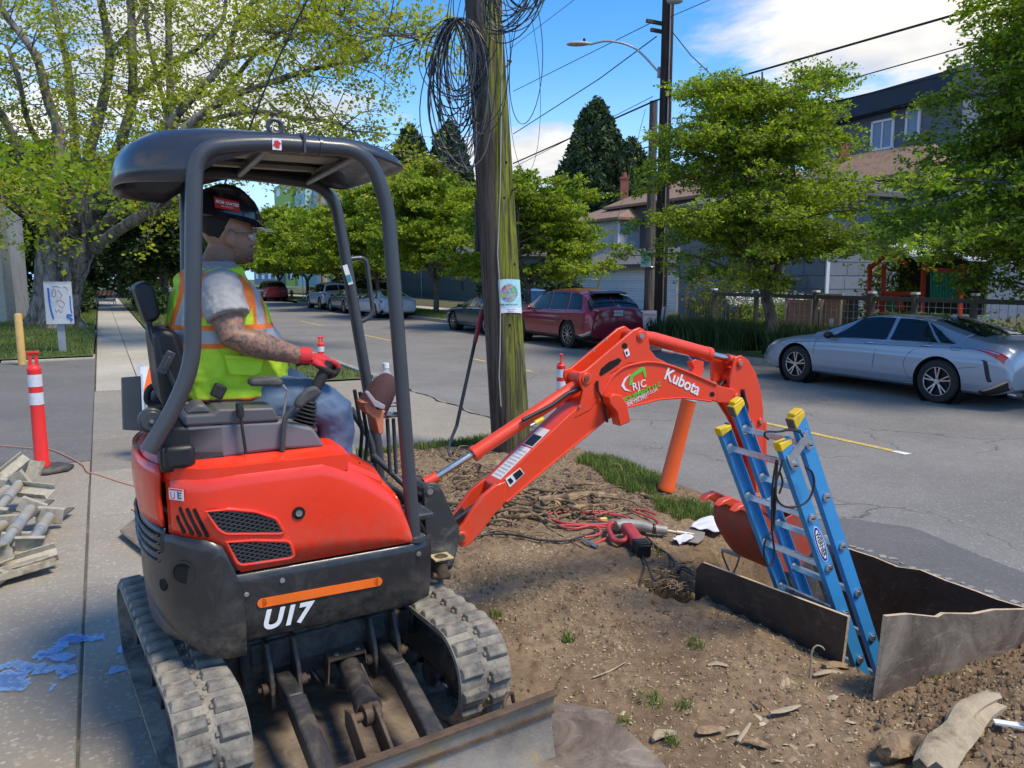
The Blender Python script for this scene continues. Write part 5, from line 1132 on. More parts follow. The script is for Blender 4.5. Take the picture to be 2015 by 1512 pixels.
M_FILM=filmply();M_PLYE=M('plywood_edge',(.55,.42,.27),.8,0,.15,40,.3,90,dirt=(.25,.18,.11),stretch=(1,1,8))
def filmply_worn():
 m,nt,b=newmat('worn_film_plywood');v=obj_vec(nt)
 c=mix(nt,ramp(nt,noise(nt,v,3.,8,.75,.8),.35,.62),(.085,.060,.045),(.25,.20,.155))
 c=mix(nt,ramp(nt,noise(nt,nd(nt,'ShaderNodeMapping',{'Vector':v,'Scale':(1.5,1.5,9.),'Rotation':(.2,.7,.9)}).outputs[0],4.,8,.8,1.),.54,.66,0,.75),c,(.36,.31,.26))
 c=mix(nt,ramp(nt,noise(nt,v,9.,7,.8),.55,.7,0,.75),c,(.07,.05,.045))
 nt.links.new(c,b.inputs['Base Color']);nt.links.new(ramp(nt,noise(nt,v,12.,5),.3,.7,.6,.95),b.inputs['Roughness']);b.inputs['Specular IOR Level'].default_value=.25;return m
M_FILM2=filmply_worn()
def board(name,label,corners,n,th=.019,mats=None,grp='shoring boards round the pit'):
 """corners: polygon in world space on the front face; n: direction of the thickness"""
 f,e=mats or(M_FILM,M_PLYE);c0=sum((Vector(c)for c in corners),Vector())/len(corners);n=Vector(n).normalized()
 t=thing(name,label,'board',c0,0,grp);P=[Vector(c)-c0 for c in corners];k=len(P)
 m=MB();m.add([p for p in P],[tuple(range(k))]);m.add([p+n*th for p in P],[tuple(range(k-1,-1,-1))])
 o=m.build('board_face',f,t,0,raw=True)
 m=MB();m.add([p+n*.0008 for p in P]+[p+n*(th-.0008)for p in P],[(i,i+k,(i+1)%k+k,(i+1)%k)for i in range(k)]);m.build('board_edge',e,t,0)
 return t
A_=[at_t(x,y,2.93)for x,y in[(1370,1120),(1382,1107),(1668,1214),(1656,1310)]]
A_=[A_[0],A_[1],A_[2],A_[3],A_[3]-Vector((0,0,.55)),stw(3.262,2.93,-.5)]
board('plywood_board','dark brown plywood board standing on edge in front of the blue ladder',A_,TD)
Cp=[at_t(x,y,4.385)for x,y in[(1640,1070),(1680,1084),(1720,1097),(1765,1116),(1810,1122),(1860,1143),(1920,1164),(1960,1180),(2015,1196),(2200,1262)]]
Cp=Cp+[Vector((Cp[-1].x,Cp[-1].y,-.78)),Vector((Cp[0].x,Cp[0].y,-.78))]
board('plywood_board','long black plywood board lining the road side of the pit',Cp,TD)
Bp=[at_s(x,y,1.985)for x,y in[(1737,1210),(1780,1206),(1838,1212),(1850,1205),(1910,1206),(1950,1198),(2015,1197),(2250,1180)]]
lb=at_s(1716,1380,1.985);Bp=Bp+[Vector((Bp[-1].x,Bp[-1].y,-.72)),Vector((lb.x,lb.y,-.72)),lb]
board('plywood_board','scratched greyish plywood board with a splintered top edge, closing the near end of the pit',Bp,-SD,.019,(M_FILM2,M_PLYE))
m=MB()
G_=[gz(x,y,.012)for x,y in[(1190,1412),(1106,1394),(1000,1395)]]
tl_=[unul(x,y)if False else None for x,y in[]]
UW=MMAT@UB
mat_pts=[UW@Vector(p)for p in[(1.75,.52,0),(.80,.86,0),(.45,.70,0),(-.35,.62,0),(-.35,-.26,0),(2.2,-.26,0)]]
mp_=[gz(1300,1512),gz(1192,1411),gz(1102,1394)];mp_=[Vector((p.x,p.y,.030))for p in mp_]
ins=[UW@Vector((.60,.40,.022)),UW@Vector((-.5,.40,.022)),UW@Vector((-.5,-.30,.022)),UW@Vector((2.6,-.30,.022)),gz(1500,1800,.022)]
poly=[mp_[0],mp_[1],mp_[2],UW@Vector((.74,.70,.030)),UW@Vector((-.3,.66,.030)),UW@Vector((-.3,-.36,.030)),UW@Vector((2.2,-.36,.030)),gz(1420,1640,.030)]
board('plywood_board','worn grey plywood sheet lying flat under the excavator blade',poly,(0,0,-1),.018,(M_FILM2,M_PLYE),'ground protection boards')
lp_=[gz(x,y,.06)for x,y in[(236,1043),(262,1022),(330,990),(420,1040),(300,1092),(282,1079)]]
board('plywood_board','worn plywood sheet poking out behind the left track',lp_,(0,0,-1),.018,(M_FILM2,M_PLYE),'ground protection boards')
lad=thing('extension_ladder','blue fibreglass extension ladder with yellow end caps standing in the pit','ladder',stw(2.66,3.2,-.6))
LO=stw(2.66,3.2,-.6)
m_blue=paint('blue_fibreglass',(.028,.27,.56),.42,.05,(.10,.17,.24),(.62,.9),9.,scr=.12)
m_ye=M('yellow_cap',(.80,.52,.02),.45,0,.08,dirt=(.4,.28,.05));m_al=M('aluminium',(.56,.56,.55),.33,.9,.12,30,.05,120)
dz_=Vector((.452,-.892))/math.hypot(.452,.892)
RD=TD*dz_[0]+Vector((0,0,dz_[1]));RP=TD*-dz_[1]*-1*-1+Vector((0,0,dz_[0]))*1
RP=(TD*(-dz_[1])+Vector((0,0,dz_[0]))).normalized()
def rail(s,t,z,L,inward,name,px=.0):
 """C channel: web in the plane s = const, 76 mm deep, flanges pointing inward"""
 o=stw(s,t,z)-LO;m=MB();a=SD*inward
 W=.074;F=.028;T=.005
 def slabx(p,q0,q1):m.hexa([p,p+q0,p+q0+q1,p+q1],[x+RD*L for x in(p,p+q0,p+q0+q1,p+q1)])
 slabx(o,RP*W,a*T);slabx(o+a*T,a*F,RP*T);slabx(o+a*T+RP*(W-T),a*F,RP*T)
 r=m.build(name,m_blue,lad,0,.0012,1);return o
def section(sR,sL,t0,z0,L,nr,first,capstyle):
 for s,inw in((sR,1),(sL,-1)):
  o=rail(s,t0,z0,L,inw,'rail');a=SD*inw
  c=MB();b0=o-a*.004-RP*.006-RD*.010
  if capstyle:
   c.hexa([b0,b0+RP*.078,b0+RP*.078+a*.046,b0+a*.046],[b0+RD*.062,b0+RP*.078+RD*.03,b0+RP*.078+RD*.03+a*.046,b0+a*.046+RD*.062])
   c.hexa([b0-RD*.014+RP*.02,b0-RD*.014+RP*.07,b0-RD*.014+RP*.07+a*.046,b0-RD*.014+RP*.02+a*.046],[b0+RP*.008,b0+RP*.08,b0+RP*.08+a*.046,b0+RP*.008+a*.046])
  else:c.hexa([b0+RP*.004,b0+RP*.08+RD*.02,b0+RP*.08+RD*.02+a*.044,b0+RP*.004+a*.044],[b0+RD*.045,b0+RP*.076+RD*.045,b0+RP*.076+RD*.045+a*.044,b0+a*.044+RD*.045])
  cap_=c.build('end_cap',m_ye,lad,40,.006,seg=3)
  if capstyle:
   k_=MB();p=b0-RP*.004+RD*.004;k_.hexa([p,p+a*.046,p+a*.046+RP*.004,p+RP*.004],[x+RD*.056 for x in(p,p+a*.046,p+a*.046+RP*.004,p+RP*.004)]);k_.build('rubber_pad',M('grey_pad',(.12,.105,.09),.9),cap_,0)
  for dx,dy in((.02,.07),(.055,.075),(.035,.09)):
   rv=MB();disc(o+RP*dx+RD*dy,-a,.0045,.0025,rv,8);rv.build('rivet',m_al,lad,0)
 for k in range(nr):
  d=first+k*.305
  if d>L-.05:break
  p=stw(sR,t0,z0)-LO+RP*.038+RD*d;q=stw(sL,t0,z0)-LO+RP*.038+RD*d
  m=MB();w_=(q-p).normalized();u_=Vector((0,0,1));side_=w_.cross(u_).normalized()
  prf=[(-.017,-.010),(-.012,.014),(.012,.014),(.017,-.010),(.008,-.016),(-.008,-.016)]
  m.rings([[a_+side_*x*.95+u_*y*.95 for x,y in prf]for a_ in(p-w_*.014,q+w_*.014)]);rg_=m.build('rung',m_al,lad,30)
  for pp,ww in((p,w_),(q,-w_)):
   m=MB();disc(pp-ww*.003,-ww,.024,.006,m,18,.013);disc(pp+ww*.006,ww,.026,.010,m,18,.012);m.build('rung_collar',m_al,rg_,40)
   m=MB();m.tube([pp-ww*.010+side_*-.012+u_*-.002,pp-ww*.010+side_*.012-u_*.002],.006,6);m.build('rung_end',M_DARK,rg_,40)
section(2.45,2.87,2.68,1.052,1.85,6,.135,False)
section(2.475,2.895,2.79,1.155,1.75,6,.16,True)
br_=MB();o=stw(2.45,2.68,1.052)-LO;
p=o-SD*.004+RD*.075+RP*.012;br_.hexa([p,p+RP*.16-RD*.05,p+RP*.16+RD*.0,p+RD*.052],[x-SD*.004 for x in(p,p+RP*.16-RD*.05,p+RP*.16+RD*.0,p+RD*.052)]);br_.build('rail_bracket',m_al,lad,0,.001)
br_=MB();o=stw(2.895,2.79,1.155)-LO;p=o+SD*.004+RD*.15+RP*.06;br_.hexa([p,p+RP*.03,p+RP*.03+RD*.07,p+RD*.07],[x+SD*-.03 for x in(p,p+RP*.03,p+RP*.03+RD*.07,p+RD*.07)]);br_.build('rail_bracket',m_al,lad,0,.001)
o=stw(2.45,2.68,1.052)-LO;ce=o+RP*.038+RD*.60-SD*.0012
def oval(a,b_,mat,off,par,name):
 m=MB();P=[ce+RD*(a*math.cos(t))+RP*(b_*math.sin(t))-SD*off for t in[2*math.pi*k/32 for k in range(32)]]
 m.add(P+[x-SD*.0008 for x in P],[tuple(range(32)),tuple(range(63,31,-1))]+[(i,i+32,(i+1)%32+32,(i+1)%32)for i in range(32)]);return m.build(name,mat,par,0)
ov=oval(.108,.028,M_WHITE,0,lad,'maker_badge');oval(.102,.0245,M('navy_print',(.015,.03,.30),.4),.001,ov,'badge_print');oval(.086,.018,M_WHITE,.002,ov,'badge_print')
put_text('maker_lettering','WERNER',.036,ce-SD*.0035,RD,RP,M_BLACK,ov,depth=.0008,bold=.0006)
o=stw(2.87,2.68,1.052)-LO;sk_=MB();p=stw(2.895,2.79,1.155)-LO+RD*.60+RP*.012-SD*.0062+SD*0
sk_.hexa([p,p+RP*.055,p+RP*.055+RD*.10,p+RD*.10],[x-SD*.001 for x in(p,p+RP*.055,p+RP*.055+RD*.10,p+RD*.10)]);ls=sk_.build('ladder_sticker',M_WHITE,lad,0)
sk_=MB();p=p+RD*.062+RP*.016-SD*.0018;sk_.add([p,p+RP*.022,p+RP*.011+RD*.026],[(0,1,2)]);sk_.build('sticker_print',M_BLACK,ls,0)
def px_s(pts,s):return[at_s(x,y,s)for x,y in pts]
rp_=thing('rope','black rope looped over the near rail of the blue ladder','rope',at_s(1530,1000,2.4));RO=at_s(1530,1000,2.4)
m=MB()
for pts,s in[([(1528,905),(1520,960),(1519,1040),(1524,1090),(1516,1112),(1507,1108),(1503,1080),(1510,1055),(1522,1038),(1527,960),(1530,905)],2.42),([(1530,910),(1526,970),(1540,995),(1565,998),(1590,985),(1602,955),(1598,930),(1585,920)],2.40),([(1512,865),(1505,858),(1508,850),(1530,850),(1552,847),(1572,850),(1580,860)],2.43),([(1538,850),(1550,845),(1575,848)],2.44),([(1535,930),(1540,950),(1533,972)],2.41),([(1540,905),(1535,925),(1524,965),(1521,1035)],2.43)]:
 m.tube([p-RO for p in smoothpath(px_s(pts,s),5)],.0048,8)
m.build('rope_loops',M('black_rope',(.015,.015,.016),.7,0,.2,60,.3,300),rp_,60)
PB=stw(6.9,3.72,0)+Vector((-.045,0,0));PLN=-.56
def bark_pole(name,colA,colB,mossy,scale=1.):
 m,nt,b=newmat(name);v=obj_vec(nt);gr=nd(nt,'ShaderNodeMapping',{'Vector':v,'Scale':(26.*scale,26.*scale,1.1)}).outputs[0]
 g=noise(nt,gr,1.,6,.7,.4);c=mix(nt,ramp(nt,g,.35,.62),colA,colB)
 if mossy:
  X=nd(nt,'ShaderNodeSeparateXYZ',{0:v}).outputs[0]
  e=nd(nt,'ShaderNodeMath',{0:X,1:nd(nt,'ShaderNodeMath',{0:nd(nt,'ShaderNodeSeparateXYZ',{0:v}).outputs[2],1:mossy[2],2:nd(nt,'ShaderNodeMath',{0:g,1:.05},operation='MULTIPLY').outputs[0]},operation='MULTIPLY_ADD').outputs[0]},operation='ADD').outputs[0]
  f=nd(nt,'ShaderNodeMath',{0:ramp(nt,e,mossy[0],mossy[1]),1:ramp(nt,noise(nt,nd(nt,'ShaderNodeMapping',{'Vector':v,'Scale':(20.,20.,1.5)}).outputs[0],1.,5,.7),.40,.50)},operation='MULTIPLY').outputs[0]
  low=ramp(nt,nd(nt,'ShaderNodeSeparateXYZ',{0:v}).outputs[2],.2,1.5,.35,1)
  c=mix(nt,nd(nt,'ShaderNodeMath',{0:f,1:low},operation='MULTIPLY').outputs[0],mix(nt,1.,c,c),mix(nt,ramp(nt,g,.40,.56),(.055,.065,.018),(.24,.26,.035)))
 nt.links.new(c,b.inputs['Base Color']);b.inputs['Roughness'].default_value=.92;b.inputs['Specular IOR Level'].default_value=.2
 nt.links.new(nd(nt,'ShaderNodeBump',{'Height':g,'Strength':1.,'Distance':.035}).outputs[0],b.inputs['Normal']);return m
def pole_mesh(r0,r1,h,lean=(0,0),n=36,seg=40,crack=.008,seed=1):
 m=MB();rg=[]
 for i in range(seg+1):
  z=h*i/seg;r=r0+(r1-r0)*(i/seg)**.8
  rg.append([(lean[0]*i/seg+(r+crack*math.sin(k*2.3+seed+.3*math.sin(z*1.3+k))*(1 if k%3 else-.8))*math.cos(2*math.pi*k/n),lean[1]*i/seg+(r+crack*math.sin(k*2.3+seed))*math.sin(2*math.pi*k/n),z)for k in range(n)])
 m.rings(rg);return m
pl=thing('utility_pole','thick old wooden pole with a mossy green right side and bundles of black cable','pole',PB)
pole_mesh(.205,.155,9.,(PLN,0),40,60,.006).build('pole_shaft',bark_pole('weathered_pole_wood',(.035,.026,.020),(.15,.115,.088),(.0,.05,.062)),pl,60)
def on_pole(px,py,off=.0):
 r=ray(px,py);Y=PB.y-.20;k=Y/r.y;p=Vector((0,0,EYE))+r*k
 for _ in range(3):
  cx_=PB.x+PLN*p.z/9.;rr_=.205-.05*(max(0,p.z)/9.)**.8+off;dx=max(-rr_*.98,min(rr_*.98,p.x-cx_));Y=PB.y-math.sqrt(max(1e-4,rr_**2-dx**2));k=Y/r.y;p=Vector((0,0,EYE))+r*k
 return p
m=MB();m.tube([on_pole(x,y,.006)-PB for x,y in[(988,0),(988,100),(986,240),(984,380),(979,500),(982,540),(985,600),(984,690),(982,740),(986,800)]],.006,6)
m.build('ground_wire',M('grey_wire',(.35,.35,.33),.5),pl,60)
for px,py in[(996,320),(1010,355),(1017,434),(992,390),(1003,640),(1012,520)]:
 m=MB();p=on_pole(px,py,-.006)-PB;m.tube([p,p+Vector((0,-.012,0))],.012,8);m.build('bolt_hole',M_DARK,pl,0)
m=MB();p=on_pole(1008,375,0)-PB;m.tube([p,p+Vector((.02,-.09,0)),p+Vector((.06,-.10,.03))],.010,8);m.build('pole_step',K_RUST,pl,60)
m=MB();p=on_pole(1000,120,0)-PB;m.tube([p,p+Vector((.03,-.10,-.03)),p+Vector((-.02,-.13,-.09))],.010,8);m.build('pole_step',K_RUST,pl,60)
m=MB();q0=Vector((0,0,EYE))+ray(940,445)*(PB.y/1520);m.box(q0-PB+Vector((0,.0,0)),(.06,.10,.52));m.build('terminal_box',M('black_box',(.02,.02,.022),.5),pl,40,.02)
def wire_loops(name,label,cat_,cx0,cy0,rx,ry,n,depth,r=.0045,seed=0,tilt=0.,grp='cable coils hung on the pole'):
 rr=random.Random(seed);c=Vector((0,0,EYE))+ray(cx0,cy0)*(depth/1500.)
 t=thing(name,label,cat_,c,0,grp);sc_=depth/1500.
 for grp_i in range(2):
  m=MB()
  for i in range(n//2):
   a=rx*rr.uniform(.40,1.3)*sc_;b_=ry*rr.uniform(.50,1.12)*sc_;ox=rr.uniform(-.25,.25)*rx*sc_;top=ry*sc_*.95;tl=tilt+rr.uniform(-.13,.13);yw=rr.uniform(-.35,.35)
   P=[]
   for k in range(30):
    th=2*math.pi*k/30;x=a*math.sin(th)*(1+.25*math.cos(th));z=b_*math.cos(th);z=z+(top-b_);pinch=.45+.55*(1-math.cos(th))/2
    x=x*pinch+ox*(1-math.cos(th))/2;P.append(Vector((x*math.cos(tl)+z*math.sin(tl),x*math.sin(yw)+rr.uniform(-.004,.004),z*math.cos(tl)-x*math.sin(tl))))
   m.tube(P,r*rr.choice([.8,1,1.25]),5,closed=True)
  m.build('cable_loops',[M('black_cable',(.012,.012,.014),.38,0,.3,40),M('grey_cable',(.12,.125,.13),.45)][grp_i if n>8 and grp_i==1 and seed%2 else 0],t,60)
 return t
wire_loops('cable_coil','large hanging coil of black cable left of the mossy pole','cable',902,168,74,132,34,6.5,.005,seed=3)
wire_loops('cable_coil','tangle of black cable loops at the top right of the mossy pole','cable',1012,-20,66,86,22,6.5,.005,seed=5,tilt=.55)
wire_loops('cable_coil','few long thin wire loops hanging in front of the mossy pole','cable',940,110,66,185,8,6.4,.004,seed=8)
wire_loops('cable_coil','two slack wire loops hanging in the sky right of the mossy pole','cable',1035,150,34,152,3,6.6,.003,seed=2,tilt=.06)
fl_=thing('flyer','pale blue paper flyer with a round colourful picture pinned to the mossy pole','poster',on_pole(1003,583,.004))
FO=on_pole(1003,583,.004);m=MB();nu=10;vs=[]
for j in range(2):
 for i in range(nu+1):
  x=(980+43*i/nu)+(0 if j==0 else 4);y=(551 if j==0 else 617)-1.5*math.sin(i/nu*3.14);vs.append(on_pole(x,y,.006)-FO)
m.add(vs,[(i,i+1,nu+1+i+1,nu+1+i)for i in range(nu)])
def flyer_mat():
 mt,nt,b=newmat('flyer_print');v=obj_vec(nt);sp=nd(nt,'ShaderNodeSeparateXYZ',{0:v});X,Y,Z=sp.outputs
 c=mix(nt,ramp(nt,noise(nt,v,12.,3),.4,.6),(.32,.60,.68),(.45,.72,.72))
 c=mix(nt,ramp(nt,Z,-.118,-.115,1,0),c,(.72,.70,.78))
 mt_=nd(nt,'ShaderNodeTexCoord');nt.links.new(c,b.inputs['Base Color']);b.inputs['Roughness'].default_value=.7;return mt
m.build('flyer_sheet',flyer_mat(),fl_,60)
m=MB();rg=[[on_pole(1002+17*s_*math.cos(t),577+18*s_*math.sin(t),.0085)-FO for t in[2*math.pi*k/24 for k in range(24)]]for s_ in(.02,.5,1)];m.rings(rg,cap=False)
def art():
 mt,nt,b=newmat('flyer_picture');v=obj_vec(nt);n_=nd(nt,'ShaderNodeTexNoise',{'Vector':v,'Scale':34.,'Detail':3.,'Distortion':1.})
 h=nd(nt,'ShaderNodeHueSaturation',{'Color':n_.outputs['Color'],'Saturation':2.6,'Value':.75});nt.links.new(h.outputs[0],b.inputs['Base Color']);b.inputs['Roughness'].default_value=.7;return mt
m.build('flyer_picture',art(),fl_,60)
put_text('flyer_lettering','OUR EARTH DAY',.024,on_pole(1001,600,.022)-FO,(1,0,0),(0,0,1),M('navy_ink',(.02,.05,.12),.6),fl_,depth=.0006,bold=.0008)
for k,w_ in((609,.12),(613,.09)):m=MB();m.box(on_pole(1003,k,.012)-FO,(w_,.001,.006));m.build('flyer_print_line',M('pink_ink',(.5,.35,.5),.6),fl_,0)
M_GLASS=M('car_glass',(.008,.010,.012),.05,0,0,spec=.5,rvar=0.)
M_TYRE=M('tyre_rubber',(.018,.018,.018),.75,0,.15,20)
M_RIMD=M('rim_dark',(.03,.03,.032),.35,.6);M_RIM=M('rim_alloy',(.50,.50,.52),.25,.9,.03)
M_TRIM=M('black_trim',(.014,.014,.015),.5);M_CHROME=M('bright_trim',(.60,.60,.62),.18,1.,.02)
M_TAIL=M('tail_lens',(.42,.008,.012),.12,coat=.8);M_HEAD=M('head_lens',(.45,.46,.48),.1,.3,coat=.8);M_AMB=M('amber_lens',(.65,.22,.08),.15,coat=.5)
M_PLATEW=M('number_plate',(.55,.56,.58),.4);M_UNDER=M('underbody',(.008,.008,.008),.9)
def carpaint(name,c,metal=.5):
 m=M(name,c,.32,metal*.55,.0,3,coat=1.,rvar=.0);return m
SED=dict(L=4.86,W=.915,wb=2.82,r=.345,fo=.96,bot=.21,top=[(-1.10,.78),(-1.06,1.02),(-.95,1.10),(-.62,1.12),(-.30,1.22),(.28,1.400),(.80,1.442),(1.25,1.445),(1.65,1.40),(2.05,1.24),(2.50,1.03),(2.75,.975),(3.2,.90),(3.52,.80),(3.68,.70),(3.76,.56)],belt=[(-1.10,.72),(-1.0,.92),(-.6,.985),(0,.985),(1.0,.955),(2.0,.935),(2.5,.91),(3.0,.86),(3.5,.74),(3.76,.52)],glass_side=[[(.02,.96),(.28,.99),(1.20,.99),(1.18,.96)][:0]],rw=.60)
_tabs={}
def interp(tab,x):
 k=id(tab)
 if k not in _tabs:
  X=np.arange(-1.6,4.4,.01);Y=np.interp(X,[a for a,_ in tab],[b for _,b in tab]);g=np.exp(-np.arange(-24,25)**2/(2*8.**2));g/=g.sum()
  Y2=np.convolve(np.pad(Y,24,'edge'),g,'valid');e=np.minimum(np.abs(X-tab[0][0]),np.abs(X-tab[-1][0]));f=np.clip(e/.12,0,1);Y=Y*(1-f)+Y2*f
  _tabs[k]=(X,.21+(Y-.21)*.925,tab)
 return float(np.interp(x,_tabs[k][0],_tabs[k][1]))
def car(name,label,s_rear,t_near,spec,paint_,z0=-.172,plate=None,detail=True,grp='cars parked along the far kerb',cat='car'):
 """s_rear: station of the rear axle; rear axle is x = 0"""
 W,wb,wr,bot=spec['W'],spec['wb'],spec['r'],spec['bot'];xr,xf=spec['top'][0][0],spec['top'][-1][0];suv=spec.get('suv',False)
 o=stw(s_rear,t_near+W-.02,z0);t=thing(name,label,cat,o,math.atan2(SD.y,SD.x),grp)
 def endround(x):
  a=max(0,(x-(xf-.55))/.55);b=max(0,((xr+.40)-x)/.40);return 1-.20*a**2.2-.11*b**2.4
 def ring(x,n=18):
  zt_,zb_=interp(spec['top'],x),interp(spec['belt'],x);w=W*endround(x);g=max(0,min(1,(zt_-zb_)/.42))
  bz=bot+.10*max(0,(x-(xf-.45))/.45)**1.5+.12*max(0,((xr+.35)-x)/.35)**1.5
  rw_=w*(.90-(.90-spec['rw']/W*(1+(.12 if suv else 0)))*g);zr=zb_+(zt_-zb_)*(.55+.30*g)
  sh=min(zb_-.16,bz+.52)
  P=[(0,bz),(w*.86,bz),(w*.965,bz+.05),(w*.995,bz+.16),(w,(bz+sh)/2+.03),(w*.992,sh),(w*.985,sh+.02),(w*.975,zb_-.05),(w*.955,zb_-.01),(w*.935,zb_+.004)]
  for k in range(1,4):f=k/3;P.append((w*.935+(rw_-w*.935)*f**.92,zb_+(zr-zb_)*f))
  for k in range(1,5):f=k/4;a=f*math.pi/2;P.append((rw_*(1-f)**.75 if k<4 else 0,zr+(zt_-zr)*math.sin(a)**.8))
  return P
 def dense(rg):
  out=[]
  for i in range(len(rg)-1):
   q=5 if 2<=i<=4 else(2 if i in(1,6)else 1)
   for j in range(q):u=j/q;out.append((rg[i][0]*(1-u)+rg[i+1][0]*u,rg[i][1]*(1-u)+rg[i+1][1]*u))
  out.append(rg[-1]);return out
 xs=list(np.linspace(xr,xf,150));KO=len(ring(0));rings=[dense(ring(x))for x in xs];K=len(rings[0])
 arch=wr*1.16;m=MB();vs=[]
 for x,rg in zip(xs,rings):
  for y,z in rg:
   for wx in(0,wb):
    d=math.hypot(x-wx,z-wr)
    if y>W*.70 and abs(d-arch)<.030 and z>bot-.02 and d>1e-4:x,z=wx+(x-wx)*arch/d,wr+(z-wr)*arch/d
   vs.append((x,y,z))
 idx=lambda i,k:i*K+k;fs=[]
 for i in range(len(xs)-1):
  for k in range(K-1):
   c=[vs[idx(i,k)],vs[idx(i+1,k)],vs[idx(i+1,k+1)],vs[idx(i,k+1)]]
   mx=sum(p[0]for p in c)/4;mz=sum(p[2]for p in c)/4;my=sum(p[1]for p in c)/4
   if my>W*.5 and any(math.hypot(mx-wx,mz-wr)<arch-.004 for wx in(0,wb)):continue
   fs.append((idx(i,k),idx(i+1,k),idx(i+1,k+1),idx(i,k+1)))
 for i in(0,len(xs)-1):fs.append(tuple(idx(i,k)for k in range(K)))
 m.add(vs,fs);m.add([(x,-y,z)for x,y,z in vs],[tuple(reversed(f))for f in fs]);b=m.build('body',paint_,t,32)
 inn=MB();inn.box(((xf+xr)/2,0,.42),(xf-xr-.3,W*1.5,.36));inn.build('underbody',M_UNDER,t,0)
 for wx in(0,wb):
  for s_ in(1,-1):
   a=MB();a.lathe([(arch*1.0,0),(arch*1.0,.30),(0,.31)],(wx,s_*(W-.31)if s_<0 else W-.31,wr),'y',32)if s_>0 else a.lathe([(0,0),(arch,-.005),(arch,-.30)],(wx,-W+.31,wr),'y',32,cap=False)
   if s_>0:a=MB();a.lathe([(0,0),(arch,.005),(arch,.300)],(wx,W-.31,wr),'y',32,cap=False)
   a.build('wheel_well',M_UNDER,t,40)
   w_=MB();yc=s_*(W-.125);hw=.108;R_=wr
   w_.lathe([(R_*.66,-hw),(R_*.93,-hw),(R_,-hw*.75),(R_,hw*.75),(R_*.93,hw),(R_*.66,hw)],(wx,yc,R_),'y',36,cap=False);tyre=w_.build('wheel',M_TYRE,t,35)
   d=MB();f=s_*hw;d.lathe([(0,0),(R_*.655,0)]if True else[],(wx,yc+f*.55,R_),'y',28);d.build('rim_back',M_RIMD,tyre,0)
   rm=MB();rm.tube([(wx+R_*.655*math.cos(a_),yc+f*.92,R_+R_*.655*math.sin(a_))for a_ in np.linspace(0,2*math.pi,33)[:-1]],.009,6,closed=True)
   ns=spec.get('spokes',5)
   for k in range(ns):
    for dlt in((-.17,.17)if ns<=6 else(0,)):
     a0=2*math.pi*k/ns+.3;a1=a0+dlt
     rm.bar((wx+.05*math.cos(a0+dlt*.6),yc+f*.86,R_+.05*math.sin(a0+dlt*.6)),(wx+R_*.65*math.cos(a1),yc+f*.94,R_+R_*.65*math.sin(a1)),.022 if ns<=6 else.018,.02,up=(0,1,0))
   rm.lathe([(0,0),(.045,0),(.045,.03*s_),(0,.03*s_)],(wx,yc+f*.72,R_),'y',14);rm.build('rim',M_RIM,tyre,30)
 def S(x,f):
  rg=ring(x);f=min(f,KO-1.001);k=int(f);u=f-k;return Vector((x,rg[k][0]*(1-u)+rg[k+1][0]*u,rg[k][1]*(1-u)+rg[k+1][1]*u))
 def patch(nm,quad,mat,off=.004,n=14,mm=6,mirror=True,parent=t,solid=False):
  """quad of (x, f) corners: a,b along the bottom, c,d along the top"""
  (ax,af),(bx,bf),(cx_,cf),(dx,df)=quad;joined=MB();o_=None
  for sgn in(1,-1):
   V=[];q=joined if min(af,bf,cf,df)>9.9 and max(af,bf,cf,df)>15.8 else MB()
   for i in range(n+1):
    for j in range(mm+1):
     u,v=i/n,j/mm;x=(ax*(1-u)+bx*u)*(1-v)+(dx*(1-u)+cx_*u)*v;f=(af*(1-u)+bf*u)*(1-v)+(df*(1-u)+cf*u)*v
     p=S(x,f);p2=S(x+.01,f)-S(x-.01,f);p3=S(x,min(f+.05,KO-1.01))-S(x,max(f-.05,0));nn=p2.cross(p3)
     nn=-nn if nn.dot(Vector((0,p.y,p.z-.6)))<0 else nn;nn=nn.normalized()if nn.length>1e-9 else Vector((0,0,1))
     p=p+nn*off;V.append((p.x,p.y*sgn,p.z))
   q.add(V,[(i*(mm+1)+j,(i+1)*(mm+1)+j,(i+1)*(mm+1)+j+1,i*(mm+1)+j+1)for i in range(n)for j in range(mm)])
   if q is not joined:o_=q.build(nm,mat,parent,60)
  return joined.build(nm,mat,parent,60)if joined.v else o_
 for q in spec['side']:patch('side_window',q,M_GLASS,.012,24,8)
 for q in spec['screens']:patch(q[0],q[1],M_GLASS,.012,16,14)
 for q in spec['lamps']:patch(q[0],q[1],{'t':M_TAIL,'h':M_HEAD,'a':M_AMB,'c':M_CHROME,'b':M_TRIM,'p':M_PLATEW}[q[2]],q[3]if len(q)>3 else.008)
 if detail:
  for q in spec['seams']:
   pts=[S(x,f)for x,f in q];pts=smoothpath(pts,4)
   for sgn in(1,):
    mm_=MB();mm_.tube([(p.x,p.y+.0005,p.z)for p in pts],.0035,5);mm_.build('panel_seam',M_TRIM,t,60)
  for q in spec['chrome']:
   pts=smoothpath([S(x,f)for x,f in q],4);mm_=MB();mm_.tube([(p.x,p.y+.004,p.z+.002)for p in pts],.006,6);mm_.build('window_trim',M_CHROME,t,60)
 for hx,hz in spec['handles']:
  p=S(hx,hz);mm_=MB();mm_.tube([(p.x-.09,p.y+.002,p.z),(p.x-.06,p.y+.028,p.z+.004),(p.x+.06,p.y+.028,p.z+.004),(p.x+.09,p.y+.002,p.z)],.012,8);mm_.build('door_handle',M_CHROME if detail else paint_,t,50)
 mx_,mf_=spec['mirror'];p=S(mx_,mf_)
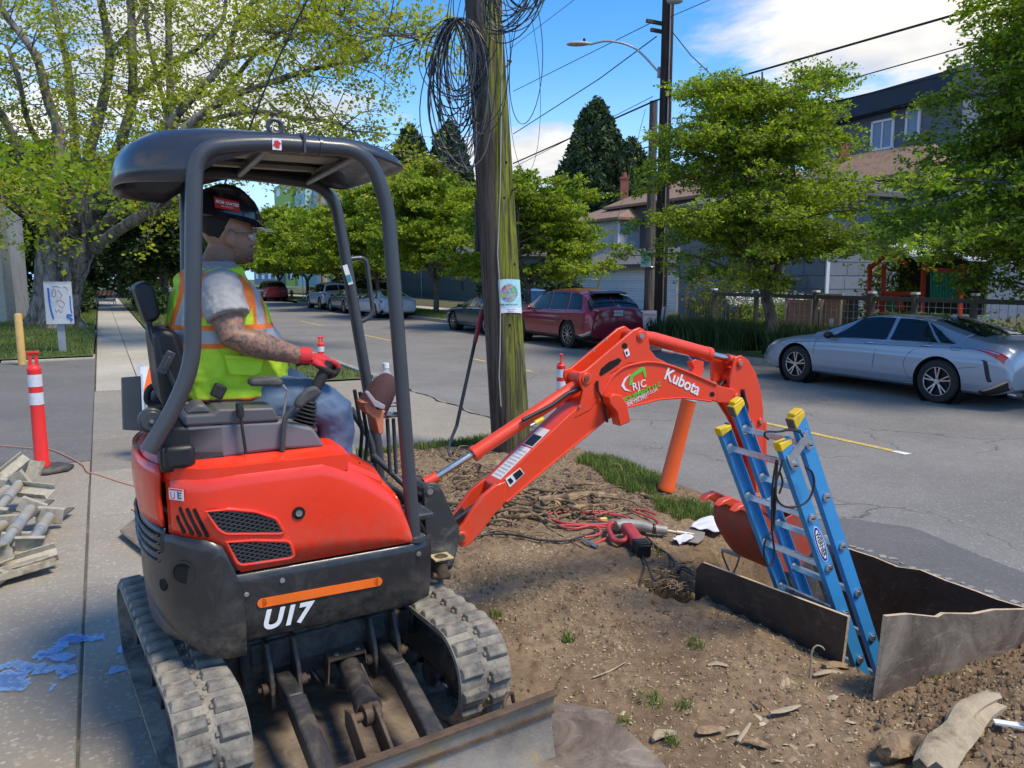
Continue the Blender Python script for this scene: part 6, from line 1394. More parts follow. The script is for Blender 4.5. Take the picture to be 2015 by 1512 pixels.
 for s_ in(1,-1):
  mm_=MB();mm_.ell((p.x-.02,s_*(p.y+.12),p.z+.06),(.07,.10,.065),14,10);mm_.bar((p.x,s_*(p.y-.02),p.z+.02),(p.x,s_*(p.y+.08),p.z+.04),.05,.03);mm_.build('door_mirror',M_TRIM if spec.get('bmir')else paint_,t,50)
 if plate:
  xq,zq,wq=plate;mm_=MB();mm_.box((xq,0,zq),(.012,wq,.15));pl_=mm_.build('number_plate',M_PLATEW,t,0,.004)
  return t,pl_
 return t,None
SED['side']=[[(.98,9.25),(2.12,9.25),(1.60,12.1),(.98,12.1)],[(.06,9.25),(.90,9.25),(.90,12.1),(.42,12.1)],[(-.24,9.3),(.0,9.25),(.36,12.0),(.10,11.2)]]
SED['screens']=[('rear_screen',[(-.50,13.2),(-.50,15.9),(.42,15.9),(.35,13.2)]),('windscreen',[(2.42,13.3),(2.42,15.9),(1.62,15.9),(1.66,13.3)])]
SED['lamps']=[('tail_lamp',[(-.98,6.2),(-.52,7.7),(-.56,8.2),(-1.02,8.4)],'t',.010),('tail_lamp_edge',[(-.90,7.3),(-.40,8.05),(-.42,8.2),(-.92,7.8)],'c',.014),('head_lamp',[(3.30,7.3),(3.66,6.4),(3.62,7.8),(3.22,7.9)],'h',.01),('marker_lamp',[(3.24,7.4),(3.34,7.3),(3.30,7.8),(3.20,7.9)],'a',.012),('bumper_vent',[(-.86,3.4),(-.80,3.4),(-.66,6.0),(-.72,6.0)],'b',.008),('diffuser',[(-1.06,1.6),(-.70,1.2),(-.66,2.2),(-1.05,3.1)],'b',.008),('diffuser_trim',[(-1.05,2.9),(-.72,2.2),(-.72,2.4),(-1.05,3.3)],'c',.012)]
SED['seams']=[[(.36,2.6),(.50,3.2),(.58,4.5),(.44,6.5),(.20,8.6),(.02,9.3)],[(1.16,2.2),(1.15,4.),(1.12,6),(1.06,9.2)],[(2.38,2.2),(2.40,4.5),(2.38,7),(2.30,8.8)],[(.36,2.3),(1.2,2.1),(2.38,2.1)],[(-.55,7.9),(-.1,7.2),(.5,7.1),(1.1,7.0),(2.3,6.9),(2.9,6.9)],[(-.62,4.6),(-.35,4.4),(-.36,4.4)],[(-.33,6.9),(-.20,6.9),(-.19,7.7),(-.33,7.75),(-.33,6.9)],[(3.18,8.9),(3.22,8.0),(3.3,7.2)]]
SED['chrome']=[[(-.25,9.15),(.0,9.1),(1.,9.1),(2.15,9.1)],[(-.25,9.3),(.10,11.4),(.42,12.3),(1.0,12.35),(1.6,12.2),(2.1,9.6)]]
SED['handles']=[(.98+.28,7.5),(.22,7.6)];SED['mirror']=(2.06,9.1);SED['bmir']=True
silver=carpaint('silver_blue_paint',(.25,.30,.37),.65)
camry,cpl=car('parked_car','silver sedan parked on the right across the road, nose pointing away',7.49,11.58,SED,silver)
for hz_ in(.0,):
 mm_=MB();mm_.tube([(-.98,.66,.26),(-1.10,.66,.25)],.034,14);mm_.tube([(-.98,.56,.26),(-1.10,.56,.25)],.034,14);mm_.build('exhaust_tip',M_CHROME,camry,40)
mm_=MB();mm_.box((-.35,.0,1.27),(.001,.001,.001));
fn=MB();fn.prism([(.50,1.30),(.34,1.28),(.28,1.36),(.32,1.37)],(-.02,.02));fn.build('roof_antenna',silver,camry,30)
SUV=dict(L=4.95,W=.965,wb=2.85,r=.385,bot=.24,suv=True,rw=.64,spokes=10,top=[(-1.10,.90),(-1.07,1.20),(-.95,1.32),(-.55,1.64),(-.2,1.72),(.6,1.785),(1.4,1.76),(1.9,1.62),(2.35,1.32),(2.7,1.13),(3.2,1.06),(3.6,.96),(3.76,.80),(3.84,.60)],belt=[(-1.10,.88),(-1.02,1.10),(-.5,1.13),(1,1.08),(2.2,1.05),(2.8,1.0),(3.5,.88),(3.84,.55)])
SUV['side']=[[(1.15,9.25),(2.25,9.25),(1.70,12.2),(1.15,12.2)],[(.15,9.25),(1.07,9.25),(1.07,12.2),(.20,12.2)],[(-.62,9.3),(.06,9.25),(.10,12.2),(-.40,12.0)]]
SUV['screens']=[('rear_screen',[(-.98,10.2),(-.98,15.9),(-.58,15.9),(-.62,12.6)]),('windscreen',[(2.50,13.3),(2.50,15.9),(1.80,15.9),(1.84,13.3)])]
SUV['lamps']=[('tail_lamp',[(-1.075,6.4),(-.66,7.4),(-.70,8.3),(-1.085,8.4)],'t',.010),('head_lamp',[(3.4,7.0),(3.74,6.4),(3.72,7.8),(3.3,7.8)],'h',.01),('bumper_skirt',[(-1.06,1.1),(-.42,1.1),(-.40,2.9),(-1.07,2.9)],'b',.006),('bumper_trim',[(-1.06,2.4),(-.62,2.9),(-.62,3.2),(-1.07,3.4)],'c',.012),('sill_trim',[(.45,1.3),(2.4,1.3),(2.4,2.6),(.45,2.6)],'b',.006)]
SUV['seams']=[[(.42,2.6),(.50,4.5),(.30,6.5),(.08,9.3)],[(1.12,2.2),(1.10,9.2)],[(2.42,2.2),(2.40,8.8)],[(-.60,4.6),(-.38,4.4),(-.36,4.4)]]
SUV['chrome']=[[(-.62,9.15),(1.,9.1),(2.3,9.1)]];SUV['handles']=[(1.30,7.8),(.30,7.8)];SUV['mirror']=(2.1,9.1)
maroon=carpaint('maroon_paint',(.24,.008,.024),.20)
suv1,pl1=car('parked_car','dark red sport utility vehicle parked just right of the mossy pole',18.33,11.50,SUV,maroon,plate=(-1.115,1.0,.31))
sp_=MB();sp_.box((-.58,0,1.555),(.34,1.1,.03),Matrix.Rotation(-.16,3,'Y'));sp_.build('roof_spoiler',M_TRIM,suv1,30,.012)
put_text('plate_lettering','BXR4152',.085,(-1.123,0,1.0),(0,-1,0),(0,0,1),M('plate_ink',(.03,.05,.15),.5),pl1 if False else suv1,depth=.002)
em=MB();em.tube([(-1.125,.06*math.cos(a),1.19+.04*math.sin(a))for a in np.linspace(0,6.283,19)[:-1]],.006,6,closed=True);em.tube([(-1.125,.028*math.cos(a),1.19+.04*math.sin(a))for a in np.linspace(0,6.283,15)[:-1]],.005,6,closed=True);em.build('badge',M_CHROME,suv1,60)
S2=dict(SED);
car('parked_car','dark teal sedan parked behind the mossy pole, ahead of the dark red vehicle',23.75,11.62,S2,carpaint('teal_paint',(.035,.060,.075),.4),detail=False)
w2,p2_=car('parked_car','white sedan with long red tail lamps parked farther up the street',36.2,11.7,S2,carpaint('white_silver_paint',(.52,.56,.62),.3),detail=False,plate=(-1.11,.86,.31))
car('parked_car','dark grey sedan parked between the white sedan and the silver utility vehicle',41.6,11.7,S2,carpaint('slate_paint',(.045,.07,.085),.4),detail=False)
V2=dict(SUV);s3,_=car('parked_car','silver utility vehicle with red tail lamps parked farthest along the far kerb',47.0,11.75,V2,carpaint('pale_silver_paint',(.42,.47,.52),.5),detail=False)
car('parked_car','small dark red car far down the street beside the operator\'s chest',66.,11.8,V2,carpaint('far_red_paint',(.16,.02,.025),.3),detail=False)
def leaf_cloud(name,A,n_per,spread,size,mat,parent=None,flat=.5,fold=True,stretch=1.5,up=.6):
 """A: (N,3) anchors; leaves are two-triangle folded quads"""
 A=np.asarray(A);N=len(A)*n_per;c=np.repeat(A,n_per,0)+rng.normal(0,1,(N,3))*np.array(spread)
 nrm=rng.normal(0,1,(N,3));nrm[:,2]=np.abs(nrm[:,2])*(1+up*2);nrm/=np.linalg.norm(nrm,axis=1)[:,None]
 a=rng.normal(0,1,(N,3));a-=nrm*(a*nrm).sum(1)[:,None];a/=np.linalg.norm(a,axis=1)[:,None];b=np.cross(nrm,a)
 s=size*rng.uniform(.6,1.35,N)[:,None]
 V=np.stack([c-a*s*.5*stretch,c-b*s*.42-nrm*s*.05,c+a*s*.5*stretch,c+b*s*.42-nrm*s*.05],1).reshape(-1,3)
 F=np.arange(N*4).reshape(N,4);return fast_mesh(name,V,F,mat,parent)
def branch_mesh(name,segs,mat,parent,n=7):
 m=MB()
 for pts,r0,r1 in segs:
  k=len(pts);m.tube(pts,[r0+(r1-r0)*i/(k-1)for i in range(k)],n if r0>.03 else 5)
 return m.build(name,mat,parent,60)
M_BARK=M('grey_bark',(.16,.135,.11),.95,0,.45,8,1.,26,dirt=(.06,.05,.038),dscale=6,dlo=.45,dhi=.6,stretch=(1,1,.35))
M_BARK2=M('maple_bark',(.25,.215,.185),.95,0,.5,7,1.2,20,dirt=(.055,.045,.036),dscale=5,dlo=.46,dhi=.60,stretch=(1,1,.3))
L_ST=leafmat('street_leaves',[(.10,.17,.016),(.21,.30,.028),(.34,.43,.04),(.50,.57,.075)],.52)
L_MP=leafmat('maple_leaves',[(.22,.27,.018),(.36,.40,.025),(.48,.49,.045),(.52,.46,.09)],.5)
L_DK=leafmat('dark_leaves',[(.015,.035,.010),(.028,.06,.014),(.05,.09,.02)],.22)
L_CN=leafmat('conifer_sprays',[(.014,.032,.011),(.026,.055,.015),(.045,.08,.020),(.075,.105,.027)],.14)
def layered_tree(label,base,h,rad,crown0,nb,n_per,size,trunk_r=.13,lean=(0,0),mat=L_ST,seed=1,forks=3,grp='street trees on the far side',name='street_tree',dens=1.,rx=1.,ry=1.,lmax=99,sprays=5):
 """vase-shaped tree with near-level leafy sprays"""
 r=random.Random(seed);t=thing(name,label,'tree',base,0,grp);segs=[];A=[];twigs=[]
 fk=crown0*.72
 segs.append(([(0,0,-.1),(.02,.01,fk*.5),(lean[0]*.3,lean[1]*.3,fk)],trunk_r,trunk_r*.8))
 limbs=[]
 for k in range(forks):
  a=2*math.pi*k/forks+r.uniform(-.4,.4);tip=Vector((lean[0]+rad*.33*math.cos(a),lean[1]+rad*.33*math.sin(a),h*r.uniform(.82,.97)))
  p0=Vector((lean[0]*.3,lean[1]*.3,fk));P=smoothpath([p0,p0.lerp(tip,.35)+Vector((math.cos(a),math.sin(a),0))*rad*.10,p0.lerp(tip,.7),tip],4);limbs.append(P);segs.append((P,trunk_r*.62,.018))
 for i in range(nb):
  L=limbs[i%forks];f=r.uniform(.10,1.)**.9;k=int(f*(len(L)-1));p0=L[k];zf=(p0.z-crown0)/(h-crown0)
  a=r.uniform(0,2*math.pi);reach=rad*(1.02-.70*max(0,zf)**1.5)*r.uniform(.45,1.12)
  end=Vector((lean[0]*f+rx*reach*math.cos(a),lean[1]*f+ry*reach*math.sin(a),p0.z+r.uniform(-.30,.50)*rad*.35+(.10*rad if zf<.2 else 0)))
  mid=p0.lerp(end,.5)+Vector((0,0,.10*reach));P=smoothpath([p0,mid,end],4);segs.append((P,.022+.02*(1-f),.005))
  bd=(end-p0);bl=bd.length
  for j in range(2,len(P)):
   for sg in(-1,1):
    if r.random()>dens:continue
    da=math.atan2(bd.y,bd.x)+sg*r.uniform(.45,1.25);tl=r.uniform(.16,.40)*rad*(.5+.5*(len(P)-j)/len(P));td=Vector((math.cos(da),math.sin(da),r.uniform(-.08,.30)))
    e=P[j]+td*tl-Vector((0,0,.10*tl));twigs.append(([P[j],P[j]+td*tl*.5,e],.007,.0025))
    for q in range(sprays):f_=(q+r.random())/sprays*1.05;w_=P[j].lerp(e,f_);A.append((w_.x+r.gauss(0,.02)*rad,w_.y+r.gauss(0,.02)*rad,w_.z+r.gauss(0,.030)*rad))
 A=np.array(A);A=A[A[:,2]<lmax]
 branch_mesh('trunk',segs,M_BARK,t);stuff(branch_mesh('twigs',twigs,M_BARK,t,4));c=leaf_cloud('crown',A,max(4,int(n_per*.42)),(.060*rad/3,.060*rad/3,.030*rad/3),size*.80,mat,t,up=.5);stuff(c)
 return t
T1=at_t(1518,655,14.35);T1.z=.0
layered_tree('leafy street tree with level sprays standing left of the silver sedan',T1,7.0,3.15,1.85,150,28,.072,.17,(-.55,0),seed=11,forks=4,sprays=5)
layered_tree('big dense street tree at the right edge of the picture, behind the silver sedan',stw(7.0,14.6,0),6.9,3.5,1.35,180,30,.075,.20,(0,0),seed=5,forks=4,mat=leafmat('denser_leaves',[(.08,.15,.015),(.17,.26,.024),(.28,.38,.034),(.44,.52,.065)],.5),sprays=6)
layered_tree('round street tree just right of the mossy pole above the dark red vehicle',stw(25.6,14.3,0),5.9,3.5,1.9,75,26,.12,.14,seed=7,sprays=5)
layered_tree('street tree with a slim forked trunk on the grass, left of the mossy pole',stw(35.2,14.5,0),6.6,4.3,2.2,80,26,.14,.15,(0,0),seed=9,sprays=5)
layered_tree('street tree behind the grab handle, over the white sedan',stw(44.5,14.6,0),6.9,4.6,2.3,75,22,.17,.15,seed=13,sprays=5)
layered_tree('street tree over the silver utility vehicle, next to the green street sign',stw(54.5,15,0),6.9,5.,2.2,75,20,.2,.15,seed=15,sprays=5)
layered_tree('street tree beyond the fire hydrant',stw(66,15.5,0),7.2,5.2,2.0,70,18,.24,.16,seed=17,sprays=5)
layered_tree('distant street tree at the end of the row',stw(80,16,0),8.5,6.4,2.0,70,18,.3,.16,seed=19,sprays=5)
layered_tree('farthest street tree closing the view down the road',stw(100,10,0),11,9,1.5,80,18,.42,.2,seed=21,sprays=5)
def conifer(label,base,h,rad,seed,n=2600,size=.30,mat=L_CN,name='conifer',skew=0.):
 t=thing(name,label,'tree',base,0,'dark conifers behind the houses');r=random.Random(seed)
 m=MB();m.tube([(0,0,0),(0,0,h*.5),(0,0,h*.96)],[rad*.07,rad*.045,.03],8);m.build('trunk',M_BARK,t,60)
 A=[]
 for i in range(n):
  f=r.random()**.62;z=h*(1-f*.93);a=r.uniform(0,6.283);rr_=rad*(f**.60)*(.80+.14*math.sin(a*5+z*1.3+seed)+.08*math.sin(a*11+z*3))*r.uniform(.72,1.05)
  A.append((rr_*math.cos(a),rr_*math.sin(a),z-.10*rr_))
 stuff(leaf_cloud('crown',A,26,(.40*size,.40*size,.62*size),size*.7,mat,t,stretch=1.9,up=-.2));return t
c1=at_t(1168,560,40.);conifer('tall dark pointed conifer between the two poles behind the brown roof',Vector((c1.x,c1.y,0)),17.2,6.4,3,5200,.36)
c1=at_t(1238,560,42.);conifer('shorter dark conifer leaning on the right flank of the tall pointed one',Vector((c1.x,c1.y,0)),13.6,5.0,4,2400,.36)
c1=at_t(812,560,40.);conifer('dark conifer behind the canopy, left of the pole cables',Vector((c1.x,c1.y,0)),22.6,7.6,6,3600,.5)
c1=at_t(885,560,42.);conifer('dark conifer hidden behind the cable coil and yellow green maple',Vector((c1.x,c1.y,0)),21.8,7.2,8,3000,.5)
c1=at_t(1320,560,46.);conifer('dark conifer peeking out right of the dark pole',Vector((c1.x,c1.y,0)),11.6,4.2,9,1600,.36)
def crown_tree(label,base,h,rad,zc,nb,n_per,size,mat,seed,trunk_r=.25,name='tree',grp='background trees',rz_=None):
 t=thing(name,label,'tree',base,0,grp);r=random.Random(seed);rz_=rz_ or(h-zc);A=[];segs=[([(0,0,-.1),(.1,0,zc*.5),(0,0,zc)],trunk_r,trunk_r*.6)]
 blobs=[]
 for i in range(nb):
  a=r.uniform(0,6.283);cz=r.uniform(-.85,1);rr_=math.sqrt(max(0,1-cz*cz))*r.uniform(.55,1.0);c=Vector((rad*rr_*math.cos(a),rad*rr_*math.sin(a),zc+rz_*cz*r.uniform(.8,1)))
  segs.append((smoothpath([(0,0,zc*.8),c*.5+Vector((0,0,zc*.45)),c],3),trunk_r*.25,.02))
  for k in range(12):
   A.append((c.x+r.gauss(0,rad*.13),c.y+r.gauss(0,rad*.13),c.z+r.gauss(0,rad*.09)))
 branch_mesh('trunk',segs,M_BARK,t);stuff(leaf_cloud('crown',A,n_per,(size*1.3,)*3,size,mat,t));return t
L_YG=leafmat('yellow_green_leaves',[(.10,.14,.015),(.18,.22,.02),(.27,.30,.03)],.35)
c1=at_t(838,560,26.);crown_tree('yellow green maple behind the pole, over the street trees',Vector((c1.x,c1.y,0)),11.9,4.2,7.6,70,22,.20,L_YG,31)
c1=at_t(420,560,22.);crown_tree('tall pale green tree in the distance behind the hard hat',stw(92,2,0),12,9,6,60,16,.5,L_YG,33)
crown_tree('dark leafy tree over the end of the sidewalk',stw(55,-3.2,0),9.0,5.4,5.0,85,22,.26,L_DK,35)
crown_tree('dark leafy tree right of the sidewalk, behind the seat',stw(47,3.1,0),6.6,2.6,4.3,60,20,.20,L_DK,36)
crown_tree('dark tree farther down the sidewalk',stw(78,1.5,0),11,6.5,6.5,70,16,.42,L_DK,37)
crown_tree('dark leafy tree behind the big maple trunk',stw(44,-8.5,0),9,5,5,70,18,.28,L_DK,38)
def hedge(label,s0,s1,t0,t1,h,n,size,mat,seed,name='hedge',zb=0.):
 r=random.Random(seed);c=stw((s0+s1)/2,(t0+t1)/2,zb);t=thing(name,label,'hedge',c);A=[]
 for i in range(n):
  s,t_,z=r.uniform(s0,s1),r.uniform(t0,t1),h*r.random()**.7*(1-.25*r.random());A.append(stw(s,t_,zb+z)-c)
 stuff(leaf_cloud('foliage',np.array([tuple(a)for a in A]),14,(size*1.2,)*3,size,mat,t));return t
hedge('clipped yellowish hedge beside the left house wall behind the maple',33.5,37,-9.5,-5.0,2.0,420,.16,leafmat('hedge_leaves',[(.03,.045,.012),(.08,.085,.018),(.16,.13,.03)],.2),41)
hedge('low green bush beside the far end of the sidewalk',42,52,-1.7,-.6,1.3,300,.16,L_DK,42)
hedge('dark bush behind the street sign and fire hydrant',57,66,17.5,20,2.6,420,.25,L_DK,43)
hedge('leafy shrubs on the right of the sidewalk behind the excavator seat',40,58,1.9,3.4,1.1,300,.16,L_DK,44)
hedge('dark hedge along the yard behind the grass verge',33,44,21,22,1.6,300,.18,L_DK,46)
MB_=stw(29.6,-2.2,.12);mp=thing('maple_tree','huge old maple with thick grey trunk and yellow green leaves beside the sidewalk','tree',MB_)
MD=MB_.y
def mpx(x,y,dy=0.):r=ray(x,y);return Vector((0,0,EYE))+r*((MD+dy)/r.y)-MB_
limbs=[([(118,640),(122,600),(132,560),(150,500),(160,450)],.80,.55,0),([(130,540),(110,470),(80,400),(50,330),(20,260),(-30,180),(-60,120)],.36,.10,-1.5),([(150,490),(140,420),(120,350),(118,270),(95,190),(70,110),(20,40),(-20,-20)],.34,.09,-2.5),([(160,460),(165,380),(175,300),(205,200),(212,110),(200,0),(195,-60)],.36,.12,1.),([(150,440),(150,340),(140,240),(130,130),(110,30),(100,-50)],.30,.10,2.),([(165,450),(190,370),(235,290),(255,200),(258,90),(250,0),(245,-60)],.32,.12,0),([(170,450),(220,360),(290,290),(330,230),(335,130),(330,30),(340,-60)],.30,.09,-1.),([(175,470),(240,410),(290,340),(330,250),(380,190),(440,120),(470,40),(520,-20)],.30,.07,-3.),([(185,490),(240,450),(310,400),(350,330),(360,260),(430,200),(540,160),(640,130),(720,120)],.28,.05,-5.),([(360,260),(420,235),(500,220),(580,232),(650,240),(700,262)],.13,.04,-5.5),([(190,480),(260,440),(330,400),(420,330),(500,300),(600,320),(680,300)],.20,.04,-4.),([(255,200),(330,130),(400,90),(440,40),(450,-30)],.15,.06,-1.),([(212,110),(270,40),(300,-30)],.13,.06,1.),([(120,350),(60,250),(40,160),(10,90)],.16,.06,-3.),([(430,200),(500,110),(560,60),(640,20),(720,60)],.12,.04,-4.5),([(440,120),(520,100),(600,60),(660,0)],.10,.04,-3.),([(330,230),(300,130),(290,40),(300,-40)],.14,.06,0.),([(640,130),(700,90),(760,70),(830,80)],.07,.02,-5.5),([(700,262),(690,310),(720,330)],.05,.02,-5.5),([(80,400),(30,380),(-30,330)],.15,.06,-3.5),([(110,470),(60,430),(10,400),(-40,380)],.13,.05,-4.5)]
segs=[];A=[];r=random.Random(3);twig=[]
for pts,r0,r1,dy in limbs:
 k=len(pts);P=smoothpath([mpx(x,y,dy*min(1,i/2.))+Vector((r.gauss(0,.04),0,0))for i,(x,y)in enumerate(pts)],5);segs.append((P,r0*.66,r1*.8))
 if r0>.7:continue
 for j in range(8,len(P)):
  for q in range(2 if r0>.12 else 4):
   a=r.uniform(0,6.28);el=r.uniform(-.5,.9);L=r.uniform(.6,2.3);d=Vector((math.cos(a)*math.cos(el),math.sin(a)*math.cos(el),math.sin(el)));e=P[j]+d*L+Vector((0,0,-.12*L*L))
   T=[P[j],P[j]+d*L*.5,e];twig.append((T,.018,.005))
   for g_ in range(4):A.append(T[1].lerp(e,r.uniform(.1,1.1))+Vector((r.gauss(0,.22),r.gauss(0,.22),r.gauss(0,.16))))
   if r.random()<.5:
    e2=e+Vector((r.gauss(0,.5),r.gauss(0,.5),r.gauss(-.1,.35)));twig.append(([T[1],e2],.010,.004));A.append(e2)
root=MB();n=44;rg=[]
for z,rr_,fl in[(-.35,1.5,.30),(-.15,1.15,.28),(.05,.88,.22),(.35,.70,.14),(.9,.60,.09),(1.6,.56,.07),(2.3,.56,.07),(2.9,.5,.09)]:
 c_=Vector((.88+z*.13,0,z));rg.append([c_+Vector((rr_*(1+fl*math.sin(5*t_+1+.3*z)+.05*math.sin(13*t_+z*2))*math.cos(t_),rr_*(1+fl*math.sin(5*t_+1)+.05*math.sin(11*t_))*math.sin(t_),0))for t_ in[2*math.pi*k/n for k in range(n)]])
root.rings(rg);
for pts,r0,r1 in segs:k=len(pts);root.tube(pts,[max(.02,r0+(r1-r0)*(i/(k-1))**.8)*(1+.06*math.sin(i*2.1))for i in range(k)],12)
root.build('trunk',M_BARK2,mp,60);branch_mesh('twigs',twig,M_BARK,mp);
An=np.array([tuple(a)for a in A]);
drop=(An[:,2]>.5);An=An[drop]
stuff(leaf_cloud('crown',An,15,(.12,.12,.10),.088,L_MP,mp,stretch=1.15,up=.2))
low=[mpx(x,y,-7.5)+Vector((r.gauss(0,.4),r.gauss(0,1.2),r.gauss(0,.16)))for x,y in[(20,340),(60,350),(100,355),(150,340),(190,325),(230,330),(40,380),(0,370),(90,385),(70,320),(210,345),(170,350),(10,310),(130,395),(120,325),(30,440),(15,480),(60,490),(230,400),(250,380)]for _ in range(7)]
stuff(leaf_cloud('low_spray',np.array([tuple(p)for p in low]),9,(.30,.30,.10),.13,leafmat('near_maple_leaves',[(.14,.22,.015),(.22,.32,.02),(.32,.40,.035)],.45),mp,stretch=1.15))
def siding(name,base,row=.14,bricky=0.,var=.12):
 """clapboards or shingles: rows follow world height"""
 m,nt,b=newmat(name);v=obj_vec(nt);c=mix(nt,ramp(nt,noise(nt,v,3.,4),.3,.7),tuple(x*(1-var)for x in base),tuple(x*(1+var)for x in base));oi=nd(nt,'ShaderNodeObjectInfo').outputs['Random'];c=mix(nt,ramp(nt,oi,0,1,0,.45),c,tuple(x*.6 for x in base))
 nt.links.new(c,b.inputs['Base Color']);b.inputs['Roughness'].default_value=.8;MATS[name]=m;return m
M_DGREY=siding('dark_grey_paint',(.11,.112,.12));M_LBLUE=siding('pale_blue_grey_paint',(.46,.50,.52));M_TEAL=siding('grey_teal_paint',(.13,.165,.16));M_WHT=siding('white_paint_wood',(.86,.87,.88),var=.05)
M_SHIN=siding('slate_blue_shingle',(.22,.25,.28));M_ROOFB=M('brown_shingle',(.26,.165,.11),.9,0,.25,9,.5,40,dirt=(.16,.11,.075),dscale=3);M_ROOFG=M('grey_roofing',(.12,.115,.115),.9,0,.25,8,.4,40)
M_NAVY=siding('navy_cladding',(.030,.040,.060));M_BRICK=M('red_brick',(.30,.10,.065),.9,0,.3,30,.3,60);M_WOODG=M('weathered_wood',(.12,.105,.09),.9,0,.3,10,.4,30,stretch=(1,1,8));M_WOODT=M('tan_wood',(.36,.27,.17),.85,0,.25,10,.3,30)
M_WGL=M('window_glass',(.02,.03,.04),.06,0,0,spec=.8,rvar=0.)
def boards(parent,o,xd,w,h,mat,row=.16,name='clapboard',th=.02,brick=0.,kind_stuff=False,maxn=70,ang=.015):
 """lapped boards covering a rectangle; o is the lower left corner, xd the horizontal direction; outward normal = xd x z"""
 xd=Vector(xd).normalized();n=Vector((xd.y,-xd.x,0));k=max(1,int(round(h/row)));row=h/k;g=MB()if kind_stuff else None;r=random.Random(int(w*100+h*10))
 for i in range(k):
  spans=[(0,w)]
  if brick:
   spans=[];x=-r.uniform(0,brick)
   while x<w:spans.append((max(0,x)+.012,min(w,x+brick)-.012));x+=brick
  for a,b_ in spans:
   if b_-a<.02:continue
   m=g or MB();p=o+xd*a+Vector((0,0,row*i));q=xd*(b_-a);z=Vector((0,0,row*.95))
   m.hexa([p,p+q,p+q+n*th,p+n*th],[p+z,p+q+z,p+q+z+n*ang*.3,p+z+n*ang*.3])
   if not g:m.build(name,mat,parent,0)
 if g:stuff(g.build(name,mat,parent,0))
def window(parent,c,xd,w,h,fr=.07,frame=None,panes=2,mat=None):
 xd=Vector(xd).normalized();n=Vector((xd.y,-xd.x,0));frame=frame or M_WHT;f=MB();q=Matrix((xd,n*-1,Vector((0,0,1)))).transposed();c=Vector(c)
 for dx,dz,sx_,sz in[(-w/2,0,fr,h+fr),(w/2,0,fr,h+fr),(0,h/2,w+fr,fr),(0,-h/2,w+fr*1.6,fr)]+[(-w/2+w*k/panes,0,fr*.6,h)for k in range(1,panes)]:
  f.box(c+xd*dx+Vector((0,0,dz))+n*.03,(sx_,.08,sz),q)
 fo=f.build('window',frame,parent,0);g=MB();g.box(c+n*.012,(w,.02,h),q);g.build('pane',mat or M_WGL,fo,0)
def house(name,label,o,cat='house',grp=None):return thing(name,label,cat,o,0,grp)
NX=-SD
def T(x,y,t,z=None):p=at_t(x,y,t);return p if z is None else Vector((p.x,p.y,z))
gt=24.6;a,b_=T(1137,605,gt,.10),T(1332,605,gt,.10);htop=T(1230,526,gt).z;wG=(b_-a).length
gar=house('garage','low garage with white clapboard front and grey roof behind the two dark poles',a,'garage');
boards(gar,Vector((0,0,0)),NX,wG,htop-.1,M_WHT,.135)
m=MB();m.hexa([Vector((0,0,0)),NX*wG,NX*wG+TD*5,TD*5],[Vector((0,0,htop-.1)),NX*wG+Vector((0,0,htop-.1)),NX*wG+TD*5+Vector((0,0,htop)),TD*5+Vector((0,0,htop))]);m.build('garage_body',M_DGREY,gar,0)
rh=T(1200,497,gt+2.5).z-.1;ft=MB();ft.hexa([SD*.4-TD*.35+Vector((0,0,htop-.12)),NX*(wG+.3)-TD*.35+Vector((0,0,htop-.12)),NX*(wG+.3)+TD*2.6+Vector((0,0,rh)),SD*.4+TD*2.6+Vector((0,0,rh))],[SD*.4-TD*.35+Vector((0,0,htop+.04)),NX*(wG+.3)-TD*.35+Vector((0,0,htop+.04)),NX*(wG+.3)+TD*2.6+Vector((0,0,rh+.12)),SD*.4+TD*2.6+Vector((0,0,rh+.12))]);ft.build('roof',M_ROOFG,gar,0)
m=MB();m.bar(Vector((0,0,htop-.05))-TD*.36,NX*wG+Vector((0,0,htop-.05))-TD*.36,.04,.16);m.build('fascia',M_DGREY,gar,0)
for e in(0,wG):m=MB();m.bar(NX*e-TD*.03,NX*e-TD*.03+Vector((0,0,htop-.1)),.10,.10,up=(1,0,0));m.build('corner_board',M_LBLUE,gar,0)
a,b_=T(1034,600,gt+.3,.10),T(1134,600,gt+.3,.10);hB=T(1085,537,gt+.3).z-.1;wB=(b_-a).length
bd=house('shed','dark weathered shed with two cross braced doors left of the white garage',a,'shed');k=8
for i in range(k):m=MB();m.hexa([NX*(wB*i/k+.01),NX*(wB*(i+1)/k-.01),NX*(wB*(i+1)/k-.01)+TD*.05,NX*(wB*i/k+.01)+TD*.05],[p+Vector((0,0,hB))for p in(NX*(wB*i/k+.01),NX*(wB*(i+1)/k-.01),NX*(wB*(i+1)/k-.01)+TD*.05,NX*(wB*i/k+.01)+TD*.05)]);m.build('door_board',M('charcoal_wood',(.045,.045,.048),.9,0,.35,6),bd,0)
for i in(0,.5):
 m=MB();m.bar(NX*wB*(i+.06)-TD*.04+Vector((0,0,.1)),NX*wB*(i+.44)-TD*.04+Vector((0,0,hB-.1)),.12,.04,up=TD);m.bar(NX*wB*(i+.02)-TD*.04+Vector((0,0,.0)),NX*wB*(i+.02)-TD*.04+Vector((0,0,hB)),.10,.04,up=TD);m.build('door_brace',M_WOODG,bd,0)
m=MB();m.hexa([TD*.06,NX*wB+TD*.06,NX*wB+TD*4,TD*4],[p+Vector((0,0,hB))for p in(TD*.06,NX*wB+TD*.06,NX*wB+TD*4,TD*4)]);m.box(NX*wB*.5+TD*1.8+Vector((0,0,hB+.06)),(wB+.5,4.6,.1),math.atan2(NX.y,NX.x));m.build('shed_body',M_ROOFG,bd,0)
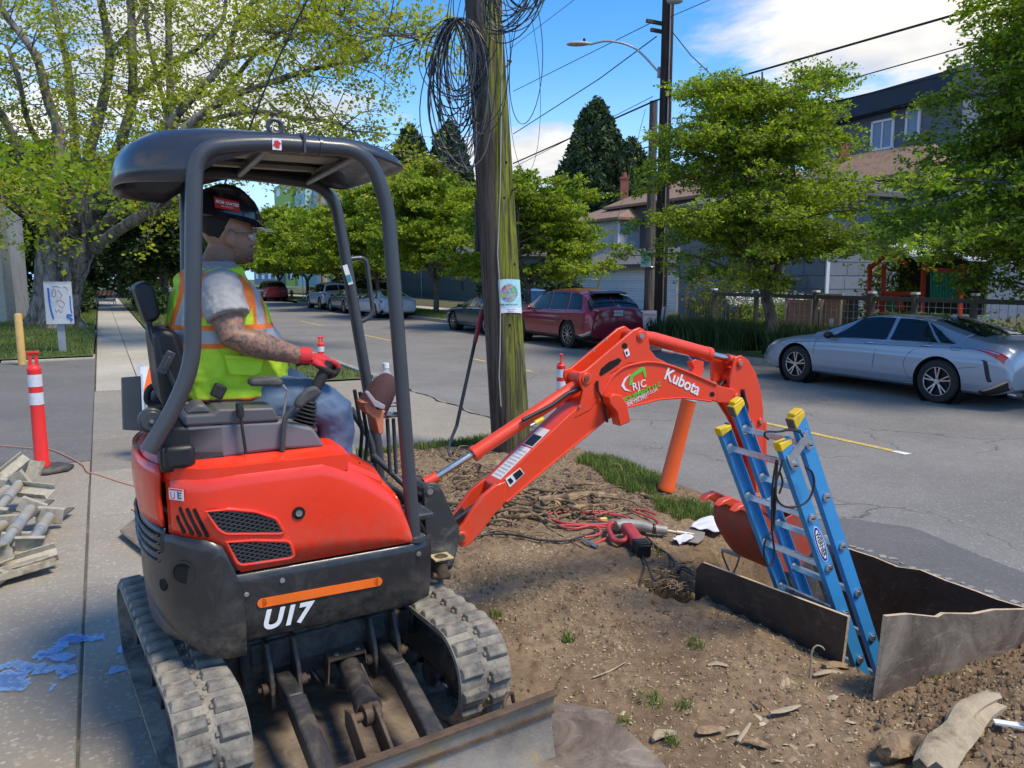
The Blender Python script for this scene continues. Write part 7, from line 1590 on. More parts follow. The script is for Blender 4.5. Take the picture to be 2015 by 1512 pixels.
ht_=29.;c0,c1=T(1118,500,ht_,.3),T(1218,500,ht_,.3);w1=(c1-c0).length;zE=T(1200,432,ht_).z;h1=house('house','brown roofed house with pale blue grey wing and dark grey wall behind the garage',c0)
boards(h1,Vector((0,0,T(1200,500,ht_).z-.9)),NX,w1,zE-T(1200,500,ht_).z+.6,M_LBLUE,.34,'shingle',brick=.62)
m=MB();m.hexa([Vector((0,0,0)),NX*w1,NX*w1+TD*7,TD*7],[p+Vector((0,0,zE-.3))for p in(Vector((0,0,0)),NX*w1,NX*w1+TD*7,TD*7)]);m.build('wall',M_LBLUE,h1,0)
m=MB();m.bar(NX*w1-TD*.05,NX*w1-TD*.05+Vector((0,0,zE-.3)),.12,.12,up=(1,0,0));m.build('corner_board',M_WHT,h1,0)
w2_=9.;d0=NX*w1+TD*1.6;zD=T(1245,408,ht_+1.6).z
boards(h1,d0+Vector((0,0,2.2)),NX,w2_,zD-2.4,M_DGREY,.36,'shingle',brick=.62)
m=MB();m.hexa([d0+SD*3,d0+NX*w2_,d0+NX*w2_+TD*8,d0+TD*8+SD*3],[p+Vector((0,0,zD-.2))for p in(d0+SD*3,d0+NX*w2_,d0+NX*w2_+TD*8,d0+TD*8+SD*3)]);m.build('wall',M_DGREY,h1,0)
wc=T(1235,466,ht_+1.55)-c0;window(h1,wc,NX,.85,.95,frame=M_DGREY);
def hip(parent,o,w,d,z0,rise,ov=.5,mat=M_ROOFB,name='roof'):
 m=MB();p=[o-NX*ov-TD*ov,o+NX*(w+ov)-TD*ov,o+NX*(w+ov)+TD*(d+ov),o-NX*ov+TD*(d+ov)];p=[Vector((q.x,q.y,z0))for q in p];e=min(w,d)*.5
 r0,r1=(p[0]+p[3])/2+NX*e*.8+Vector((0,0,rise)),(p[1]+p[2])/2-NX*e*.8+Vector((0,0,rise));lo=[q-Vector((0,0,.16))for q in p]
 m.add(p+[r0,r1]+lo,[(0,1,5,4),(1,2,5),(2,3,4,5),(3,0,4),(0,6,7,1),(1,7,8,2),(2,8,9,3),(3,9,6,0),(6,9,8,7)]);return m.build(name,mat,parent,0)
hip(h1,Vector((0,0,0)),w1,7,zE-.25,1.5);rf_=hip(h1,d0+SD*3,w2_+3,8.5,zD-.15,2.3)
cc2=T(1228,378,ht_+4.5)-c0;m=MB();m.box(cc2+Vector((0,0,.2)),(.55,.55,1.5));m.box(cc2+Vector((0,0,.95)),(.66,.66,.12));m.tube([cc2+Vector((0,0,1.0)),cc2+Vector((0,0,1.35))],.16,10);m.build('chimney',M_BRICK,rf_,0)
cc2=T(1035,352,36);hc_=thing('chimney','dark chimney top showing above the street tree right of the mossy pole','chimney',Vector((cc2.x,cc2.y,0)));m=MB();m.box((0,0,cc2.z-1.2),(.9,.9,2.6));m.box((0,0,cc2.z+.15),(1.05,1.05,.12));m.build('chimney_stack',M_BRICK,hc_,0)
for q in(-.22,.22):m=MB();m.tube([(q,0,cc2.z+.2),(q,0,cc2.z+.5)],.14,10);m.build('chimney_pot',M_BRICK,hc_,40)
a,b_=T(700,575,23.5,.1),T(1004,575,23.5,.1);wT=(b_-a).length;h2=house('house','long grey teal clapboard house wall behind the street trees left of the mossy pole',a)
zT=3.1;boards(h2,Vector((0,0,0)),NX,wT,zT,M_TEAL,.26);m=MB();m.hexa([Vector((0,0,0))+TD*.01,NX*wT+TD*.01,NX*wT+TD*8,TD*8],[p+Vector((0,0,zT))for p in(TD*.01,NX*wT+TD*.01,NX*wT+TD*8,TD*8)]);m.build('wall',M_TEAL,h2,0);hip(h2,Vector((0,0,0)),wT,8,zT+.1,2.2,mat=M_ROOFG)
window(h2,T(909,563,23.45)-a,NX,.22,.55,frame=M_TEAL,panes=1);
m=MB();m.bar(NX*(wT*.55)-TD*.08,NX*(wT*.55)-TD*.08+Vector((0,0,zT)),.07,.07,up=(1,0,0));m.build('downpipe',M_LBLUE,h2,0)
a=T(712,560,25,.1);h3=house('house','cream house front with one white framed window seen through the grab handle',a);boards(h3,-NX*5,NX,9,5,M('cream_paint',(.32,.33,.27),.8),.3);window(h3,T(712,541,24.95)-a,NX,2.2,1.5,.16,panes=2,mat=M('curtained_glass',(.22,.25,.26),.3));hip(h3,-NX*5,9,6,5.1,1.8,mat=M_ROOFG)
a,b_=T(1335,590,20.8,.1),T(1627,590,20.8,.1);wS=(b_-a).length;h4=house('house','slate blue shingled house with wooden steps behind the leafy street tree',a)
zS=4.4;boards(h4,NX*wS*.30,NX,wS*.70,zS,M_SHIN,.42,'shingle',brick=.85)
m=MB();m.hexa([TD*.01,NX*wS+TD*.01,NX*wS+TD*8,TD*8],[p+Vector((0,0,zS))for p in(TD*.01,NX*wS+TD*.01,NX*wS+TD*8,TD*8)]);m.build('wall',M_SHIN,h4,0)
boards(h4,NX*wS+TD*.02,TD,7.,zS,siding('dark_grey_shingle',(.15,.17,.195)),.42,'shingle',brick=.85)  # side wall in a darker grey shingle than the front
m=MB();m.bar(NX*wS-TD*.04,NX*wS-TD*.04+Vector((0,0,zS)),.10,.10,up=(1,0,0));m.build('corner_board',M_WHT,h4,0);hip(h4,Vector((0,0,0)),wS,8,zS+.05,1.2,mat=M_ROOFG)
window(h4,NX*wS*.85+Vector((0,0,2.9)),NX,1.3,1.1);window(h4,NX*wS*.5+Vector((0,0,2.9)),NX,1.3,1.1)
stp=thing('staircase','weathered wooden outdoor steps with a slatted handrail behind the street tree','stairs',T(1415,590,19.3,.1));so_=T(1415,590,19.3,.1);nst=9
for i in range(nst):
 m=MB();p=NX*(.30*i)+Vector((0,0,.19*i+.1));m.hexa([p,p+NX*.30,p+NX*.30+TD*1.1,p+TD*1.1],[q+Vector((0,0,.05))for q in(p,p+NX*.30,p+NX*.30+TD*1.1,p+TD*1.1)]);m.hexa([p+Vector((0,0,-.14)),p+NX*.03+Vector((0,0,-.14)),p+NX*.03+TD*1.1+Vector((0,0,-.14)),p+TD*1.1+Vector((0,0,-.14))],[q for q in(p,p+NX*.03,p+NX*.03+TD*1.1,p+TD*1.1)]);m.build('step',M_WOODG,stp,0)
for k,off in enumerate((.35,.60,.85)):
 m=MB();m.bar(Vector((0,0,.1+off)),NX*2.7+Vector((0,0,1.8+off)),.05,.09);m.build('handrail',M_WOODT,stp,0)
for x in(0,.9,1.8,2.65):m=MB();m.bar(NX*x+Vector((0,0,0)),NX*x+Vector((0,0,.63*x+1.05)),.09,.09,up=(1,0,0));m.build('rail_post',M_WOODT,stp,0)
for x in range(10):m=MB();m.bar(-NX*(1.6-x*.16)+TD*-.02,-NX*(1.6-x*.16)+TD*-.02+Vector((0,0,.9)),.15,.03,up=(1,0,0));m.build('skirt_board',M_WOODG,stp,0)
m=MB();m.bar(-NX*1.7+Vector((0,0,1.3)),-NX*.9+Vector((0,0,1.75)),.08,.08);m.bar(-NX*1.7,-NX*1.7+Vector((0,0,1.3)),.09,.09,up=(1,0,0));m.build('handrail',M_WOODT,stp,0)
nt_=27.;a,b_=T(1590,400,nt_,.2),T(1880,400,nt_,.2);wN=(b_-a).length;zN=T(1700,235,nt_).z;h5=house('house','tall navy modern house with big windows behind the trees, upper right',a)
m=MB();m.hexa([Vector(),NX*wN,NX*wN+TD*8,TD*8],[Vector((0,0,zN)),NX*wN+Vector((0,0,zN+1.)),NX*wN+TD*8+Vector((0,0,zN+1.)),TD*8+Vector((0,0,zN))]);m.build('wall',siding('blue_grey_cladding',(.13,.155,.20)),h5,0)
m=MB();p0,p1=T(1560,262,nt_-.6)-a,T(1880,178,nt_-.6)-a;m.hexa([p0,p1,p1+TD*9,p0+TD*9],[q+Vector((0,0,.75))for q in(p0,p1,p1+TD*9,p0+TD*9)]);m.build('roof',M_NAVY,h5,0)
for x,y,w_,h_ in[(1737,266,.9,1.05),(1797,245,.5,1.05),(1640,272,.35,.4)]:window(h5,T(x,y,nt_-.03)-a,NX,w_,h_,.08,panes=2 if w_>.6 else 1,mat=M('sky_glass',(.16,.24,.34),.08,0,0,rvar=0.))
a2=T(1590,380,24.5,.2);h6=house('house','house with pale brown roof and orange chimney pot between the two right trees',a2);w6=(T(1800,380,24.5)-T(1590,380,24.5)).length;z6=T(1700,372,24.5).z
m=MB();m.hexa([Vector(),NX*w6,NX*w6+TD*2,TD*2],[p+Vector((0,0,z6))for p in(Vector(),NX*w6,NX*w6+TD*2,TD*2)]);m.build('wall',siding('pale_wall',(.42,.42,.42)),h6,0);rf6=hip(h6,Vector(),w6,2.,z6+.1,T(1700,318,25.5).z-z6,.6)
window(h6,NX*w6*.3+Vector((0,0,z6-1.1)),NX,1.1,1.1);cp6=T(1660,290,25.2)-a2;m=MB();m.box(cp6+Vector((0,0,-.3)),(.35,.35,.7));m.tube([cp6,cp6+Vector((0,0,.35))],.13,10);m.build('chimney',M_BRICK,rf6,0)
po=T(1750,600,16.9,.05);ph=thing('playhouse','garden playhouse with red frame, green arch and white corrugated zigzag roof','playhouse',po);M_RED=M('red_paint',(.50,.045,.02),.6);M_GRN=M('green_corrugated',(.02,.28,.20),.45,0,.1,4)
def P_(x,y,t=16.9):return T(x,y,t)-po
for x0,x1 in((1712,1722),(1740,1748),(1818,1826),(1893,1901)):
 m=MB();m.bar(Vector((P_(x0,600).x,P_(x0,600).y,0)),P_(x0,520),.08,.08,up=(1,0,0));m.build('post',M_RED,ph,0)
for(x0,y0),(x1,y1)in[((1712,528),(1745,500)),((1745,500),(1785,520)),((1740,578),(1790,578)),((1815,530),(1905,534))]:
 m=MB();m.bar(P_(x0,y0),P_(x1,y1),.08,.09);m.build('beam',M_RED,ph,0)
for i in range(11):m=MB();q=P_(1830+i*6,534)+TD*.05;g0_=P_(1830+i*6,590)+TD*.05;m.bar(g0_,q,.055,.03,up=(1,0,0));m.build('corrugated_strip',M_GRN,ph,0)
for(x0,y0),(x1,y1)in[((1700,512),(1746,482)),((1746,482),(1800,512)),((1800,512),(1850,494)),((1850,494),(1905,514))]:
 m=MB();p,q=P_(x0,y0),P_(x1,y1);m.hexa([p,q,q+TD*2.4,p+TD*2.4],[r_+Vector((0,0,.04))for r_ in(p,q,q+TD*2.4,p+TD*2.4)]);m.build('roof_sheet',M('white_metal_sheet',(.62,.64,.66),.35,.3),ph,0)
m=MB();c_=P_(1748,610);ring_=lambda rx,rz:[c_+NX*(rx*math.cos(a))+Vector((0,0,rz*math.sin(a)))for a in np.linspace(0,math.pi,17)]
o1,i1=ring_(.38,.42),ring_(.25,.28);m.add([p for p in o1]+[p for p in i1]+[p+TD*.06 for p in o1]+[p+TD*.06 for p in i1],[(i,i+1,17+i+1,17+i)for i in range(16)]+[(34+i,i+34+17,i+34+18,i+35)for i in range(16)]+[(i,i+34,i+35,i+1)for i in range(16)]);m.build('arch',M_RED,ph,0)
m=MB();m.add([p+TD*.03 for p in i1],[tuple(range(17))]);m.build('arch_panel',M('green_paint',(.05,.16,.07),.6),ph,0)
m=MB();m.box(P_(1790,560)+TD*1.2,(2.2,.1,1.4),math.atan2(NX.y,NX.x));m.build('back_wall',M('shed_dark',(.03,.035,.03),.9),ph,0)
FT=16.1;fz0=.06;fo=T(1405,600,FT,fz0);fen=thing('fence','dark wooden garden fence with white capped posts and wire panels across the road','fence',fo)
posts=[1405,1488,1605,1715,1800,1917,2040];FTOP=T(1600,582,FT).z
for x in posts:
 p=T(x,600,FT,fz0)-fo;m=MB();m.bar(p,p+Vector((0,0,FTOP-fz0+.08)),.11,.11,up=(1,0,0));q=m.build('post',M_WOODG,fen,0);m=MB();m.box(p+Vector((0,0,FTOP-fz0+.11)),(.14,.14,.05),SA);m.build('post_cap',M_WHT,q,0)
for z in(FTOP-.03,.32):
 for x0,x1 in zip(posts,posts[1:]):m=MB();m.bar(Vector((*(T(x0,600,FT,0)-fo).xy,z-fz0)),Vector((*(T(x1,600,FT,0)-fo).xy,z-fz0)),.05,.10);m.build('rail',M_WOODG,fen,0)
g=MB()
for x0,x1 in zip(posts,posts[1:]):
 p,q=T(x0,600,FT,0)-fo,T(x1,600,FT,0)-fo;L=(q-p).length;n_=int(L/.16)
 for i in range(1,n_):r_=p.lerp(q,i/n_);g.bar(Vector((r_.x,r_.y,.25)),Vector((r_.x,r_.y,FTOP-.08)),.008,.008,up=(1,0,0))
 for k in range(1,6):z=.25+(FTOP-.33)*k/6;g.bar(Vector((p.x,p.y,z)),Vector((q.x,q.y,z)),.008,.008)
stuff(g.build('wire_mesh',K_STEEL,fen,0))
M_PEACH=M('cedar_board',(.48,.25,.16),.8,0,.2,8,.2,30,stretch=(1,1,5))
for x0,x1,y0,lab in[(1548,1600,589,'cedar plank compost box left of the tall fence post, behind the wire'),(1618,1656,584,'cedar plank compost box with a white paper sheet, right of the tall fence post')]:
 a,b_=T(x0,630,FT+.35,.05),T(x1,630,FT+.35,.05);cb2=thing('compost_box',lab,'planter box',a);w_=(b_-a).length;h_=T(x0,y0,FT+.35).z
 boards(cb2,Vector(),NX,w_,h_-.05,M_PEACH,.12,'plank',.03,ang=.03);m=MB();m.hexa([TD*.04,NX*w_+TD*.04,NX*w_+TD*.6,TD*.6],[p+Vector((0,0,h_-.1))for p in(TD*.04,NX*w_+TD*.04,NX*w_+TD*.6,TD*.6)]);m.build('box_body',M_WOODG,cb2,0)
 for e in(0,w_):m=MB();m.bar(NX*e-TD*.05,NX*e-TD*.05+Vector((0,0,h_)),.09,.05,up=(1,0,0));m.build('frame_post',M('pale_wood',(.55,.45,.34),.8),cb2,0)
 m=MB();m.bar(-NX*.05-TD*.05+Vector((0,0,h_)),NX*(w_+.05)-TD*.05+Vector((0,0,h_)),.05,.07);m.build('frame_rail',MATS['pale_wood'],cb2,0)
 if x0>1610:m=MB();m.box(NX*w_*.55-TD*.04+Vector((0,0,h_*.45)),(.14,.01,.24),math.atan2(NX.y,NX.x));m.build('paper_sheet',M_WHITE,cb2,0)
for i,(lab,s0,s1,t0,t1,h_,mt)in enumerate([('mixed garden shrubs with pale flowers behind the fence left of the steps',13.6,17.5,16.6,18.,1.25,L_ST),('leafy garden bushes behind the fence at the right edge',5.5,9.5,16.4,17.6,1.1,L_YG),('tall leafy shrubs against the dark garage wall, left of the outdoor steps',17.6,21.5,18.2,19.6,2.3,L_YG),('ivy covered bushes in front of the slate blue house wall, right of the steps',11.2,14.2,18.4,19.4,1.5,L_ST),('garden bushes under the playhouse beside the fence',9.5,12.,16.3,16.8,.9,L_ST),('tall loose shrub screening the wall left of the playhouse',12.2,13.8,17.6,18.4,2.6,L_YG)]):hedge(lab,s0,s1,t0,t1,h_,240,.07,mt,60+i,'shrub')
fl2=scatter(400,13.6,17.5,16.5,17.2,lambda s,t:1.0+.3*rng.uniform(0,1,len(s)));stuff(tag(leaf_cloud('white_blossom',fl2,4,(.05,.05,.05),.05,M('petal_white',(.7,.7,.66),.6)),'small white blossoms on the shrubs behind the fence','flowers'))
def simple(name,label,cat,o,rot=0,grp=None):return thing(name,label,cat,o,rot,grp)
rb_=T(1052,600,20.5,.06);bn=simple('recycling_bin','blue wheeled recycling bin half hidden behind the dark red vehicle','bin',rb_,SA);m=MB();m.hexa([(-.42,-.3,0),(.42,-.3,0),(.42,.3,0),(-.42,.3,0)],[(-.5,-.38,1.0),(.5,-.38,1.0),(.5,.38,1.0),(-.5,.38,1.0)]);m.build('bin_body',M('blue_bin',(.02,.10,.25),.5),bn,0,.02);m=MB();m.hexa([(-.52,-.4,1.0),(.52,-.4,1.0),(.52,.4,1.0),(-.52,.4,1.0)],[(-.48,-.36,1.1),(.48,-.36,1.06),(.48,.36,1.12),(-.48,.36,1.12)]);m.build('bin_lid',M('blue_lid',(.03,.13,.30),.5),bn,0,.01)
def legged_sign(o,wdt,hgt,z0,mat,rot):pass
dp=T(1298,655,14.25,0);pol2=thing('utility_pole','tall dark wooden pole carrying the street lamp arm, right of the short grey pole','pole',dp)
pole_mesh(.185,.15,12.5,(0,0),28,30,.006,3).build('pole_shaft',bark_pole('dark_pole_wood',(.020,.014,.012),(.065,.045,.036),None),pol2,60)
m=MB();m.tube([(.03,-.195,.1),(.03,-.185,9.0),(.03,-.17,12.)],.016,6);m.build('conduit',M('grey_conduit',(.30,.28,.27),.6),pol2,60)
sh_=T(1275,655,14.55,0);hS=T(1275,203,14.55).z;pol3=thing('utility_pole','short grey wooden pole stub beside the tall dark pole, with a blue permit sign','pole',sh_)
pole_mesh(.16,.115,hS,(0,0),24,24,.006,5).build('pole_shaft',bark_pole('grey_pole_wood',(.06,.052,.045),(.20,.17,.15),None),pol3,60)
m=MB();m.tube([(.165*math.cos(a),.165*math.sin(a),2.1)for a in np.linspace(0,6.283,20)[:-1]],.012,5,closed=True);m.build('steel_band',K_STEEL,pol3,60)
def facing(p):d=Vector((-p.x,-p.y,0)).normalized();return Vector((-d.y,d.x,0)),d
sp2=T(1271,510,14.1);ps=thing('parking_sign','pale blue green permit parking sign on the short grey pole','sign',sp2);xr_,fd=facing(sp2)
m=MB();q=Matrix((xr_,-fd,Vector((0,0,1)))).transposed();m.box((0,0,0),(.30,.01,.46),q);m.build('sign_plate',M('pale_aqua_print',(.32,.56,.55),.4),ps,0,.004)
m=MB();m.box(fd*.008+Vector((0,0,.15)),(.29,.006,.14),q);m.build('sign_print',M('green_print',(.03,.28,.20),.4),ps,0)
put_text('sign_lettering','ZONE',.10,fd*.014+Vector((0,0,.15)),xr_,(0,0,1),M('aqua_text',(.4,.68,.64),.4),ps,depth=.003,bold=.002)
for z,w_ in((.04,.2),(0,.22),(-.05,.16),(-.10,.2),(-.16,.08)):m=MB();m.box(fd*.008+Vector((0,0,z)),(w_,.005,.018),q);m.build('sign_print',MATS['green_print'],ps,0)
np_=T(1272,655,13.75,.02);nps=thing('no_parking_sign','white no parking A-frame sign with red letters at the foot of the poles','sign',np_);xr_,fd=facing(np_)
q=Matrix((xr_,-fd,Vector((0,0,1)))).transposed();q2=q@Matrix.Rotation(-.2,3,'X');m=MB();m.box(Vector((0,0,.42)),(.56,.015,.84),q2);m.build('sign_board',M('sign_white',(.62,.64,.70),.4),nps,0,.004)
m=MB();m.box(Vector((-.16,0,.0))*0+xr_*-.19+fd*.10+Vector((0,0,.72)),(.16,.006,.16),q2);m.build('sign_print',M_REDD,nps,0)
put_text('sign_lettering','NO',.12,xr_*-.19+fd*.112+Vector((0,0,.72)),xr_,q2@Vector((0,0,1)),M_WHITE,nps,depth=.003,bold=.002);put_text('sign_lettering','PARKING',.10,xr_*.09+fd*.105+Vector((0,0,.72)),xr_,q2@Vector((0,0,1)),M_REDD,nps,depth=.003,bold=.001)
for k,dx in enumerate((.36,.46)):m=MB();m.bar(xr_*dx-fd*.05*k,xr_*(dx+.1)-fd*(.1+.05*k)+Vector((0,0,.95)),.07,.03);m.build('sign_leg',M_LBLUE,nps,0)
l0=T(1297,143,14.25);l1=T(1160,88,12.6);lm=thing('street_lamp','grey cobra head street lamp on a long curved arm from the tall dark pole','street lamp',l0);d_=l1-l0
m=MB();m.tube(smoothpath([Vector(),d_*.35+Vector((0,0,.38)),d_*.72+Vector((0,0,.30)),d_],8),.030,10);m.box((0,0,0),(.10,.10,.28));m.build('lamp_arm',M('galvanised',(.42,.43,.44),.4,.6),lm,50)
dx_=Vector((d_.x,d_.y,0)).normalized();m=MB();rg=[]
for k,(u,a_,b2)in enumerate([(-.04,.03,.03),(.04,.07,.05),(.18,.13,.07),(.38,.16,.075),(.54,.14,.055),(.64,.05,.03)]):yv=Vector((-dx_.y,dx_.x,0));rg.append([d_+dx_*u+Vector((0,0,.02))+yv*(a_*math.cos(t_))+Vector((0,0,b2*math.sin(t_)*(1 if math.sin(t_)>0 else.7)))for t_ in[2*math.pi*j/18 for j in range(18)]])
m.rings(rg);m.build('lamp_head',M('lamp_grey',(.36,.37,.35),.5),lm,50);m=MB();m.tube([d_+dx_*.15+Vector((0,0,.08)),d_+dx_*.15+Vector((0,0,.16))],.035,10);m.build('photocell',M_DARK,lm,40)
l2=T(1328,4,13.9);lm2=thing('street_lamp','second lamp head cut by the top edge beside the tall dark pole','street lamp',l2);m=MB();m.ell((0,0,.02),(.22,.16,.07),18,10);m.build('lamp_head',MATS['lamp_grey'],lm2,50);m=MB();m.bar((-.25,0,.1),(0,0,.08),.05,.05);m.build('lamp_arm',MATS['galvanised'],lm2,50)
for y in(46,62):c_=T(1298,y,14.2);m=MB();m.box((0,0,0),(.9 if y==46 else.6,.08,.09),SA);ob=m.build('pole_bracket',K_RUST,pol2,0);ob.location=c_-dp
gg0,gg1=T(1197,503,15.0),T(1170,585,15.6);gw=thing('guy_wire_guard','thin yellow guy wire guard leaning in front of the garage','cable guard',gg1);m=MB();m.tube([Vector(),gg0-gg1],.03,8);m.tube([Vector(),(gg1-gg0)*.5],.01,6);m.build('guard_tube',M('faded_yellow',(.62,.42,.06),.6),gw,50)
m=MB();m.tube([gg0-gg1,T(1270,215,14.5)-gg1],.008,5);m.build('guy_wire',K_STEEL,gw,50)
def wire(label,ends,r=.012,sag=0.):
 P=[at_t(x,y,t)for x,y,t in ends];o=P[0];w0=thing('overhead_wire',label,'power line',o,0,'overhead wires along the street');out=[]
 for i in range(len(P)-1):
  for k in range(12+(i==len(P)-2)):u=k/12;p=P[i].lerp(P[i+1],u);out.append(p-o-Vector((0,0,sag*4*u*(1-u))))
 m=MB();m.tube(out,r,5);m.build('wire',M('wire_black',(.015,.015,.017),.6),w0,60)
wire('thick overhead cable rising to the upper right from the top of the short grey pole',[(2120,-40,14.2),(1290,198,14.2),(1010,322,14.4)],.026)
wire('second overhead cable rising to the right behind the leafy tree',[(2120,30,14.4),(1310,258,14.4),(1010,400,14.5)],.013)
wire('overhead cable low on the poles, leaving left above the street trees',[(2100,90,14.6),(1265,292,14.6),(1010,372,14.7)],.02)
wire('thin overhead wire from the cross bracket of the tall dark pole down to the left',[(1288,42,14.1),(1010,180,14.4)],.012)
wire('overhead wire meeting the tall dark pole below the lamp arm, running down left',[(1292,72,14.1),(1180,155,14.2),(1010,264,14.4)],.016)
wire('thin faint overhead wire above the pointed conifer',[(1285,190,14.5),(1010,330,14.6)],.010)
wire('lowest overhead wire left of the short grey pole',[(1265,310,14.7),(1010,412,14.8)],.014)
wire('short slack wire from the tall dark pole down to the right',[(1322,62,14.1),(1360,110,14.6),(1440,185,15.2)],.014)
wire('thin high wire crossing the blue sky left of the lamp',[(1130,0,16),(1005,95,16)],.010)
wire('wire crossing the top right corner above the big cloud',[(1420,-10,14.2),(1315,35,14.2)],.010)
wa,wb_=at_s(607,-5,9.),at_s(487,262,9.);w0=thing('overhead_wire','black service wire slanting down through the maple branches above the canopy','power line',wa);m=MB();m.tube([Vector(),(wb_-wa)*.5+Vector((-.06,0,-.05)),wb_-wa,(wb_-wa)*1.6],.011,6);m.build('wire',MATS['wire_black'],w0,60)
ss=T(597,600,14.6,0);sg_=thing('street_sign','green street name sign on a thin steel post under the far trees','sign',ss);hz2=T(593,535,14.6).z;xr_,fd=facing(ss);q=Matrix((xr_,-fd,Vector((0,0,1)))).transposed()
m=MB();m.tube([(0,0,0),(0,0,hz2+.15)],.03,8);m.build('sign_post',K_STEEL,sg_,50);m=MB();m.box((0,0,hz2),(.95,.02,.24),q);m.build('sign_plate',M('street_green',(.02,.30,.20),.4),sg_,0);put_text('sign_lettering','E DAVIS WY',.15,fd*.02+Vector((0,0,hz2)),xr_,(0,0,1),M('mint_text',(.6,.75,.7),.4),sg_,depth=.004,bold=.003)
hy=T(575,606,14.7,0);hyd=thing('fire_hydrant','yellow fire hydrant on the grass beside the green street sign','hydrant',hy);M_HY=M('hydrant_yellow',(.65,.38,.08),.5)
m=MB();m.lathe([(.16,0),(.16,.05),(.11,.06),(.11,.48),(.15,.5),(.15,.55),(.12,.6),(.06,.68),(0,.7)],(0,0,0),'z',16);m.build('barrel',M_HY,hyd,50);
for sg in(-1,1):m=MB();m.tube([Vector((0,0,.38)),xr_*sg*.19+Vector((0,0,.38))],.06,10);m.build('nozzle',M_HY,hyd,50)
fs2=T(668,578,13.8,0);rs=thing('real_estate_sign','small faded red and white sign beside the silver utility vehicle','sign',T(617,600,14.2,0));m=MB();m.box((0,0,.75),(.5,.03,.6),q);m.build('sign_board',M('faded_red',(.5,.12,.10),.5),rs,0);m=MB();m.box((-.2,0,.4),(.08,.08,.9));m.build('sign_post',M_WOODG,rs,0)
def block(label,x0,x1,ytop,t,zb,mat,rows,cols,wmat,d=10,name='apartment_building'):
 a,b_=T(x0,540,t,0),T(x1,540,t,0);w_=(b_-a).length;h_=T(x0,ytop,t).z;o=house(name,label,a,'apartment block');m=MB();m.hexa([Vector(),NX*w_,NX*w_+TD*d,TD*d],[p+Vector((0,0,h_))for p in(Vector(),NX*w_,NX*w_+TD*d,TD*d)]);m.build('wall',mat,o,0)
 for i in range(rows):
  for j in range(cols):window(o,NX*(w_*(j+.5)/cols)+Vector((0,0,h_*(i+.6)/rows)),NX,w_/cols*.5,h_/rows*.45,.12,panes=1,frame=wmat)
 return o
M_LIME=siding('lime_panel',(.42,.60,.12));M_AQUA=siding('aqua_panel',(.35,.60,.58));M_PALE=siding('pale_blue_panel',(.50,.55,.62))
block('tall lime green apartment block in the distance beyond the hard hat',546,580,366,34.,0,M_LIME,6,2,M_WHT);block('tall aqua apartment block beside the lime green one',580,606,366,34.5,0,M_AQUA,6,2,M_WHT);block('pale blue apartment block seen under the canopy roof',606,700,372,36.,0,M_PALE,6,4,M_WHT);block('blue grey low apartment block behind the operator\'s face',500,552,442,33.,0,siding('blue_grey_panel',(.22,.26,.32)),4,4,M_PALE)
fp=T(638,560,24,0);p3=thing('utility_pole','distant brown pole in front of the pale blue apartment block','pole',fp);m=MB();m.tube([(0,0,0),(0,0,T(638,330,24).z)],[.4,.3],10);m.build('pole_shaft',MATS['tan_wood'],p3,50)
fp=gz(362,600);p3=thing('utility_pole','grey brown pole behind the canopy post and hard hat','pole',fp);m=MB();m.tube([(0,0,0),(0,0,12)],[.32,.26],12);m.build('pole_shaft',M_WOODG,p3,50)
lw=gz(0,642);lh_=house('building','pale concrete building wall behind the maple at the left edge',stw(33,-12.5,0),'building');
m=MB();m.hexa([(0,0,0),tuple(TD*9.5),tuple(TD*9.5+SD*10),tuple(SD*10)],[(0,0,4.5),tuple(TD*9.5+Vector((0,0,4.5))),tuple(TD*9.5+SD*10+Vector((0,0,4.5))),tuple(SD*10+Vector((0,0,4.5)))]);m.build('wall',M('pale_render',(.36,.35,.32),.85,0,.1,2,dirt=(.24,.22,.18),dscale=1.2),lh_,0)
for k in range(4):m=MB();m.bar(Vector((0,0,1+k))-SD*.02,TD*9.5+Vector((0,0,1+k))-SD*.02,.04,.04);m.build('wall_joint',MATS['weathered_wood'],lh_,0)
cp2=gz(8,655);pc=thing('concrete_column','pale concrete column at the left edge of the picture','column',cp2);m=MB();m.hexa([(-.32,-.25,0),(.32,-.25,0),(.32,.25,0),(-.32,.25,0)],[(-.27,-.22,6.5),(.20,-.22,6.5),(.20,.22,6.5),(-.27,.22,6.5)]);m.build('column_shaft',M('column_concrete',(.42,.40,.34),.9,0,.15,4,.3,40,dirt=(.28,.26,.2)),pc,0,.03)
bo_=gz(44,718);bl_=thing('bollard','pale orange yellow bollard post at the left edge of the asphalt','bollard',bo_);m=MB();m.lathe([(.075,0),(.072,1.02),(.06,1.06),(0,1.07)],(0,0,0),'z',20);m.build('bollard_tube',M('bollard_yellow',(.66,.40,.13),.6,0,.1,5,dirt=(.5,.33,.15)),bl_,40)
eb=gz(124,697);ebx=thing('utility_box','white metal utility box with blue and red graffiti on a grey post','utility box',eb);xr_,fd=facing(eb);q=Matrix((xr_,-fd,Vector((0,0,1)))).transposed();sc2=eb.y/1512.
zc_=1.81+(-208.9+(756-597)*.99)*sc2;hb_,wb2=80*sc2,47*sc2
m=MB();m.box((0,0,(zc_-hb_/2)/2),(.16,.10,zc_-hb_/2),q);m.build('box_post',M('galv_post',(.36,.38,.40),.5,.3),ebx,0,.004)
m=MB();m.box((0,0,zc_),(wb2,.30,hb_),q);m.box((0,0,zc_+hb_/2+.01),(wb2*1.03,.32,.02),q);bx=m.build('box_cabinet',M('cabinet_white',(.55,.58,.58),.5,0,.05,3,dirt=(.45,.45,.42)),ebx,0,.008)
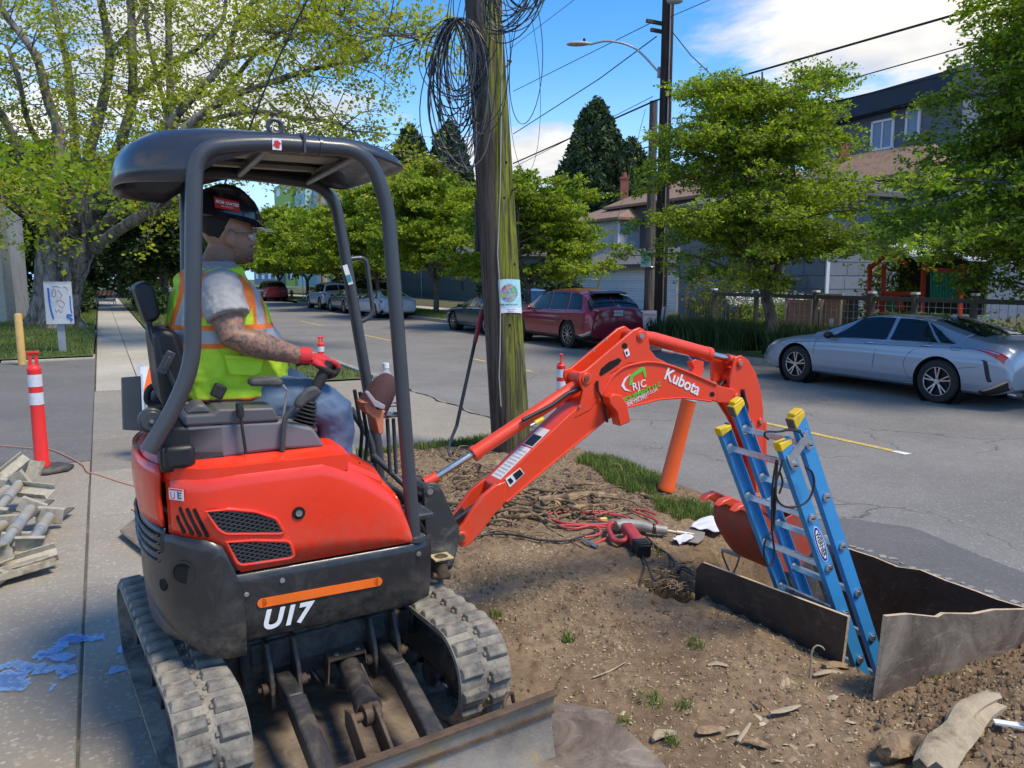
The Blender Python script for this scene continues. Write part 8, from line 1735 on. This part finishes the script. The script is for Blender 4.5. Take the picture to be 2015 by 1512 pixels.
def scrib(pts,r,mat):m=MB();m.tube(smoothpath([fd*.153+xr_*(u*wb2)+Vector((0,0,zc_+v*hb_))for u,v in pts],5),r,5);o=m.build('graffiti_stroke',mat,bx,60);return o
M_BSP=M('blue_spray',(.02,.14,.50),.7);M_RSP=M('red_marker',(.50,.15,.16),.7)
scrib([(-.34,.38),(-.33,.1),(-.31,-.1),(-.24,-.36)],.020,M_BSP);scrib([(.42,.18),(.41,-.1),(.44,-.24)],.014,M_BSP);scrib([(.44,-.30),(.30,-.27),(.27,-.33),(.42,-.38),(.38,-.43)],.022,M_BSP)
for pts in([(-.2,.40),(-.05,.42),(.1,.38)],[(-.18,.34),(-.22,.2),(-.12,.18),(-.08,.3),(-.16,.35)],[(.0,.32),(.12,.22),(.06,.12)],[(-.1,.05),(.05,.08),(.2,.0),(.1,-.1),(-.02,-.02)],[(-.15,-.14),(-.1,-.2),(-.02,-.14),(.04,-.22),(.12,-.14)],[(.18,.4),(.3,.38),(.36,.3)]):scrib(pts,.006,M_RSP)
def delineator(name,label,foot,h=1.12,tilt=None,col=None,base=True,handle='loop',r=.062,rot=0.,bands=((.76,.10),(.61,.10))):
 t=thing(name,label,'traffic delineator',foot,rot);col=col or M('delineator_red',(.85,.035,.03),.45,0,.05,5,dirt=(.5,.04,.03),dlo=.6)
 if tilt:t.rotation_euler=tilt
 m=MB();m.lathe([(r*1.12,.04),(r*1.12,.07),(r,.09),(r*.93,h*.50),(r*.93,h*.84),(r*.99,h*.855),(r*.6,h*.885),(0,h*.89)],(0,0,0),'z',28);tb_=m.build('tube',col,t,50)
 for z,w_ in bands:m=MB();m.lathe([(r*.97,h*z-h*w_/2),(r*.97,h*z+h*w_/2)],(0,0,0),'z',28,cap=False);m.build('reflective_band',M('reflective_white',(.62,.63,.66),.45,0,.1,30),tb_,60)
 m=MB()
 for sg in(-1,1):m.bar((sg*.030,0,h*.87),(sg*.024,0,h*.98),.016,.03)
 m.bar((-.055,0,h*.99),(.055,0,h*.99),.035,.022);m.build('handle',col,t,40,.005)
 if base:
  m=MB();P=[(.27*math.cos(a),.21*math.sin(a))for a in[math.pi/8+k*math.pi/4 for k in range(8)]];m.add([(x,y,0)for x,y in P]+[(x,y,.028)for x,y in P]+[(x*.8,y*.8,.045)for x,y in P],[(0,1,2,3,4,5,6,7),(16,17,18,19,20,21,22,23)]+[(i,(i+1)%8,(i+1)%8+8,i+8)for i in range(8)]+[(i+8,(i+1)%8+8,(i+1)%8+16,i+16)for i in range(8)]);m.build('rubber_base',M('recycled_rubber',(.055,.055,.055),.8,0,.3,20,.4,60,dirt=(.2,.17,.12)),t,20,.008)
 return t
d1=gz(84,926);delineator('delineator_post','tall red delineator post with two white bands on a black rubber base',d1,1.13,rot=.2)
d2=gz(634,763,-.17);delineator('delineator_post','red delineator post on the road, its top showing above the red glove',d2,.92,rot=.6)
d3=gz(1103,852,-.1);delineator('delineator_post','red delineator post hidden behind the boom, only its top showing',d3,.98,rot=1.4,r=.058)
d4=gz(1308,973,.0);delineator('delineator_post','orange delineator tube leaning behind the boom without a base',d4,1.10,tilt=(0,R(12.5),0),col=M('delineator_orange',(.90,.12,.02),.45,0,.05,5),base=False,bands=((.80,.10),),r=.066)
def barricade(label,o,rot,w_=.61,h=.95,ang=.18,stripes=4):
 t=thing('barricade',label,'barricade',o,rot);
 for sg in(-1,1):
  for x in(-w_/2,w_/2):m=MB();m.bar((x,sg*.26,0),(x,sg*.02,h),.04,.02,up=(0,1,0));m.build('leg',M('galv_leg',(.45,.48,.52),.45,.3),t,0)
  m=MB();m.hexa([(-w_/2,sg*.085-.01,h-.32),(w_/2,sg*.085-.01,h-.32),(w_/2,sg*.085+.01,h-.32),(-w_/2,sg*.085+.01,h-.32)],[(-w_/2,sg*.03-.01,h-.02),(w_/2,sg*.03-.01,h-.02),(w_/2,sg*.03+.01,h-.02),(-w_/2,sg*.03+.01,h-.02)]);pn_=m.build('panel',M('panel_white',(.70,.70,.70),.4),t,0)
  for k in range(stripes):
   x0=-w_/2+k*w_/stripes;m=MB();a=[(x0,h-.32),(x0+w_/stripes*.5,h-.32),(min(w_/2,x0+w_/stripes),h-.02),(x0+w_/stripes*.5,h-.02)]
   m.add([(x,sg*(.098 if z<h-.1 else.043),z)for x,z in a],[(0,1,2,3)]);m.build('stripe',M_STRIPE,pn_,0)
  m=MB();m.box((0,sg*.15,.38),(w_,.02,.18));m.build('lower_board',MATS['panel_white'],t,0)
 return t
barricade('orange and white striped barricade standing behind the excavator seat',Vector((-3.38,7.7,0)),R(24),.66,.95)
barricade('small distant barricade with red and white stripes on the sidewalk',gz(209,603),R(10),1.0,1.0)
M_STRUT=M('dusty_aluminium',(.42,.43,.42),.5,.5,.15,10,.1,60,dirt=(.40,.35,.25),dscale=5,dlo=.42,dhi=.62);M_CHAN=M('muddy_channel',(.50,.46,.36),.65,.2,.2,8,.15,50,dirt=(.28,.23,.15),dscale=6,dlo=.44,dhi=.62)
def strut(label,a,b_,za,zb_,r=.036,pl_=.17,tw=(0,0)):
 a,b_=gz(*a,za),gz(*b_,zb_);t=thing('shoring_strut',label,'shoring strut',a,0,'aluminium shoring struts in a heap');d=b_-a;L=d.length;dn=d.normalized();up=Vector((0,0,1));sd_=dn.cross(up).normalized();u2=sd_.cross(dn)
 m=MB();m.tube([dn*.03,dn*L*.55],r,18);m.tube([dn*L*.5,dn*(L-.03)],r*.82,18);m.tube([dn*L*.49,dn*L*.56],r*1.12,18);m.build('strut_tube',M_STRUT,t,50)
 for k,(p,sg)in enumerate(((Vector(),-1),(d,1))):
  w2=(sd_*math.cos(tw[k])+u2*math.sin(tw[k]));v2=dn.cross(w2);c=MB()
  def pl(o,x,y,n_,th=.008):c.hexa([o-x-y,o+x-y,o+x+y,o-x+y],[q+n_*th for q in(o-x-y,o+x-y,o+x+y,o-x+y)])
  pl(p,w2*pl_/2,v2*.045,dn*sg);pl(p+v2*.045+dn*sg*.022,w2*pl_/2,dn*.022,v2);pl(p-v2*.053+dn*sg*.022,w2*pl_/2,dn*.022,v2);c.build('end_channel',M_CHAN,t,0,.002)
 return t
strut('strut nearest the camera in the heap, pointing toward the boards',(98,1015),(60,1070),.10,.09,tw=(.2,.1));strut('long grey strut lying across the middle of the heap',(62,1000),(-8,1092),.15,.14,tw=(.5,-.3));strut('strut at the back of the heap with an upright channel',(40,950),(-10,1010),.20,.12,tw=(1.1,.2));strut('strut at the left edge of the heap below the delineator',(18,960),(-50,1010),.16,.12,tw=(.3,.3));strut('strut lying flat at the bottom of the heap',(30,1065),(-20,1130),.06,.05,tw=(.1,.5));strut('dark strut half buried under the others at the left edge',(10,1030),(-60,1080),.06,.05,tw=(.0,.0))
def chan(label,px,z,L,yaw,pitch,roll=0.):
 o=gz(*px,z);t=thing('shoring_channel',label,'metal channel',o,0,'loose channels on the heap');t.rotation_euler=(roll,pitch,yaw);m=MB();m.box((0,0,0),(L,.12,.007));m.box((0,.058,.022),(L,.007,.044));m.box((0,-.058,.022),(L,.007,.044));m.build('channel',M_CHAN,t,0,.002);return t
chan('loose bent channel standing up at the back of the heap',(68,938),.16,.26,1.2,-1.1);chan('loose channel lying face down in the front of the heap',(45,1110),.05,.38,.6,-.15,.4);chan('loose channel propped up at the upper left of the heap',(18,930),.16,.36,.9,-.6,.6);chan('loose open channel lying across the top of the heap',(62,968),.15,.34,-.15,.06,.5);chan('loose narrow plate at the front foot of the heap',(32,1128),.04,.40,.85,-.05)
for i,(lab,a_,b2)in enumerate([('thin weathered slat lying over the struts in the heap',(100,985),(20,1045)),('thin weathered slat at the foot of the heap',(75,1095),(-10,1150)),('thin short slat sticking out at the right of the heap',(140,1000),(112,1022))]):
 p,q=gz(*a_,.05+.1*(i==0)),gz(*b2,.03+.1*(i==0));t=thing('scrap_lumber',lab,'scrap wood',p,0,'slats on the heap');m=MB();m.bar(Vector(),q-p,.05,.012);m.build('slat',MATS['weathered_wood'],t,0)
def cord(name,label,pts,r,mat,closed=False,cat='cord',dirt=False,n=5,z=.008):
 P=[on_dirt(x,y,r+.012)if dirt else gz(x,y,r+.001)for x,y in pts];P=smoothpath(P,n);o=P[0];t=thing(name,label,cat,o);m=MB();m.tube([p-o for p in P],r,8);m.build('cable',mat,t,60);return t
M_ORC=M('faded_orange_cord',(.52,.24,.16),.6);M_RDC=M('red_hose',(.55,.07,.07),.45,0,.1,20,dirt=(.3,.12,.09));M_BKC=M('black_cord',(.03,.03,.032),.5)
cord('orange_cable','thin faded orange cord running across the sidewalk from the left edge',[(-20,875),(60,882),(98,884),(140,902),(163,915),(172,928),(195,935),(240,950),(290,962),(330,965)],.006,M_ORC)
cord('orange_cable','orange cord end looped beside the excavator tail',[(300,992),(280,992),(262,1000),(264,1004),(285,1007),(310,1005)],.007,M('orange_cord',(.62,.32,.14),.6))
def gm_cord(label,pts,r,mat,name='air_hose'):return cord(name,label,pts,r,mat,dirt=True)
gm_cord('red air hose coiled on the dirt behind the demolition hammer',[(1290,1018),(1262,1008),(1245,1010),(1292,1030),(1288,1042),(1240,1033),(1180,1038),(1120,1036),(1085,1027),(1080,1018),(1110,1013),(1160,1014),(1220,1020),(1242,1034),(1200,1042),(1150,1040),(1100,1040),(1130,1046),(1165,1040),(1180,1048),(1177,1058),(1150,1063)],.0085,M_RDC)
gm_cord('second red hose crossing the coil in a wide arc',[(1115,1018),(1150,1012),(1190,1012),(1228,1022),(1238,1034),(1215,1037),(1180,1030),(1172,1020),(1200,1012)],.008,M_RDC)
gm_cord('black power cord snaking from the boom foot toward the hammer',[(930,1062),(965,1057),(1010,1058),(1060,1068),(1110,1070),(1150,1060),(1175,1050)],.0075,M_BKC,'power_cord')
gm_cord('black cord tangled inside the red hose coil',[(1130,1020),(1160,1026),(1190,1024),(1225,1020),(1255,1035),(1200,1034),(1165,1036)],.0075,M_BKC,'power_cord')
gm_cord('black power cord running from the hammer handle down to the board',[(1214,1072),(1240,1082),(1262,1098),(1275,1120),(1284,1143),(1300,1156),(1330,1168),(1358,1170)],.0075,M_BKC,'power_cord')
gm_cord('black cord looping from the hammer body to the corner of the plywood board',[(1272,1062),(1290,1080),(1318,1100),(1332,1125),(1338,1122),(1352,1124),(1366,1138),(1340,1126),(1334,1140),(1332,1165)],.0075,M_BKC,'power_cord')
p=on_dirt(1187,1028,.02);t=thing('cord_plug','yellow plug connector lying in the hose coil','plug',p,.3);m=MB();m.box((0,0,0),(.055,.03,.03));m.build('plug_body',M('yellow_plug',(.72,.58,.10),.5),t,30,.006)
hmc=on_dirt(1235,1062,.0);hm=thing('demolition_hammer','red and grey demolition hammer with a clay spade bit lying on the dirt','power tool',hmc);M_HR=M('tool_red',(.42,.04,.045),.5,0,.15,12,dirt=(.28,.15,.12));M_HG=M('tool_grey',(.30,.29,.27),.5,.2,.2,12,dirt=(.26,.2,.14))
def h_(x,y,z):q=on_dirt(x,y,z);return q-hmc
m=MB();m.tube([h_(1212,1052,.06),h_(1225,1050,.065),h_(1262,1052,.06),h_(1285,1056,.055)],[.035,.044,.042,.030],16);m.tube([h_(1285,1056,.055),h_(1312,1058,.05)],[.034,.030],16);m.build('hammer_barrel',M_HG,hm,50)
m=MB();m.tube([h_(1284,1056,.055),h_(1288,1056,.055)],.036,16);m.build('chuck_ring',M_BLACK,hm,50)
m=MB();a,b_=h_(1232,1058,.075),h_(1262,1092,.05);m.bar(a,b_,.085,.075);m.build('motor_housing',M_HR,hm,40,.02,3)
m=MB();m.bar(h_(1256,1086,.055),h_(1268,1100,.048),.088,.078);[m.bar(h_(1257+k*3,1087+k*3.5,.055),h_(1258+k*3,1088+k*3.5,.055),.094,.084)for k in range(4)];m.build('motor_cap',M_BLACK,hm,40,.004)
m=MB();m.tube(fillet([h_(1222,1046,.06),h_(1200,1046,.06),h_(1196,1056,.055),h_(1208,1078,.045),h_(1228,1080,.05),h_(1236,1072,.06)],.035,4),.018,12);m.build('handle',M_HR,hm,50)
m=MB();m.tube([h_(1308,1058,.05),h_(1330,1059,.04)],.012,10);m.tube([h_(1330,1059,.04),h_(1366,1060,.03)],[.018,.008],10);m.build('bit_shank',M('bit_steel',(.45,.40,.32),.5,.4),hm,50)
m=MB();P=[(1350,1048),(1380,1048),(1387,1056),(1385,1068),(1372,1077),(1345,1072),(1338,1062)];B0=[h_(x,y,.028)for x,y in P];m.add(B0+[q-Vector((0,0,.006))for q in B0],[tuple(range(7)),tuple(range(13,6,-1))]+[(i,(i+1)%7,(i+1)%7+7,i+7)for i in range(7)]);m.build('spade_blade',M('spade_steel',(.30,.26,.21),.6,.2,.2,9),hm,30)
def rag(label,cx_,cy_,w_,h2,seed,z=.02):
 c=on_dirt(cx_,cy_,z);t=thing('rag',label,'cloth',c,seed);m=MB();n=26;r=random.Random(seed);V=[]
 for i in range(n+1):
  for j in range(n+1):u,v=i/n-.5,j/n-.5;V.append((u*w_,v*h2*(1-.3*abs(u)),.012*math.sin(u*8+seed)*math.cos(v*6+u*4)+.006*math.sin(v*13+u*9+seed)))
 m.add(V,[(i*(n+1)+j,(i+1)*(n+1)+j,(i+1)*(n+1)+j+1,i*(n+1)+j+1)for i in range(n)for j in range(n)]);o=m.build('cloth',M('white_cloth',(.62,.62,.68),.9,0,.05,10),t,70);s_=o.modifiers.new('thickness','SOLIDIFY');s_.thickness=.003
rag('white rag lying behind the spade bit beside the bucket',1398,1044,.28,.24,1,.045);rag('white rag crumpled in front of the spade bit',1345,1070,.17,.10,4,.04)
a,b_=on_dirt(1165,1078,.018),on_dirt(1192,1065,.018);t=thing('claw_hammer','small claw hammer with red handle lying left of the demolition hammer','hammer',a);m=MB();m.tube([Vector(),(b_-a)],.010,8);m.build('hammer_handle',M_RDC,t,50);m=MB();m.tube([on_dirt(1146,1066,.02)-a,on_dirt(1158,1074,.022)-a,on_dirt(1175,1082,.02)-a],[.006,.012,.014],8);m.build('hammer_head',K_STEEL,t,50)
f0=on_dirt(884,905,.0);f0=Vector((f0.x,f0.y,f0.z));tp_=Vector((0,0,EYE))+ray(948,612)*((f0.y+.55)/1515.);t=thing('digging_bar','long digging tool with red grip leaning against the mossy pole','digging tool',f0);d=tp_-f0
m=MB();m.tube([d*.22,d*.78],.018,10);m.build('tool_shaft',M_BLACK,t,50);m=MB();m.tube([d*.78,d],.023,12);m.build('tool_grip',M('red_grip',(.32,.03,.03),.55),t,50)
m=MB();m.tube(smoothpath([Vector((.06,0,.0)),Vector((.0,0,.05)),d*.10+Vector((-.03,0,0)),d*.22]),[.008+.0006*k for k in range(19)],8);m.build('tool_hook',M('dark_tool_steel',(.08,.08,.085),.4,.6),t,50)
ga=on_dirt(1420,1096,.05);t=thing('hand_tool','D-grip tool handle sticking up behind the near plywood board','hand tool',ga);gb=at_t(1455,1094,ga.dot(TD)+.05);m=MB();m.tube([Vector(),gb-ga],.014,10);m.build('grip',M('tan_grip',(.42,.36,.28),.6),t,50);m=MB();gc=at_t(1440,1135,ga.dot(TD)+.06);m.tube(smoothpath([gb-ga,(gb-ga)*.9+Vector((0,0,-.06)),gc-ga],4),.007,8);m.tube(smoothpath([Vector(),Vector((.01,0,-.05)),gc-ga],4),.007,8);m.build('handle_frame',K_STEEL,t,50)
def spray_mat():
 m,nt,b=newmat('blue_ground_paint');v=obj_vec(nt);f=ramp(nt,noise(nt,v,60.,7,.85),.34,.66,.1,.9);b.inputs['Base Color'].default_value=(.26,.55,.92,1);b.inputs['Roughness'].default_value=.85;nt.links.new(f,b.inputs['Alpha']);return m
M_SPR=spray_mat()
for i,(lab,strokes)in enumerate([('blue sprayed loop mark at the left edge of the sidewalk',[[(-8,1318),(8,1313),(30,1309),(50,1315),(46,1326),(22,1330),(0,1328)],[(-10,1338),(20,1337),(50,1336)],[(-10,1346),(25,1347),(52,1347)],[(-10,1355),(30,1354),(55,1353)]]),('blue sprayed squiggle mark on the middle of the sidewalk',[[(70,1290),(95,1288),(118,1275),(130,1262),(150,1258),(165,1262)],[(75,1296),(100,1292),(140,1298)],[(70,1310),(78,1322),(100,1318),(125,1316),(132,1328),(122,1330)],[(125,1256),(155,1260),(185,1258),(205,1254)]]),('blue sprayed smudge beside the left excavator track',[[(232,1281),(262,1276),(285,1272)],[(248,1253),(270,1262),(282,1266)],[(265,1240),(276,1232)],[(215,1322),(240,1318),(265,1314)]]),('small blue paint dot on the sidewalk',[[(100,1355),(108,1354)]])]):
 o=gz(*strokes[0][0]);t=thing('paint_mark',lab,'paint mark',Vector((o.x,o.y,0)))
 for st_ in strokes:
  P=smoothpath([gz(x,y)for x,y in st_],5);m=MB();V=[];r=random.Random(i+len(P))
  for k,p in enumerate(P):d=(P[min(k+1,len(P)-1)]-P[max(k-1,0)]).normalized();w_=.034*r.uniform(.6,1.4);nn=Vector((-d.y,d.x,0));V+=[p-nn*w_-Vector((o.x,o.y,-.0065)),p+nn*w_-Vector((o.x,o.y,-.0065))]
  m.add(V,[(2*k,2*k+1,2*k+3,2*k+2)for k in range(len(P)-1)]);m.build('stroke',M_SPR,t,0)
M_ROOT=M('torn_root',(.34,.23,.13),.9,0,.4,14,.6,60,dirt=(.10,.07,.045),dscale=8,dlo=.42,dhi=.6);M_BLEACH=M('bleached_wood',(.40,.32,.21),.85,0,.25,12,.8,40,dirt=(.20,.15,.10),dscale=7,dlo=.5,dhi=.66,stretch=(1,1,1))
r=random.Random(12);g=MB()
def droot(x0,y0,x1,y1,r0,r1,lift=.03,wig=14,m=None):
 P=[];k=7
 for i in range(k):u=i/(k-1);P.append(on_dirt(x0+(x1-x0)*u+r.uniform(-wig,wig)*(0<u<1),y0+(y1-y0)*u+r.uniform(-wig,wig)*.35*(0<u<1),max(r0,r1)*.5+lift*math.sin(math.pi*u)*r.uniform(.2,1)))
 P=smoothpath(P,3);n=len(P);(m or g).tube(P,[r0+(r1-r0)*i/(n-1)for i in range(n)],6)
for i in range(46):x=r.gauss(1030,95);y=r.gauss(1000,24);a=r.uniform(-.5,.5);L=r.uniform(40,170);droot(x,y,x+L*math.cos(a),y+L*.33*math.sin(a),r.choice([.006,.008,.012,.02]),.003,.06,22)
for i in range(26):x=r.gauss(905,35);y=r.gauss(945,22);a=r.uniform(-1,1);L=r.uniform(30,90);droot(x,y,x+L*math.cos(a),y+L*.4*math.sin(a),r.uniform(.006,.014),.003,.07)
for i in range(40):x=r.gauss(1290,50);y=r.gauss(1140,22);a=r.uniform(-1.4,1.4);L=r.uniform(25,80);droot(x,y,x+L*math.cos(a),y+L*.5*math.sin(a),.004,.0015,.03)
stuff(tag(g.build('root_tangle',M_ROOT,None,60),'tangle of torn brown roots and twigs on the dirt behind the boom','roots'))
for lab,pts,r0,r1 in[('thick pale root arching at the left of the hose coil',[(990,1022),(1020,1008),(1055,1010),(1090,1024),(1120,1018),(1180,1006)],.026,.010),('pale forked root at the right of the root tangle',[(1140,1002),(1180,996),(1215,1000),(1250,1008)],.013,.006),('thick dark root log lying on the grass edge',[(1060,990),(1110,985),(1160,978),(1215,984)],.030,.022),('gnarled root end near the leaning orange tube',[(1262,978),(1290,988),(1320,992),(1345,990)],.022,.010),('long thin stick across the dirt left of the claw hammer',[(1065,1033),(1110,1058),(1155,1085)],.006,.004)]:
 P=smoothpath([on_dirt(x,y,r0*.8)for x,y in pts],5);o=P[0];t=thing('root',lab,'root',o,0,'single roots lying on the dirt');n=len(P);m=MB();m.tube([p-o for p in P],[r0+(r1-r0)*i/(n-1)+r.uniform(-.0015,.0015)for i in range(n)],9);m.build('root_wood',M_ROOT,t,60)
def wood(label,pts,r0,prof=(.5,1,.9,.6,.15),name='wood_piece',mat=None,flat_=.45,lift=.012):
 P=smoothpath([on_dirt(x,y,lift)for x,y in pts],4);o=P[0];t=thing(name,label,'wood',o,0,'broken wood on the dirt');n=len(P);rg=[];rr=random.Random(int(pts[0][0]))
 for i,p in enumerate(P):
  d=(P[min(i+1,n-1)]-P[max(i-1,0)]).normalized();s_=d.cross(Vector((0,0,1))).normalized();w_=r0*float(np.interp(i/(n-1),np.linspace(0,1,len(prof)),prof));rg.append([p-o+s_*(w_*math.cos(a)*(1+.22*math.sin(a*3+i*.25)+.16*math.sin(a*9+1)))+Vector((0,0,w_*flat_*math.sin(a)*(1+.25*math.sin(a*7)+.2*math.sin(i*.9))))+d*(w_*(.5 if i in(0,n-1)else 0)*math.sin(a*5+2))for a in[2*math.pi*k/14 for k in range(24)]])
 m=MB();m.rings(rg);m.build('wood',mat or M_BLEACH,t,30);return t
wood('large bleached driftwood like root lying at the bottom right corner',[(1830,1545),(1850,1492),(1882,1462),(1908,1420),(1952,1400)],.058,(.95,1,.85,1.05,.8),flat_=.8,lift=.04);wood('dark earthy clod of root wood left of the large bleached root',[(1740,1500),(1775,1480),(1810,1485),(1835,1510)],.055,(.6,1,.8,.4),mat=M_ROOT,flat_=.9,lift=.03)
wood('pale grooved wood splinter lying below the left board',[(1515,1408),(1545,1402),(1575,1393)],.013,(.5,1,.9,.3));wood('pale flat wood chip on the dirt in front of the dark board',[(1392,1314),(1412,1310),(1434,1316)],.014,(.4,1,.5),flat_=.3);wood('grey splintered stick below the board corner',[(1600,1334),(1630,1326),(1660,1330)],.014,(.4,1,.8,.4));wood('brown torn root stub against the board corner',[(1622,1318),(1645,1313),(1665,1316)],.020,(.7,1,.8),mat=M_ROOT,flat_=.8)
wood('long torn strip of bark near the bottom edge',[(1462,1462),(1500,1470),(1540,1488)],.018,(.3,1,.7,.3),mat=M_ROOT);wood('curled piece of bark beside the flat plywood sheet',[(1285,1462),(1300,1450),(1330,1448)],.020,(.4,1,.4),mat=M_BLEACH,flat_=.9);wood('brown broad leaf like bark flake near the sheet',[(1372,1448),(1395,1440),(1425,1438)],.024,(.3,1,.8,.3),mat=M_ROOT,flat_=.2);wood('short pale stick standing out of the chips',[(1452,1465),(1465,1445),(1476,1428)],.007,(1,1,.6));wood('thin dry twig lying across the tread prints',[(1166,1338),(1200,1325),(1230,1308)],.004,(1,1,.5));wood('dark twig curving below the right board',[(1480,1378),(1495,1390),(1504,1398)],.008,(.5,1,.5),mat=M_ROOT)
p=on_dirt(1594,1335,0);t=thing('root','thin root hooked upright in front of the dark board','root',p,0,'single roots lying on the dirt');m=MB();m.tube(smoothpath([Vector(),Vector((0,0,.08)),Vector((.002,0,.13)),Vector((.02,0,.155)),Vector((.045,0,.150)),Vector((.058,0,.135))],5),[.006-.00014*k for k in range(26)],8);m.build('root_wood',M_BLEACH,t,60)
st_=on_dirt(1990,1440,.03);t=thing('metal_bracket','small white metal bracket lying at the right edge of the dirt','bracket',st_,-.3);m=MB();m.box((0,0,0),(.12,.03,.008));m.box((.05,0,.02),(.008,.03,.05));m.build('bracket',M_WHITE,t,0)
def scatter_bits(name,label,n,s0,s1,t0,t1,size,mat,mask,flat_=.35,cat='wood chips'):
 s=rng.uniform(s0,s1,n);t_=rng.uniform(t0,t1,n);k=mask(s,t_);s,t_=s[k],t_[k];z=dirt_z(s,t_);n=len(s);k2=(z>-.2);s,t_,z=s[k2],t_[k2],z[k2];n=len(s)
 c=np.stack([SD.x*s+TD.x*t_,SD.y*s+TD.y*t_,z+.002],-1);a=rng.uniform(0,6.28,n);L=size*rng.uniform(.4,1.6,n);W_=L*rng.uniform(.25,.8,n);H2=L*flat_*rng.uniform(.4,1.2,n);tl=rng.uniform(-.5,.5,n)
 X=np.stack([np.cos(a),np.sin(a),tl],-1);Y=np.stack([-np.sin(a),np.cos(a),rng.uniform(-.3,.3,n)],-1);Z=np.tile([0,0,1.],(n,1))
 def P(i,j,k_):return c+X*(L/2*i)[:,None]+Y*(W_/2*j)[:,None]+Z*(H2*k_)[:,None]
 V=np.stack([P(-1,-.6,0),P(1,-.8,0),P(.8,.9,0),P(-.9,.7,0),P(-.6,-.3,1),P(.7,-.4,.8),P(.4,.5,1),P(-.5,.4,.7)],1).reshape(-1,3)
 b=(np.arange(n)*8)[:,None];F=np.concatenate([b+f for f in([0,1,5,4],[1,2,6,5],[2,3,7,6],[3,0,4,7],[4,5,6,7])]);return stuff(tag(fast_mesh(name,V,F,mat),label,cat))
def bitmat(name,cols):return leafmat(name,cols,0.0,.9)
chipz=lambda s,t:(fbm(s*2.2,t*2.2,3,101)+.35*np.exp(-((s-2.1)**2/.25+(t-2.1)**2/.3))+.3*np.exp(-((s-1.9)**2/.3+(t-2.9)**2/.5))+.25*(s>5.2))>.60
scatter_bits('wood_chips','pale wood chips and husks scattered on the dirt near the plywood sheet',26000,.8,7.4,1.4,4.3,.011,bitmat('chip_colours',[(.16,.12,.08),(.30,.23,.14),(.46,.37,.22),(.22,.17,.11)]),chipz)
scatter_bits('leaf_litter','brown leaf and bark litter on the dirt round the pole',9000,4.6,7.4,1.6,4.2,.030,bitmat('litter_colours',[(.07,.05,.035),(.15,.10,.065),(.26,.19,.12),(.11,.08,.055)]),lambda s,t:fbm(s*1.5,t*1.5,2,33)>.38,.25,'leaf litter')
scatter_bits('dirt_clods','small crumbs and clods of brown earth on the dirt',9000,.8,7.4,1.35,4.35,.012,bitmat('clod_colours',[(.10,.068,.042),(.17,.118,.072),(.24,.17,.105)]),lambda s,t:fbm(s*2.6,t*2.6,3,55)>.50,.8,'dirt clods')
scatter_bits('wood_splinters','thin pale splinters and bark slivers scattered by the plywood sheet',420,1.0,3.0,1.75,3.6,.040,bitmat('splinter_colours',[(.26,.19,.12),(.42,.33,.21),(.52,.44,.30)]),lambda s,t:fbm(s*1.9,t*1.9,3,121)+.3*np.exp(-((s-2.1)**2/.1+(t-2.3)**2/.2))>.66,.12,'splinters')
scatter_bits('earth_lumps','larger lumps of crumbled earth heaped in front of the greyish board',2200,1.1,2.05,2.6,4.4,.017,MATS['clod_colours'],lambda s,t:fbm(s*3.,t*3.,2,131)>.42,.8,'earth lumps')
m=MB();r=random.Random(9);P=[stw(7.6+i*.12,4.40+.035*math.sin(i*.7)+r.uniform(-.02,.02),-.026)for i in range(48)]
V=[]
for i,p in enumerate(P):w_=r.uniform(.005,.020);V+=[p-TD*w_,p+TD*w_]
m.add(V,[(2*i,2*i+1,2*i+3,2*i+2)for i in range(47)]);struct(m.build('pavement_crack',M('crack_dark',(.03,.025,.02),.95),smooth=0))  # dark ribbon along the crack
